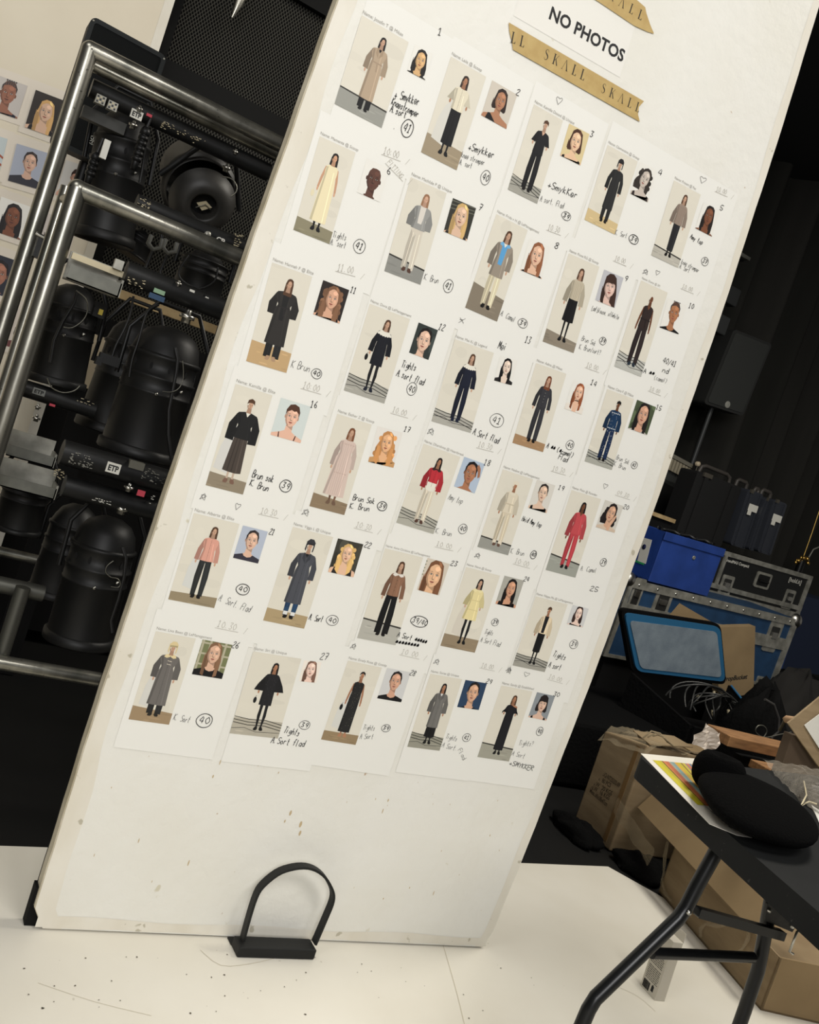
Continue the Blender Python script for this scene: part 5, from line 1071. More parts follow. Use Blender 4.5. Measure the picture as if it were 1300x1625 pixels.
b.tube([O2 + ax * .042 + e1 * -.02, O2 + ax * .046 + e2 * .008, O2 + ax * .042 + e1 * .02 - e2 * .012], .0015, m_wire, 6); b.build('paper_scrap', t)
b = MB(); b.tube([cpt + e1 * (R + .02), cpt + e2 * (R + .03) + e1 * .05, cpt + e2 * (R + .05), cpt + e2 * (R + .03) - e1 * .05, cpt - e1 * (R + .02)], .008, m_blackmetal, 8); b.build('yoke', t)
wire('safety_wire', [(352, 280), (368, 284), (376, 296), (374, 306), (366, 312)], .70, .0018, m_wire, 'thin steel safety wire looped at the right of the round can light', 'wire', None)
wire('safety_wire', [(290, 572), (291, 600), (284, 616), (272, 622), (258, 621)], .50, .0012, m_wire, 'thin steel safety wire on the large middle can light', 'wire')
wire('safety_wire', [(180, 890), (170, 898), (168, 908), (176, 916), (186, 918), (191, 925), (188, 932), (176, 931)], .48, .0012, m_wire, 'thin steel safety wire on the lowest large can light', 'wire')
wire('safety_wire', [(121, 461), (136, 474), (139, 492), (132, 508), (115, 520), (101, 519)], .70, .0016, m_wire, 'thin steel safety wire on the can light behind the front uprights', 'wire')
wire('safety_wire', [(75, 600), (82, 615), (100, 623), (118, 620), (127, 612)], .66, .0016, m_wire, 'thin wire loop hanging below the can light behind the front uprights', 'wire')
wire('power_cable', [(212, 470), (206, 500), (196, 525), (184, 548), (175, 576)], .60, .003, m_cable, 'black cable hanging straight down left of the large middle can light', 'cable')
wire('power_cable', [(252, 484), (236, 492), (228, 510), (220, 540), (210, 570), (205, 598)], .58, .003, m_cable, 'black cable curving down from the third bar to the large can light', 'cable')
wire('power_cable', [(66, 412), (58, 430), (48, 452), (42, 480), (40, 500)], .66, .003, m_cable, 'thin black cable hanging between the left uprights', 'cable')
wire('power_cable', [(300, 405), (284, 430), (290, 446), (316, 458), (340, 446), (346, 424)], .68, .0028, m_cable, 'black cable loop under the second bar', 'cable')
b = MB(); p = onY(170, 570, .59); b.box((p.x - .02, .58, p.z - .012), (p.x + .03, .6, p.z + .012), m_blackmetal); b.box((p.x - .026, .575, p.z - .02), (p.x - .012, .6, p.z), m_blackmetal)
tag(b.build('cable_plug'), 'small black clamp at the end of the straight hanging cable', 'plug')
# barrel connectors and box fittings near the can lights
def connector(px, py, y, n, label):
    p = onY(px, py, y); t = thing('cable_connector', tuple(p), label, 'connector', None)
    b = MB(); prof = []
    for i in range(n): prof += [(i * .014, .013), (i * .014 + .010, .013), (i * .014 + .010, .010), (i * .014 + .014, .010)]
    b.lathe(p, (0, 0, -1), [(-.01, .001)] + [(-.01, .008)] + prof + [(n * .014 + .02, .008), (n * .014 + .02, .001)], m_blackmetal, 14); b.build('housing', t)
    b = MB(); b.tube([p + Vector((0, 0, .005)), p + Vector((.004, 0, .05))], .004, m_cable, 8); b.build('cable_end', t)
connector(231, 208, .80, 6, 'ribbed black connector hanging beside the upper left can light')
connector(152, 248, .86, 4, 'ribbed black connector left of the upper left can light')
b = MB(); p = onY(165, 237, .8); b.box((p.x - .006, .79, p.z - .024), (p.x + .010, .8, p.z + .024), m_white); tag(b.build('small_label'), 'white label plate beside the upper left can light', 'label')
b = MB(); p = onY(159, 492, .7); b.box((p.x - .016, .69, p.z - .02), (p.x + .012, .72, p.z + .018), m_blackmetal); b.box((p.x - .004, .686, p.z - .012), (p.x + .006, .69, p.z + .002), mat('yellow_tag', (196, 176, 70), .6)); tag(b.build('junction_box'), 'small dark junction box with a yellow mark under the middle channel', 'box')
for k, (px, py) in enumerate(((247, 384), (270, 390))):
    p = onY(px, py, .66); b = MB(); b.tube([(p.x - .014, .66, p.z + .012), (p.x - .016, .66, p.z - .01), (p.x, .66, p.z - .02), (p.x + .016, .66, p.z - .008), (p.x + .014, .66, p.z + .014)], .006, mat('grey_hook', (96, 96, 90), .5), 8)
    b.tube([(p.x, .66, p.z - .02), (p.x - .004, .66, p.z - .07), (p.x + .014, .66, p.z - .10)], .004, m_blackmetal, 6)
    tag(b.build('hook_clamp'), 'grey hook clamp hanging below the second bar, %s of the pair' % ('left' if k == 0 else 'right'), 'clamp')
b = MB(); p = onY(155, 577, 1.5); b.box((p.x - .05, 1.5, p.z - .09), (p.x + .06, 1.52, p.z + .09), mat('pale_box', (186, 172, 146), .7)); b.box((p.x - .04, 1.505, 0), (p.x + .05, 1.515, p.z - .09), m_blackskin)
tag(b.build('pale_panel'), 'pale upright panel glimpsed behind the middle can lights', 'panel')

# ------------------------------------------------------------------ far right: speaker on a pole, rods
def boxF(F, dep, name, m, parent=None, bevel=0): b = MB(); b.fbox(F, 0, 0, 1, 1, -dep, 0, m); return b.build(name, parent, bevel)
F = frY((1165, 522), (1226, 546), (1117, 640), 3.3)
t = thing('loudspeaker', F(.4, 1, -.15), 'black loudspeaker with round silver badge raised on a pole before the curtain', 'speaker')
b = MB(); b.prism(rrect(F, 0, 0, 1, 1, .03, 0), F.n * -.18, mat('speaker_case_far', (38, 39, 38), .6)); b.build('cabinet', t)
b = MB(); b.prism(rrect(F, .06, .035, .94, .965, .02, .006), F.n * -.005, mat('speaker_grille_far', (47, 49, 47), .75, bump=.3, bscale=200)); b.build('grille', t)
u, v = F.px(1154, 642); b = MB(); b.lathe(F(u, v, .004), F.n, [(0, .026), (.004, .026), (.006, .018), (.004, .012), (.008, .006), (.008, .001)], m_logo, 20); b.build('round_badge', t)
pt = onY(1129, 650, 3.39); b = MB(); b.tube([(pt.x, pt.y, .05), (pt.x, pt.y, pt.z + .1)], .016, mat('pole_far', (52, 54, 54), .5)); b.build('pole', t)
for k in range(3):
    a = math.radians(90 + 120 * k); b = MB(); b.tube([(pt.x, pt.y, .5), (pt.x + .18 * math.cos(a), pt.y + .18 * math.sin(a), .012)], .011, m_blackmetal, 8); b.build('leg', t)
p = onY(1185, 408, 3.3); b = MB(); b.box((p.x - .12, 3.3, p.z - .012), (p.x + .04, 3.36, p.z + .012), m_chan); b.box((p.x - .5, 3.34, p.z - .02), (p.x + .03, 3.40, p.z + .02), m_blackmetal)
for q in (-.45, ): b.box((p.x + q, 3.35, 0), (p.x + q + .05, 3.40, p.z), m_blackmetal)
tag(b.build('shelf_end'), 'dim metal shelf end behind the tall board edge, above the pole speaker', 'shelf')
for k, (px, py, s_) in enumerate(((1163, 470, 40), (1145, 515, 44))):
    ye = 3.45 - .25 * k; p = onY(px, py, ye); b = MB(); b.box((p.x - .12, ye, p.z - .06), (p.x + .07, ye + .1, p.z + .07), mat('dim_grey_box', (44, 46, 46), .6)); b.box((p.x - .03, ye + .03, 0), (p.x, ye + .07, p.z - .06), m_blackmetal)
    tag(b.build('equipment_box', bevel=.01), 'dim grey equipment box on a post behind the board edge, %s of the two' % ('upper' if k == 0 else 'lower'), 'box')
F = frY((1072, 722), (1107, 741), (1064, 745), 3.2)
t = thing('ribbed_rack', F(.5, 1, 0), 'small pale ribbed rack beside the tall board edge, above the bright blue crate', 'rack')
b = MB(); b.fbox(F, -.3, 0, 1, .25, -.06, 0, mat('dull_beige', (116, 112, 100), .6)); b.build('top_beam', t)
for k in range(9):
    b = MB(); b.fbox(F, -.22 + .13 * k, .3, -.14 + .13 * k, 1.05, -.05, 0, mat('dull_tooth', (150, 142, 122), .6)); b.build('rib', t)
b = MB(); b.fbox(F, -.3, .25, 1, 1.9, -.08, -.03, mat('dull_dark', (46, 48, 46), .7)); b.build('back_plate', t)
b = MB(); b.box((F(0, 1, 0).x, 3.23, 0), (F(1, 1, 0).x, 3.3, F(0, 1.7, 0).z), m_blackskin); b.build('post', t)
p = onY(1106, 736, 3.12); b = MB(); b.lathe(p, (0, -1, 0), [(0, .018), (.02, .018), (.026, .01), (.026, .001)], mat('pale_knob', (190, 176, 150), .5), 12); b.box((p.x - .01, 3.12, p.z - .4), (p.x + .01, 3.14, p.z), m_blackmetal); b.box((p.x - .01, 3.12, 0), (p.x + .01, 3.14, p.z - .38), m_blackmetal)
tag(b.build('knob_post'), 'pale round knob on a thin post below the raised speaker', 'knob')

# ------------------------------------------------------------------ flight cases
def latch(par, F, px, py, w_=.10, h_=.13):
    u, v = F.px(px, py); t = MB(); hw_, hh_ = w_ / 2 / F.W, h_ / 2 / F.H
    t.prism(rrect(F, u - hw_, v - hh_, u + hw_, v + hh_, .012, .006), F.n * -.006, m_alu); o = t.build('butterfly_latch', par)
    b = MB(); b.prism(rrect(F, u - hw_ * .62, v - hh_ * .66, u + hw_ * .62, v + hh_ * .66, .008, .008), F.n * -.002, mat('latch_dish', (60, 60, 58), .4, .6)); b.build('dish', o)
    b = MB(); b.prism(rrect(F, u - hw_ * .4, v - hh_ * .3, u + hw_ * .4, v + hh_ * .1, .005, .016), F.n * -.008, m_silver); b.build('turn_key', o)
def striph(par, F, v0, v1, n1, m, name='aluminium_edging', u0=0, u1=1):
    b = MB(); b.fbox(F, u0, v0, u1, v1, 0, n1, m); b.build(name, par)
YC = 2.2
L_ = frY((1000, 918), (1266, 983), (955, 1040), YC)
t = thing('flight_case', L_(.5, 1, -.3), 'large blue flight case with aluminium edging under the smaller black case', 'flight case')
boxF(L_, .85, 'case_body', m_blueply, t)
striph(t, L_, 0, .10, .012, m_alu); striph(t, L_, .30, .46, .012, m_alu, 'aluminium_band'); striph(t, L_, .96, 1.0, .012, m_alu)
b = MB(); b.fbox(L_, .972, 0, 1, 1, 0, .014, m_alu); b.build('corner_edging', t)
b = MB(); b.fbox(L_, 0, 0, .02, 1, 0, .014, m_alu); b.build('corner_edging', t)
for k in range(10):
    b = MB(); b.lathe(L_(.05 + .1 * k, .05, .012), L_.n, [(0, .008), (.003, .006), (.004, .001)], m_silver, 8); b.build('rivet', t)
latch(t, L_, 1050, 957, .13, .16); latch(t, L_, 1226, 1010, .12, .2); latch(t, L_, 1205, 1085, .08, .1); latch(t, L_, 1009, 944, .08, .2)
for (u, v) in ((0, .02), (1, .03)):
    b = MB(); b.lathe(L_(u, v, .004) - L_.n * .02, L_.n, [(0, .05), (.02, .045), (.04, .02), (.042, .001)], m_silver, 14); b.build('ball_corner', t)
b = MB(); q = L_(0, 1, 0); q2 = L_(1, 1, 0); zb_ = min(q.z, q2.z); b.box((q.x + .05, YC + .02, 0), (q2.x - .03, YC + .8, zb_), m_blackskin); b.build('wheel_board', t)
U = frY((1098, 859), (1289, 915), (1072, 931), YC + .42)
t = thing('flight_case', U(.5, 1, -.3), 'black flight case with white lettering standing on the large blue case', 'flight case')
boxF(U, .5, 'case_body', m_blkply, t)
striph(t, U, -.01, .09, .010, m_alu); striph(t, U, .72, .82, .014, m_alu, 'aluminium_band'); striph(t, U, .88, 1.0, .014, m_alu)
b = MB(); b.fbox(U, .972, 0, 1, 1, 0, .012, m_alu); b.build('corner_edging', t)
b = MB(); b.fbox(U, .265, 0, .285, .8, 0, .012, m_alu); b.build('corner_edging', t)
latch(t, U, 1152, 929, .11, .14); latch(t, U, 1251, 951, .10, .14)
u, v = U.px(1210, 921); hw_, hh_ = .075 / U.W, .055 / U.H
b = MB(); b.prism(rrect(U, u - hw_, v - hh_, u + hw_, v + hh_, .015, .008), U.n * -.008, m_alu); o = b.build('handle_plate', t)
b = MB(); b.prism(rrect(U, u - hw_ * .75, v - hh_ * .7, u + hw_ * .75, v + hh_ * .7, .01, .010), U.n * -.002, m_blackmetal); b.build('recess', o)
b = MB(); b.tube([U(u - hw_ * .55, v + hh_ * .1, .018), U(u + hw_ * .55, v + hh_ * .1, .018)], .010, m_blackmetal, 8); b.build('grip', o)
e1 = U.u.normalized(); e2 = (-U.v).normalized()
b = MB(); put_text(b, 'GrandMA3 Compact', U(*U.px(1150, 890), .004), e1, e2, .235, m_white, bold=.02); b.build('stencilled_words', t)
b = MB(); put_text(b, '[hold.it]', U(*U.px(1251, 922), .004), e1, e2, .13, m_white, bold=.01); b.build('stencilled_mark', t)
F = frY((1272, 945), (1345, 962), (1236, 1060), 2.75)
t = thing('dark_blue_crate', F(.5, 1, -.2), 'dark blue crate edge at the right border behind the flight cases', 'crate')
boxF(F, .4, 'crate_body', mat('dark_blue', (22, 34, 58), .6), t); striph(t, F, 0, 1, .01, mat('blue_edge', (34, 62, 118), .5), 'edge_strip', 0, .05); b = MB(); b.box((F(0, 1, 0).x, 2.76, 0), (F(1, 1, 0).x, 3.1, F(0, 1, 0).z), m_blackskin); b.build('plinth', t)

# blue crate in front of the black case
K = frY((1057, 844), (1150, 871.5), (1029, 922.5), 2.2)
t = thing('blue_crate', K(.5, 1, -.2), 'bright blue plastic crate standing on the flight cases beside the tall board', 'crate')
b = MB(); b.fbox(K, 0, 0, 1, 1, -.012, 0, m_blue); b.build('front_wall', t, .004)
b = MB(); b.fbox(K, 0, 0, .015, 1, -.40, -.012, m_blue); b.build('side_wall', t); b = MB(); b.fbox(K, .985, 0, 1, 1, -.40, -.012, m_blue); b.build('side_wall', t)
b = MB(); b.fbox(K, 0, .97, 1, 1, -.40, -.012, m_blue); b.build('crate_base', t); b = MB(); b.fbox(K, 0, 0, 1, 1, -.412, -.40, m_blue); b.build('rear_wall', t)
b = MB(); b.fbox(K, -.01, -.005, 1.012, .16, 0, .008, m_blue); b.build('rim', t, .003)
u, v = K.px(1101, 885); b = MB(); b.lathe(K(u, v, 0), K.n, [(0, .012), (.004, .012), (.006, .008), (.003, .004), (.003, .001)], m_alu, 14); b.build('rivet', t)
# label on the crate's left side
sd = Frame(K(0, .05, -.40), K(0, .05, -.02), K(0, .95, -.40)); 
if sd.n.x > 0: sd.n = -sd.n
q = [sd.px(*p) for p in ((1021, 853), (1035, 857), (1025, 895), (1012, 890))]
b = MB(); b.prism([sd(max(0, u), v, .002) for u, v in q], sd.n * -.0015, m_white); lb = b.build('side_label', t)
ub, vb = sd.px(1023, 868); b = MB(); b.lathe(sd(ub, vb, .003), sd.n, [(0, .016), (.001, .016), (.001, .001)], mat('navy_print', (26, 32, 70), .6), 16); b.build('printed_disc', lb)
ub, vb = sd.px(1016, 893); b = MB(); b.prism([sd(ub - .1, vb - .02, .003), sd(ub + .1, vb - .02, .003), sd(ub + .1, vb + .02, .003), sd(ub - .1, vb + .02, .003)], sd.n * -.001, mat('green_print', (40, 150, 90), .6)); b.build('green_stripe', lb)
# clutter on the crate
rnd = random.Random(4)
b = MB()
P = [K(.05 + .9 * i / 24, -.02 - .04 * math.sin(i * 1.3) ** 2, -.06 - .05 * math.sin(i * .9)) for i in range(25)]; b.tube(P, .009, m_cable, 8)
P = [K(.1 + .7 * i / 20, .0 - .05 * math.sin(i * 1.1 + 1) ** 2, -.12 - .03 * math.sin(i * 1.9)) for i in range(21)]; b.tube(P, .009, m_cable, 8)
tag(b.build('cable_bundle'), 'black cables lying across the top of the bright blue crate', 'cable')
b = MB(); a_, c_ = onY(1046, 815, 2.66), onY(1072, 828, 2.66); b.box((a_.x - .05, 2.66, c_.z - .012), (c_.x, 2.72, a_.z), m_tan); b.box((a_.x - .05, 2.68, L_(0, 0, 0).z), (c_.x, 2.72, c_.z - .01), m_blackskin)
tag(b.build('wooden_strip'), 'short pale wooden strip behind the bright blue crate', 'strip')

# ------------------------------------------------------------------ hard cases on top
def hardcase(tl, tr, bl, y, dep, label, lab=None, m=m_pelican, ribs=2):
    F = frY(tl, tr, bl, y); t = thing('hard_case', F(.5, 1, -dep / 2), label, 'case', 'hard cases standing on the flight case')
    b = MB(); b.prism(rrect(F, 0, 0, 1, 1, .02, 0), F.n * -dep, m); b.build('shell', t, .006)
    for k in range(ribs):
        u = .2 + .6 * k / max(1, ribs - 1)
        b = MB(); b.fbox(F, u - .04, .03, u + .04, .97, 0, .012, m); b.build('rib', t)
    b = MB(); b.tube([F(.2, 0, -dep * .5), F(.22, -.10, -dep * .5), F(.3, -.13, -dep * .5), F(.78, -.13, -dep * .5), F(.86, -.10, -dep * .5), F(.88, 0, -dep * .5)], .014, mat('case_handle', (62, 58, 54), .5), 10); b.build('handle', t)
    b = MB(); b.fbox(F, .12, -.015, .3, .05, .0, .014, mat('case_latch', (70, 66, 58), .5)); b.build('latch', t)
    if lab:
        u, v = F.px(*lab); hw_, hh_ = .045 / F.W, .024 / F.H
        b = MB(); b.fbox(F, u - hw_, v - hh_, u + hw_, v + hh_, .012, .014, m_white); o = b.build('white_label', t)
        b = MB(); b.fbox(F, u - hw_ * .9, v + hh_, u - hw_ * .1, v + hh_ * 2.2, .012, .014, m_white); b.build('white_label', t)
    return t, F
hardcase((1108, 747), (1178, 774), (1073, 845), 2.80, .16, 'widest hard case, plain black, nearest the tall board', None, mat('matt_black_case', (14, 14, 14), .7), 2)
hardcase((1188, 776), (1212, 785), (1159, 864), 2.76, .3, 'dark grey hard case with white labels, in the middle of the three', (1193, 806))
hardcase((1216, 790), (1225, 793), (1188, 872), 2.72, .26, 'narrow dark hard case squeezed between two labelled ones', None, m_pelican, 1)
hardcase((1229, 792), (1250, 800), (1202, 875), 2.68, .3, 'rightmost dark grey hard case with a small white label', (1231, 822))
# brass lamp base at the right border
b = MB(); p = onY(1273, 890, 3.3); t = thing('brass_lamp', tuple(p), 'small brass lamp with thin curved rods shining at the right border', 'lamp')
for k in range(9):
    a = k * .7; q = p + Vector((.06 * math.cos(a), .03 * math.sin(a), .03 * math.sin(a * 1.7))); b = MB(); b.lathe(q, (0, -1, .3), [(0, .001), (.004, .016), (.012, .018), (.018, .001)], m_brass, 10); b.build('brass_petal', t)
b = MB(); b.tube([p, onY(1290, 842, 3.3), onY(1304, 800, 3.3)], .005, m_brass, 8); b.build('rod', t)
b = MB(); b.tube([onY(1283, 895, 3.28), onY(1284, 884, 3.28), onY(1291, 872, 3.28), onY(1304, 866, 3.28)], .006, m_alu, 8); b.build('rod', t)
b = MB(); b.tube([(p.x, 3.3, .5), p], .03, m_blackmetal, 8); b.tube([(p.x, 3.3, 0), (p.x, 3.3, .6)], .03, m_blackmetal, 8); b.build('post', t)

# ------------------------------------------------------------------ black trunk, bag with blue lid, folder, cables
YT = 1.7
T1 = frY((989, 971), (1141, 994), (1003, 1068), YT)
zt_ = min(T1(0, 1, 0).z, T1(1, 1, 0).z) - .06
b = MB(); b.box((2.15, 1.25, 0), (3.5, 2.05, .30), m_blackcloth)
tag(b.build('storage_trunk', bevel=.02), 'low black trunk in shadow carrying the blue-trimmed bag beside the tall board', 'trunk')
t = thing('cable_bag', (T1(.5, 1, 0).x, YT - .15, .30), 'soft black bag with its grey-lined, blue-trimmed lid standing open', 'bag')
quadp = [(989, 971), (1141, 994), (1149, 1081), (1008, 1064)]
def rq(qd, r, off):
    P = [T1(*T1.px(*q), off) for q in qd]; out = []
    for i in range(4):
        a_, v_, c_ = P[i - 1], P[i], P[(i + 1) % 4]; A_ = v_ + (a_ - v_).normalized() * r; C_2 = v_ + (c_ - v_).normalized() * r
        for k in range(6):
            s_ = k / 5; out.append(A_ * (1 - s_) ** 2 + v_ * 2 * s_ * (1 - s_) + C_2 * s_ ** 2)
    return out
b = MB(); b.prism(rq([(985, 965), (1144, 990), (1153, 1087), (1003, 1068)], .05, 0), T1.n * -.03, m_blackcloth, True); b.build('lid_shell', t, .004)
b = MB(); b.prism(rq(quadp, .045, .012), T1.n * -.012, m_cyan, True); b.build('blue_trim', t, .004)
cxm = [sum(q[i] for q in quadp) / 4 for i in (0, 1)]
inn = [(q[0] + (cxm[0] - q[0]) * .09 + (0), q[1] + (cxm[1] - q[1]) * (.14 if k > 1 else .22)) for k, q in enumerate(quadp)]
b = MB(); b.prism(rq(inn, .03, .016), T1.n * -.004, m_felt); b.build('felt_lining', t)
# open body: sides sloping towards the viewer
bl_, br_ = T1(*T1.px(1006, 1068)), T1(*T1.px(1152, 1086))
fl_, fr_ = onZ(1062, 1150, .42), onZ(1215, 1150, .42)
fl_ = Vector((bl_.x + .05, YT - .42, bl_.z - .10)); fr_ = Vector((br_.x + .05, YT - .42, bl_.z - .12))
z0_ = .30
def wall(a_, c_, name, m=m_blackcloth, th_=.02):
    n_ = Vector((c_.y - a_.y, -(c_.x - a_.x), 0)).normalized() * th_
    b = MB(); b.prism([a_, c_, Vector((c_.x, c_.y, z0_)), Vector((a_.x, a_.y, z0_))], n_, m); b.build(name, t)
wall(fl_, fr_, 'front_wall'); wall(bl_, fl_, 'side_wall'); wall(fr_, br_ + Vector((.02, 0, 0)), 'side_wall')
b = MB(); b.box((fl_.x, YT - .42, z0_), (fr_.x, YT, z0_ + .02), m_blackcloth); b.build('bag_base', t)
b = MB(); b.tube([fr_ + Vector((-.01, .0, .004)), br_ + Vector((.02, -.02, .004))], .006, m_cyan, 8); b.build('blue_piping', t)
b = MB(); b.tube([onZ(1120, 1165, .36), onZ(1150, 1165, .36), onZ(1195, 1166, .36)], .005, m_cyan, 8); tag(b.build('blue_rope'), 'thin blue cord lying in front of the black cable bag', 'cord')
# coiled cables rising out of the bag
cc = (bl_ + br_) * .5 + Vector((.02, -.17, -.06))
ct = thing('coiled_cables', tuple(cc), 'coil of thin black cables with white plugs inside the open bag', 'cable')
for k in range(11):
    r1 = .20 - .009 * k; b = MB(); ph = .02 * k
    P = [cc + Vector((.02 * k - .06 + r1 * math.cos(a), -.04 + .02 * math.sin(k * 2.1) + .05 * math.cos(a * 2 + k), -.02 + (.13 - .006 * k) * math.sin(a))) for a in [math.pi * (.02 + i / 20 * (.96 + ph)) for i in range(21)]]
    b.tube(P, .0045, mat('grey_black_cable', (48, 48, 46), .4), 8); b.build('cable_loop', ct)
for (px, py) in ((1107, 1106), (1131, 1131), (1156, 1130), (1133, 1101)):
    p = onY(px, py, YT - .22 if py > 1110 else YT - .14); b = MB(); b.lathe(p, (.3, -.1, -.9), [(-.015, .004), (-.012, .008), (.008, .008), (.012, .005), (.02, .004), (.02, .001)], m_cream, 10); b.build('white_plug', ct)
# brown cardboard folder leaning against the blue case
Fd = frY((1141, 995), (1199, 994), (1141, 1104), 1.98)
t = thing('cardboard_box', Fd(.5, 1, 0), 'brown cardboard box with printed lettering leaning behind the open bag', 'box')
b = MB(); b.prism([Fd(*Fd.px(*q)) for q in ((1143, 995.5), (1199, 994), (1196, 1101), (1172, 1104.5), (1140, 1100))], Fd.n * -.05, m_card2); b.build('front_panel', t)
b = MB(); b.prism([Fd(*Fd.px(*q), -.01) for q in ((1081.5, 958.5), (1146, 996), (1146, 1010), (1065, 978))], Fd.n * -.006, m_card2); b.build('open_flap', t)
b = MB(); b.box((Fd(0, 1, 0).x, 1.99, .0), (Fd(1, 1, 0).x, 2.04, Fd(.5, 1, 0).z), m_blackskin); b.build('lower_part', t)
b = MB(); u, v = Fd.px(1146, 1081); put_text(b, 'DropBucket', Fd(u, v, .002), (Fd(*Fd.px(1188, 1091)) - Fd(*Fd.px(1146, 1081))).normalized() if False else (Fd(*Fd.px(1188, 1085)) - Fd(*Fd.px(1146, 1090))).normalized(), Vector((-.1, 0, 1)).normalized(), .20, m_ink, bold=.02); b.build('printed_words', t)
# dark soft bags
def lump(name, c, r, label, cat, m=m_blackcloth, seed=0, parent=None, flat=.6, zmin=None):
    rnd = random.Random(seed); b = MB(); nu, nv = 28, 14; vs = []
    ph = [rnd.uniform(0, 6.28) for _ in range(6)]
    for j in range(nv + 1):
        th_ = math.pi * j / nv
        for i in range(nu):
            a = 2 * math.pi * i / nu; k = 1 + .12 * math.sin(3 * a + ph[0]) * math.sin(th_) + .09 * math.sin(5 * a + 3 * th_ + ph[1]) + .05 * math.sin(11 * a + ph[3] + 4 * th_) + .05 * math.sin(7 * th_ + ph[2] + 2 * a)
            z = c[2] + r[2] * math.cos(th_) * k
            if zmin is not None: z = max(z, zmin)
            vs.append((c[0] + r[0] * math.sin(th_) * math.cos(a) * k, c[1] + r[1] * math.sin(th_) * math.sin(a) * k, z))
    b.add(vs, [(j * nu + i, j * nu + (i + 1) % nu, (j + 1) * nu + (i + 1) % nu, (j + 1) * nu + i) for j in range(nv) for i in range(nu)], m, True)
    o = b.build(name, parent)
    if parent is None: tag(o, label, cat)
    return o
p = onY(1222, 1128, .95); slump = lump('black_bag', (p.x, .98, p.z * .5), (.16, .15, p.z * .62), 'soft black bag slumped right of the open cable bag', 'bag', seed=3, zmin=0.0)
p = onY(1275, 1090, 1.9); lump('black_bag', (p.x, 1.9, p.z * .4), (.32, .25, p.z * .7), 'dark bag in shadow at the right border below the flight cases', 'bag', m=mat('brown_black_cloth', (24, 22, 19), .9), seed=5, zmin=0.0)
b = MB(); pr_ = [(1214, 1110), (1228, 1118), (1236, 1140), (1236, 1160), (1224, 1172)]; b.tube([onY(q[0], q[1], .80) for q in pr_], .006, mat('strap_grey', (50, 48, 46), .7), 8); b.build('bag_strap', slump)
b = MB(); pr_ = [(1256, 1162), (1236, 1166), (1218, 1170), (1206, 1168), (1199, 1160), (1203, 1152), (1212, 1152), (1217, 1160), (1212, 1170), (1204, 1178)]; Q = smooth_poly([(onY(a_, c_, .78).x, onY(a_, c_, .78).z) for a_, c_ in pr_]); b.tube([(q[0], .78, q[1]) for q in Q], .003, m_wire, 6); b.build('thin_cord', slump)  # thin loose cord, only parented to the bag

# ------------------------------------------------------------------ cartons on the floor
def vplane(px, py, A_, B_2):
    d = Vector((B_2[0] - A_[0], B_2[1] - A_[1], 0)).normalized(); n = Vector((d.y, -d.x, 0)); r = ray(px, py); t_ = n.dot(Vector((A_[0], A_[1], 0)) - CAM) / n.dot(r); return CAM + r * t_
# left carton: left face on x = 2.19
t = thing('cardboard_carton', (2.4, .8, 0), 'worn cardboard carton with printed lines on its side, left of the folding table', 'carton')
y0, y1, xr_ = .66, .885, 2.62
zt1, zt2 = .425, .385
b = MB(); b.hexa([(2.19, y0, 0), (xr_, y0 - .02, 0), (xr_, y1, 0), (2.19, y1, 0), (2.19, y0, zt1), (xr_, y0 - .02, zt1), (xr_, y1, zt2), (2.185, y1, zt2)], m_card); b.build('carton_body', t, .006)
b = MB(); vs = []
for i in range(25):
    for j in range(17):
        u, v = i / 24, j / 16; vs.append((2.175 + .34 * u, y0 - .02 + (y1 - y0 + .03) * v, zt1 + .010 + .011 * math.sin(u * 9 + v * 5) * math.sin(v * 8 + 3 * u) + .005 * math.sin(u * 31 + v * 17) - (.05 * (1 - u * 8) if u < .125 else 0) - .03 * v))
b.add(vs, [(i * 17 + j, (i + 1) * 17 + j, (i + 1) * 17 + j + 1, i * 17 + j + 1) for i in range(24) for j in range(16)], m_packtape, True); b.build('clear_tape', t)
b = MB(); b.prism([(2.2, y0 + .0, zt1 + .002), (2.40, y0 - .02, zt1 + .03), (2.44, y0 + .12, zt1 + .02), (2.24, y0 + .14, zt1 + .004)], (0, 0, .004), m_card); b.build('top_flap', t)
b = MB(); b.prism([(2.44, y0 + .0, zt1 + .002), (2.60, y0 - .0, zt1 + .012), (2.60, y0 + .10, zt1 + .012), (2.44, y0 + .10, zt1 + .002)], (0, 0, .004), m_card2); b.build('top_flap', t)
b = MB(); n_ = Vector((-1, 0, 0))
for (txt, xa, ya, xb, yb, h_) in (('QTYRSQ-NT25232-09', 948, 1224, 983, 1250, 7), ('C.N.  80 PCS', 944, 1234, 969, 1250, 7), ('G.W.  20 KGS', 941, 1244, 971, 1263, 7), ('N.W.  16 KGS', 938, 1251, 967, 1270, 7), ('Meas.:60x38x47cm', 936, 1257, 963, 1280, 7)):
    A_, B_2 = onX(xa, ya, 2.19), onX(xb, yb, 2.19); e1 = (B_2 - A_).normalized(); e2 = Vector((0, -e1.z, e1.y)); e2 = e2 if e2.z > 0 else -e2
    put_text(b, txt, A_ + n_ * .0015, e1, e2, (B_2 - A_).length, m_cardink, bold=.01, height=.017)
b.build('printed_lines', t)
b = MB(); b.box((2.1885, y0 + .03, .02), (2.19, y0 + .05, zt1 - .02), mat('tape_brown', (132, 104, 68), .35)); b.build('seam_tape', t)
p = onX(990, 1275, 2.19); b = MB(); vs = []
for i in range(9):
    for j in range(4): vs.append((2.17 - .006 * math.sin(i * 2 + j * 1.3) , y0 + .03 - .03 * i, .20 - .01 * i - .02 * j + .006 * math.sin(i * 1.9 + j)))
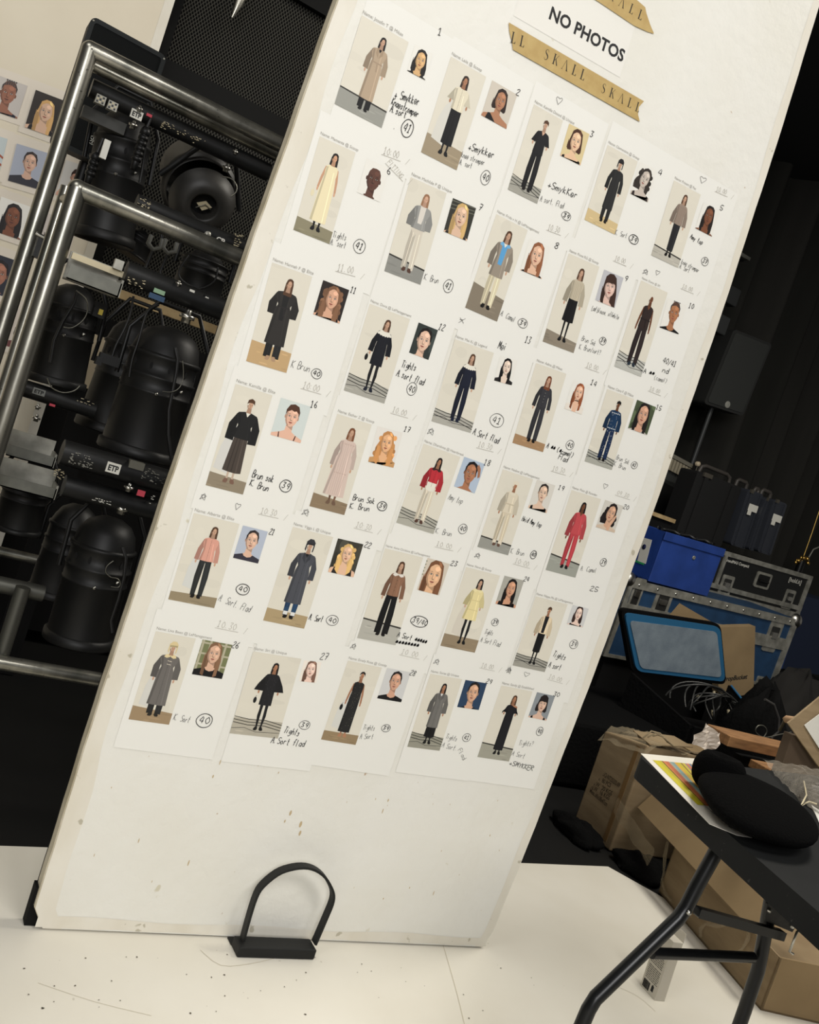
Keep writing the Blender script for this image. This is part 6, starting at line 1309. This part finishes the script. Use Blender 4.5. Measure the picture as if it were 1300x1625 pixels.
b.add(vs, [(i * 4 + j, (i + 1) * 4 + j, (i + 1) * 4 + j + 1, i * 4 + j + 1) for i in range(8) for j in range(3)], m_packtape, True); b.build('loose_tape', t)
b = MB()
for k in range(4):
    q0 = onY(1020 + 8 * k, 1172 - 2 * k, .62); b.tube([q0, onY(1034 + 6 * k, 1160 + 3 * k, .60), onY(1048 + 4 * k, 1164 + 4 * k, .60), onY(1060 + 3 * k, 1178 + 2 * k, .62)], .003, mat('twine', (148, 132, 104), .8), 6)
tag(b.build('torn_twine'), 'torn twine strands on top of the worn left carton', 'twine')
# big carton under the table
A_, B_2 = Vector((2.184, .383, 0)), Vector((1.988, -.245, 0))
tA, tB = vplane(1044.6, 1317, A_, B_2), vplane(1211, 1492, A_, B_2)
dirn = (B_2 - A_).normalized(); per = Vector((-dirn.y, dirn.x, 0)); per = per if per.x > 0 else -per
zt_b = (tA.z + tB.z) / 2 + .04
t = thing('cardboard_carton', tuple((A_ + B_2) / 2 + per * .3), 'large open cardboard carton standing under the folding table with its flap folded out', 'carton')
P0, P1, P2_, P3 = A_, B_2, B_2 + per * .6, A_ + per * .6
tz = lambda v, z: Vector((v.x, v.y, z))
b = MB(); b.prism([P0, P1, tz(P1, tB.z), tz(P0, tA.z)], per * .006, m_card); b.build('long_side', t)
b = MB(); b.prism([P1, P2_, tz(P2_, tB.z + .02), tz(P1, tB.z)], -dirn * .006, m_card2); b.build('end_side', t)
b = MB(); b.prism([P3, P2_, tz(P2_, tB.z + .02), tz(P3, tA.z)], -per * .006, m_card); b.build('long_side', t)
b = MB(); b.prism([P0, P3, tz(P3, tA.z), tz(P0, tA.z)], dirn * .006, m_card); b.build('end_side', t)
b = MB(); b.prism([P0, P1, P2_, P3], (0, 0, .006), m_card); b.build('carton_base', t)
# folded-out flap: free edge towards the viewer, hinge at the top of the long side
out = -per
f0 = onZ(1012, 1281, tA.z + .03); f1 = onZ(1196, 1478, tB.z + .02)
h0, h1 = tz(P0, tA.z) , tz(P1, tB.z)
d0 = vplane(1012, 1281, A_ + out * .0, B_2 + out * .0)
fl0 = tz(P0, tA.z) + out * .02; fl1 = tz(P1, tB.z) + out * .02
g0 = vplane(1040, 1256, A_, B_2); g1 = vplane(1240, 1455, A_, B_2)
g0 = Vector((g0.x, g0.y, g0.z)); e0 = vplane(1012, 1281, A_ - per * .05, B_2 - per * .05); ee1 = vplane(1208, 1492, A_ - per * .05, B_2 - per * .05)
b = MB(); b.prism([e0, ee1, g1, g0], per * .005, m_card2); b.build('folded_flap', t)
DC = onZ(1290, 1608, 0)
def film(name, pts, y_off, wv, label, A0, B0):
    b = MB(); P = [vplane(px, py, A0 - per * y_off, B0 - per * y_off) for px, py in pts]; n = len(P); vs = []
    for i, p in enumerate(P):
        q = P[min(i + 1, n - 1)] - P[max(i - 1, 0)]; side = q.normalized().cross(per).normalized() * wv * (1 + .4 * math.sin(i * 2.3))
        vs += [p + side, p - per * (.006 + .004 * math.sin(i * 1.7)), p - side]
    b.add(vs, [(3 * i + k, 3 * i + k + 1, 3 * i + k + 4, 3 * i + k + 3) for i in range(n - 1) for k in (0, 1)], m_packtape, True); o = b.build(name, t); return o
film('clear_tape', [(1060, 1335), (1056, 1360), (1054, 1385), (1050, 1400), (1056, 1418), (1068, 1432)], .006, .007, '', A_, B_2)
film('clear_tape', [(1112, 1488), (1112, 1474), (1120, 1466), (1138, 1468), (1160, 1464)], .006, .008, '', A_, B_2)
film('clear_tape', [(1190, 1470), (1188, 1490), (1180, 1504), (1172, 1512)], .006, .006, '', A_, B_2)
lump('dark_cloth', (DC.x + .08, DC.y - .06, .0), (.10, .08, .05), 'small dark cloth heap on the floor in the lower right corner', 'cloth', seed=12, zmin=0.0)
# black cloth heap between the cartons
lump('black_cloth', (2.22, .52, .01), (.09, .10, .05), 'crumpled black cloth on the floor between the worn carton and the large carton', 'cloth', seed=8, zmin=0.0)
lump('black_cloth', (2.10, .76, .01), (.06, .13, .05), 'crumpled black cloth on the floor at the foot of the worn left carton', 'cloth', seed=9, zmin=0.0)
# wooden planks and crumpled paper behind the table
pa, pb = onY(1146, 1176, .55), onY(1262, 1194, .50)
zc = (pa.z + pb.z) / 2
t = MB(); t.hexa([(pa.x, .52, zc - .022), (pb.x + .1, .50, zc - .022), (pb.x + .1, .62, zc - .022), (pa.x, .64, zc - .022), (pa.x, .52, zc + .018), (pb.x + .1, .50, zc + .018), (pb.x + .1, .62, zc + .018), (pa.x, .64, zc + .018)], m_wood)
tag(t.build('wooden_plank', bevel=.003), 'rough wooden plank lying behind the hat at the far side of the table', 'plank')
t = MB(); t.box((pa.x + .12, .40, zc - .075), (pb.x + .1, .50, zc - .045), m_wood); tag(t.build('wooden_plank', bevel=.003), 'lower wooden plank directly behind the tabletop edge', 'plank')
b = MB(); b.box((max(2.66, pa.x + .05), .38, 0), (pb.x + .12, .66, zc - .076), m_blackskin); tag(b.build('black_crate'), 'black crate in shadow carrying the wooden planks behind the table', 'crate')
b = MB(); vs = []; C0 = onY(1124, 1172, .50)
for i in range(9):
    for j in range(7):
        u, v = (i / 8 - .5), (j / 6 - .5); k = random.Random(i * 7 + j)
        vs.append(C0 + Vector((u * .11 + v * .02, k.uniform(-.005, .005) + .012 * math.sin(i * 1.1 + j * .9), -u * .02 + v * .075 * (1 - .3 * u) + k.uniform(-.003, .003))))
b.add(vs, [(i * 7 + j, (i + 1) * 7 + j, (i + 1) * 7 + j + 1, i * 7 + j + 1) for i in range(8) for j in range(6)], mat('crumpled_white', (198, 186, 172), .5), False)
o = b.build('crumpled_paper'); sm = o.modifiers.new('thick', 'SOLIDIFY'); sm.thickness = .001; tag(o, 'crumpled pale paper tag behind the black hat', 'paper')
# open carton at the right border
yq = .05
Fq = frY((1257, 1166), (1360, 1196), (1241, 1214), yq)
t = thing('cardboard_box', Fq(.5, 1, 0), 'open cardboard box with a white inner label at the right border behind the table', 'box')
b = MB(); b.fbox(Fq, 0, 0, 1, 4.5, -.03, 0, mat('shaded_kraft', (84, 69, 52), .85, var=(74, 60, 45), scale=6)); b.build('box_body', t)  # cardboard brown darkened: the shade on this face is put into the colour
Fl = [onY(1251, 1148, yq - .02), onY(1322, 1090, yq - .02), onY(1345, 1215, yq - .05), onY(1300, 1217, yq - .04)]
b = MB(); b.prism(Fl, (0, .006, 0), m_card); b.build('open_flap', t)
Fw = [onY(1277, 1151, yq - .03), onY(1330, 1112, yq - .03), onY(1335, 1190, yq - .045), onY(1302, 1190, yq - .045)]
b = MB(); b.prism(Fw, (0, .002, 0), m_white); b.build('white_label', t)
p = onY(1247, 1141, yq + .1); b = MB(); b.lathe(p, (.3, -.9, .2), [(-.01, .001), (0, .012), (.03, .014), (.05, .008), (.055, .001)], mat('pale_peach', (196, 160, 124), .6), 12); b.tube([p, p + Vector((.06, .05, -.05))], .006, m_wire, 6); tag(b.build('small_bulb'), 'small pale object poking up left of the open box at the right border', 'object')

# ------------------------------------------------------------------ folding table
ZTP = .74
ta = onZ(1009, 1205, ZTP); tn = onZ(1300, 1462, ZTP); dl = (tn - ta).normalized(); tb = onZ(1209, 1214, ZTP); dw = (tb - onZ(1024, 1191, ZTP)).normalized()
A0 = onZ(1011, 1197, ZTP); Bn = A0 + dl * 1.5; Cf = A0 + dw * .72; Dn = Bn + dw * .70
t = thing('folding_table', ((A0 + Dn) / 2).x and (float(((A0 + Dn) / 2).x), float(((A0 + Dn) / 2).y), 0), 'dark grey folding table with black tubular legs in the right foreground', 'table')
def corner(P, r, n=5):
    out = []
    for i in range(len(P)):
        a_, v_, c_ = P[i - 1], P[i], P[(i + 1) % len(P)]; A_1 = v_ + (a_ - v_).normalized() * r; C_1 = v_ + (c_ - v_).normalized() * r
        for k in range(n + 1): s_ = k / n; out.append(A_1 * (1 - s_) ** 2 + v_ * 2 * s_ * (1 - s_) + C_1 * s_ ** 2)
    return out
top = corner([A0, Cf, Dn, Bn], .03)
b = MB(); b.prism([Vector((p.x, p.y, ZTP - .042)) for p in top], (0, 0, .042), m_table); b.build('tabletop', t, .006)
Tp = onZ(1150, 1345, .70); 
def leg_plane(px, py):
    r = ray(px, py); t_ = (Tp.y + .004 - CAM.y) / r.y; return CAM + r * t_
lp = [leg_plane(1146, 1330), leg_plane(1106, 1406), leg_plane(1090, 1438), leg_plane(1076, 1458), leg_plane(945, 1584), leg_plane(934, 1602)]
lp = [tz(lp[0], .70)] + lp[1:]; last = lp[-1]; lp.append(Vector((last.x - .03, last.y, .012)))
r_ = .0125
b = MB(); b.tube(lp, r_, m_tube, 16); l1 = b.build('leg', t)
lq = [leg_plane(1206, 1440), leg_plane(1207, 1520), leg_plane(1203, 1540), leg_plane(1183, 1600)]; last = lq[-1]; lq[0] = Vector((lq[0].x, lq[0].y, .70)); lq.append(Vector((last.x + .01, last.y, .012)))
b = MB(); b.tube(lq, r_, m_tube, 16); l2 = b.build('leg', t)
for l, q in ((l1, lp[-1]), (l2, lq[-1])):
    b = MB(); b.lathe((q.x, q.y, 0), (0, 0, 1), [(0, .001), (0, .016), (.03, .0155), (.03, .001)], m_black, 14); b.build('foot_cap', l, origin=(q.x, q.y, 0))
c1, c2 = leg_plane(1036, 1516), leg_plane(1196, 1516); zc_ = (c1.z + c2.z) / 2
b = MB(); b.tube([(c1.x - .004, c1.y, zc_), (c2.x, c2.y, zc_)], .0095, m_tube, 14); b.build('crossbar', t)
s1 = leg_plane(1103, 1444) + Vector((0, -.012, 0)); s2 = leg_plane(1226, 1472) + Vector((0, -.03, 0))
b = MB(); dd = (s2 - s1); b.prism([s1 + Vector((0, 0, .008)), s2 + Vector((0, 0, .008)), s2 - Vector((0, 0, .008)), s1 - Vector((0, 0, .008))], (0, .014, 0), m_tube); b.build('brace', t, .003)
b = MB(); q = leg_plane(1085, 1441) + Vector((0, -r_, 0)); b.lathe(q, (0, -1, 0), [(0, .005), (.003, .0045), (.004, .001)], m_silver, 12); b.build('rivet', t)
b = MB(); g = leg_plane(1207, 1443) + Vector((0, -.016, 0)); b.prism([g + Vector((-.012, 0, .02)), g + Vector((.03, 0, .03)), g + Vector((.09, 0, -.012)), g + Vector((.085, 0, -.03)), g + Vector((0, 0, -.012))], (0, .004, 0), m_blackmetal); br = b.build('hinge_bracket', t)
for (dx, dz) in ((.0, .008), (.078, -.018)):
    b = MB(); q = g + Vector((dx, 0, dz)); b.lathe(q, (0, -1, 0), [(0, .005), (.003, .004), (.004, .001)], m_silver, 10); b.build('rivet', br)
b = MB(); q = leg_plane(1231, 1470) + Vector((0, -.045, 0)); b.tube([q + Vector((.004, 0, .022)), q + Vector((-.006, 0, .018)), q + Vector((-.006, 0, -.020)), q + Vector((.006, 0, -.024))], .0022, m_silver, 8); b.build('locking_ring', t)
# far pair of legs (beyond the frame), so that the table stands
for (du, dv) in ((1.3, .12), (1.3, .55)):
    q = A0 + dl * du + dw * dv; b = MB(); b.tube([(q.x, q.y, .70), (q.x, q.y, .01)], r_, m_tube, 12); b.build('leg', t)

# colour sheet on the table
def onT(px, py, dz=0): return onZ(px, py, ZTP + .0008 + dz)
pq = [onT(1017, 1196), onT(1112, 1205), onT(1245, 1338), onT(1170, 1326), onT(1126, 1308)]
b = MB(); b.prism([p for p in pq], (0, 0, .0006), mat('poster_paper', (226, 221, 208), .45)); sh1 = tag(b.build('printed_sheet'), 'white sheet printed with yellow and orange stripes lying on the folding table under the hat', 'paper sheet')
s00, s10, s01, s11 = onT(1036, 1206, .001), onT(1104, 1213, .001), onT(1107, 1277, .001), onT(1165, 1283, .001)
cols = [(196, 184, 30), (186, 172, 34), (40, 40, 34), (196, 120, 60), (180, 96, 60), (150, 156, 140), (120, 150, 150), (206, 160, 60), (190, 176, 40), (120, 70, 50), (196, 180, 60), (150, 110, 130), (206, 120, 60), (90, 120, 150), (196, 150, 80), (120, 60, 60)]
b = MB(); n = len(cols); wts = [1.6, 1.2, .3, .8, 1.2, .8, 1.0, 1.0, 1.2, .4, 1.0, .6, .8, .8, .8, .8]; tot = sum(wts); acc = 0
for i, c in enumerate(cols):
    u0, u1 = acc / tot, (acc + wts[i]) / tot; acc += wts[i]
    b.add([s00.lerp(s10, u0), s00.lerp(s10, u1), s01.lerp(s11, u1), s01.lerp(s11, u0)], [(0, 1, 2, 3)], mat('stripe_%d' % i, c, .5))
b.build('colour_stripes', sh1)
b = MB()
for i in range(5):
    a_, c_ = onT(1120 + 11 * i, 1280 + 1.5 * i, .001), onT(1162 + 12 * i, 1314 + 2 * i, .001); d = (c_ - a_).normalized().cross(Vector((0, 0, 1))) * .0012
    b.add([a_ - d, a_ + d, c_ + d, c_ - d], [(0, 1, 2, 3)], mat('faint_blue_print', (120, 136, 142), .6))
b.build('printed_lines', sh1)
# hat: crown and broad soft brim, one soft body
def softell(b, c, a1, a2, a3, dent=0, nu=40, nv=20, seed=0):
    vs = []
    for j in range(nv + 1):
        th_ = math.pi * j / nv
        for i in range(nu):
            a = 2 * math.pi * i / nu; k = 1 + .03 * math.sin(3 * a + seed) + .02 * math.sin(5 * a + 2 * th_)
            v = Vector(c) + (Vector(a1) * math.cos(a) + Vector(a2) * math.sin(a)) * (math.sin(th_) ** .8 * k) + Vector(a3) * (math.cos(th_) * (1 if j > 3 else 1 - dent * (1 - j / 4)))
            vs.append(v)
    b.add(vs, [(j * nu + i, j * nu + (i + 1) % nu, (j + 1) * nu + (i + 1) % nu, (j + 1) * nu + i) for j in range(nv) for i in range(nu)], m_hat, True)
P1_, P2h = onZ(1112, 1234, .765), onZ(1296, 1338, .765); maj = (P2h - P1_) / 2; cen = (P1_ + P2h) / 2
mn = (onZ(1232, 1254, .765) - onZ(1178, 1306, .765)) / 2; mn = Vector((mn.x, mn.y, 0))
t = thing('felt_hat', (cen.x, cen.y, ZTP), 'black wool hat with a round crown and long drooping brim lying on the striped sheet', 'hat')
b = MB(); softell(b, (cen.x, cen.y, ZTP + .030), maj, mn * .95, Vector((0, 0, .028))); b.build('brim', t)
Cc = onZ(1140, 1224, .782); e1 = R_.copy(); e1.z = 0; e1 = e1.normalized() * .050; e2h = Vector((-e1.y, e1.x, 0)) * .8
b = MB(); softell(b, (Cc.x, Cc.y, ZTP + .040), e1, e2h, Vector((0, 0, .040)), dent=.35, seed=2); b.build('crown', t)
# clear plastic bag with dark contents on the table
t = thing('plastic_bag', tuple(onZ(1270, 1240, ZTP)), 'clear plastic bag holding dark cords, at the right end of the folding table', 'bag')
q = [onZ(1209, 1207, ZTP + .004), onZ(1330, 1228, ZTP + .03), onZ(1340, 1330, ZTP + .03), onZ(1262, 1268, ZTP + .004)]
b = MB(); vs = []; NN = 14
for i in range(NN + 1):
    for j in range(NN + 1):
        u, v = i / NN, j / NN; p = q[0].lerp(q[1], u).lerp(q[3].lerp(q[2], u), v); k = random.Random(i * 31 + j)
        vs.append(p + Vector((0, 0, .022 * math.sin(math.pi * min(1, u * 1.2)) * math.sin(math.pi * v) + .004 * math.sin(i * 1.9 + j * .8) * math.sin(j * 1.3 - i * .6) + .004)))
b.add(vs, [(i * (NN + 1) + j, (i + 1) * (NN + 1) + j, (i + 1) * (NN + 1) + j + 1, i * (NN + 1) + j + 1) for i in range(NN) for j in range(NN)], m_plastic, True); b.build('clear_film', t)
for k in range(5):
    b = MB(); a_ = onZ(1272 + 5 * k, 1262 - 4 * k, ZTP + .01); c_ = onZ(1330 + 5 * k, 1300 - 10 * k, ZTP + .012); b.tube([a_, a_.lerp(c_, .5) + Vector((0, 0, .006)), c_], .007, m_cable, 8)
    tag(b.build('rubber_cable'), 'black rubber cord bundled inside the clear plastic bag', 'cord', 'cords in the plastic bag')
b = MB(); a_ = onZ(1276, 1240, ZTP + .03); b.tube([a_, onZ(1280, 1262, ZTP + .032), onZ(1272, 1278, ZTP + .034), onZ(1284, 1272, ZTP + .034), onZ(1296, 1276, ZTP + .032)], .0016, m_cream, 6); b.build('twist_tie', t)
b = MB(); b.prism([onT(1288, 1278), onT(1340, 1312), onT(1340, 1345), onT(1300, 1306)], (0, 0, .0008), m_paper); tag(b.build('paper_scrap'), 'white paper corner between hat and plastic bag at the right border', 'paper')

# ------------------------------------------------------------------ small white carton on the floor under the table
A_ = onZ(1016, 1563, 0); B_2 = onZ(1039, 1588, 0); e = (B_2 - A_); per2 = Vector((-e.y, e.x, 0)).normalized(); per2 = per2 if per2.x > 0 else -per2
hgt = .150; lean = Vector((.030, .030, 0))
bt = [A_, B_2, B_2 + per2 * .034, A_ + per2 * .034]
t = thing('small_carton', tuple((A_ + B_2) / 2 + per2 * .017), 'small white product carton with bar code standing on the floor under the table', 'carton')
m_wc = mat('white_carton', (206, 200, 186), .5)
b = MB(); b.hexa([*bt, *[p + lean + Vector((0, 0, hgt)) for p in bt]], m_wc); b.build('carton_body', t, .001)
b = MB(); b.prism([bt[2] + lean + Vector((0, 0, hgt)), bt[3] + lean + Vector((0, 0, hgt)), bt[3] + lean * 1.3 + Vector((0.0, 0, hgt + .022)), bt[2] + lean * 1.3 + Vector((0, 0, hgt + .022))], per2 * .001, m_wc); b.build('open_flap', t)
Ff = Frame(A_ + lean + Vector((0, 0, hgt)), B_2 + lean + Vector((0, 0, hgt)), A_)
b = MB(); m_pr = mat('grey_print', (96, 92, 84), .6); rnd = random.Random(2)
for r in range(16):
    v = .34 + .030 * r
    if r in (7,): continue
    x = .12
    while x < .84:
        w_ = rnd.uniform(.06, .16); b.fbox(Ff, x, v, min(x + w_, .88), v + .012, .0, .0005, m_pr); x += w_ + .03
b.build('small_print', t)
b = MB(); x = .10
while x < .52:
    w_ = rnd.choice((.012, .02, .03)); b.fbox(Ff, x, .84, x + w_, .97, 0, .0006, m_ink); x += w_ + rnd.choice((.012, .02))
b.build('bar_code', t)
b = MB(); b.fbox(Ff, .62, .84, .76, .93, 0, .0006, m_ink); b.fbox(Ff, .66, .825, .72, .84, 0, .0006, m_ink); b.build('bottle_mark', t)

# scuffs and small dirt on the white floor covering
for k, (pts, wd_) in enumerate((([(700, 1490), (712, 1530), (726, 1580), (738, 1630)], .002), ([(318, 1508), (350, 1532), (395, 1530), (440, 1520)], .0015), ([(60, 1560), (150, 1590), (240, 1612)], .001), ([(965, 1560), (1010, 1580), (1040, 1605)], .0012))):
    b = crease(pts, wd_); tag(b.build('floor_scuff'), ('fine crease line in the floor covering below the board, toward the picture centre', 'faint scuff on the floor covering below the left part of the board', 'faint scratch on the floor covering at the lower left', 'faint scuff on the floor covering near the small white carton')[k], 'scuff')
rnd = random.Random(21); b = MB(); m_dirt = mat('floor_dirt', (96, 88, 74), .9)
for i in range(46):
    p = onZ(rnd.uniform(10, 900), rnd.uniform(1515, 1620), 0); r = rnd.uniform(.0008, .0028); a0 = rnd.uniform(0, 6)
    b.add([(p.x + r * rnd.uniform(.5, 1.2) * math.cos(a0 + q), p.y + r * rnd.uniform(.4, 1.2) * math.sin(a0 + q), .0012) for q in (0, 1, 2, 3, 4, 5)], [(0, 1, 2, 3, 4, 5)], m_dirt)
o = tag(b.build('floor_grit'), 'scattered specks of dirt on the off-white floor covering', 'dirt'); o['kind'] = 'stuff'
rnd = random.Random(5); b = MB(); m_st = mat('rust_stain', (190, 170, 134), .8)
for i in range(30):
    x, z = rnd.uniform(.08, 1.12), rnd.uniform(.10, .42); r = rnd.uniform(.0010, .0032); l = rnd.uniform(.8, 2.6)
    b.add([(x + r * .5 * math.cos(q), -.0006, z + r * l * math.sin(q)) for q in (0, 1.05, 2.1, 3.14, 4.2, 5.25)], [(0, 1, 2, 3, 4, 5)], m_st)
for (px, py, r) in ((461, 1290, .005), (477, 1308, .006), (476, 1322, .005), (452, 1303, .003), (447, 1380, .004), (338, 1232, .003), (616, 1270, .003)):
    p = onY(px, py, 0); b.add([(p.x + r * .6 * math.cos(q), -.0006, p.z + r * 1.4 * math.sin(q)) for q in (0, 1.05, 2.1, 3.14, 4.2, 5.25)], [(0, 1, 2, 3, 4, 5)], m_st)
o = b.build('paint_stains', board); o['kind'] = 'stuff'; o['label'] = 'small brown stains on the lower part of the board'
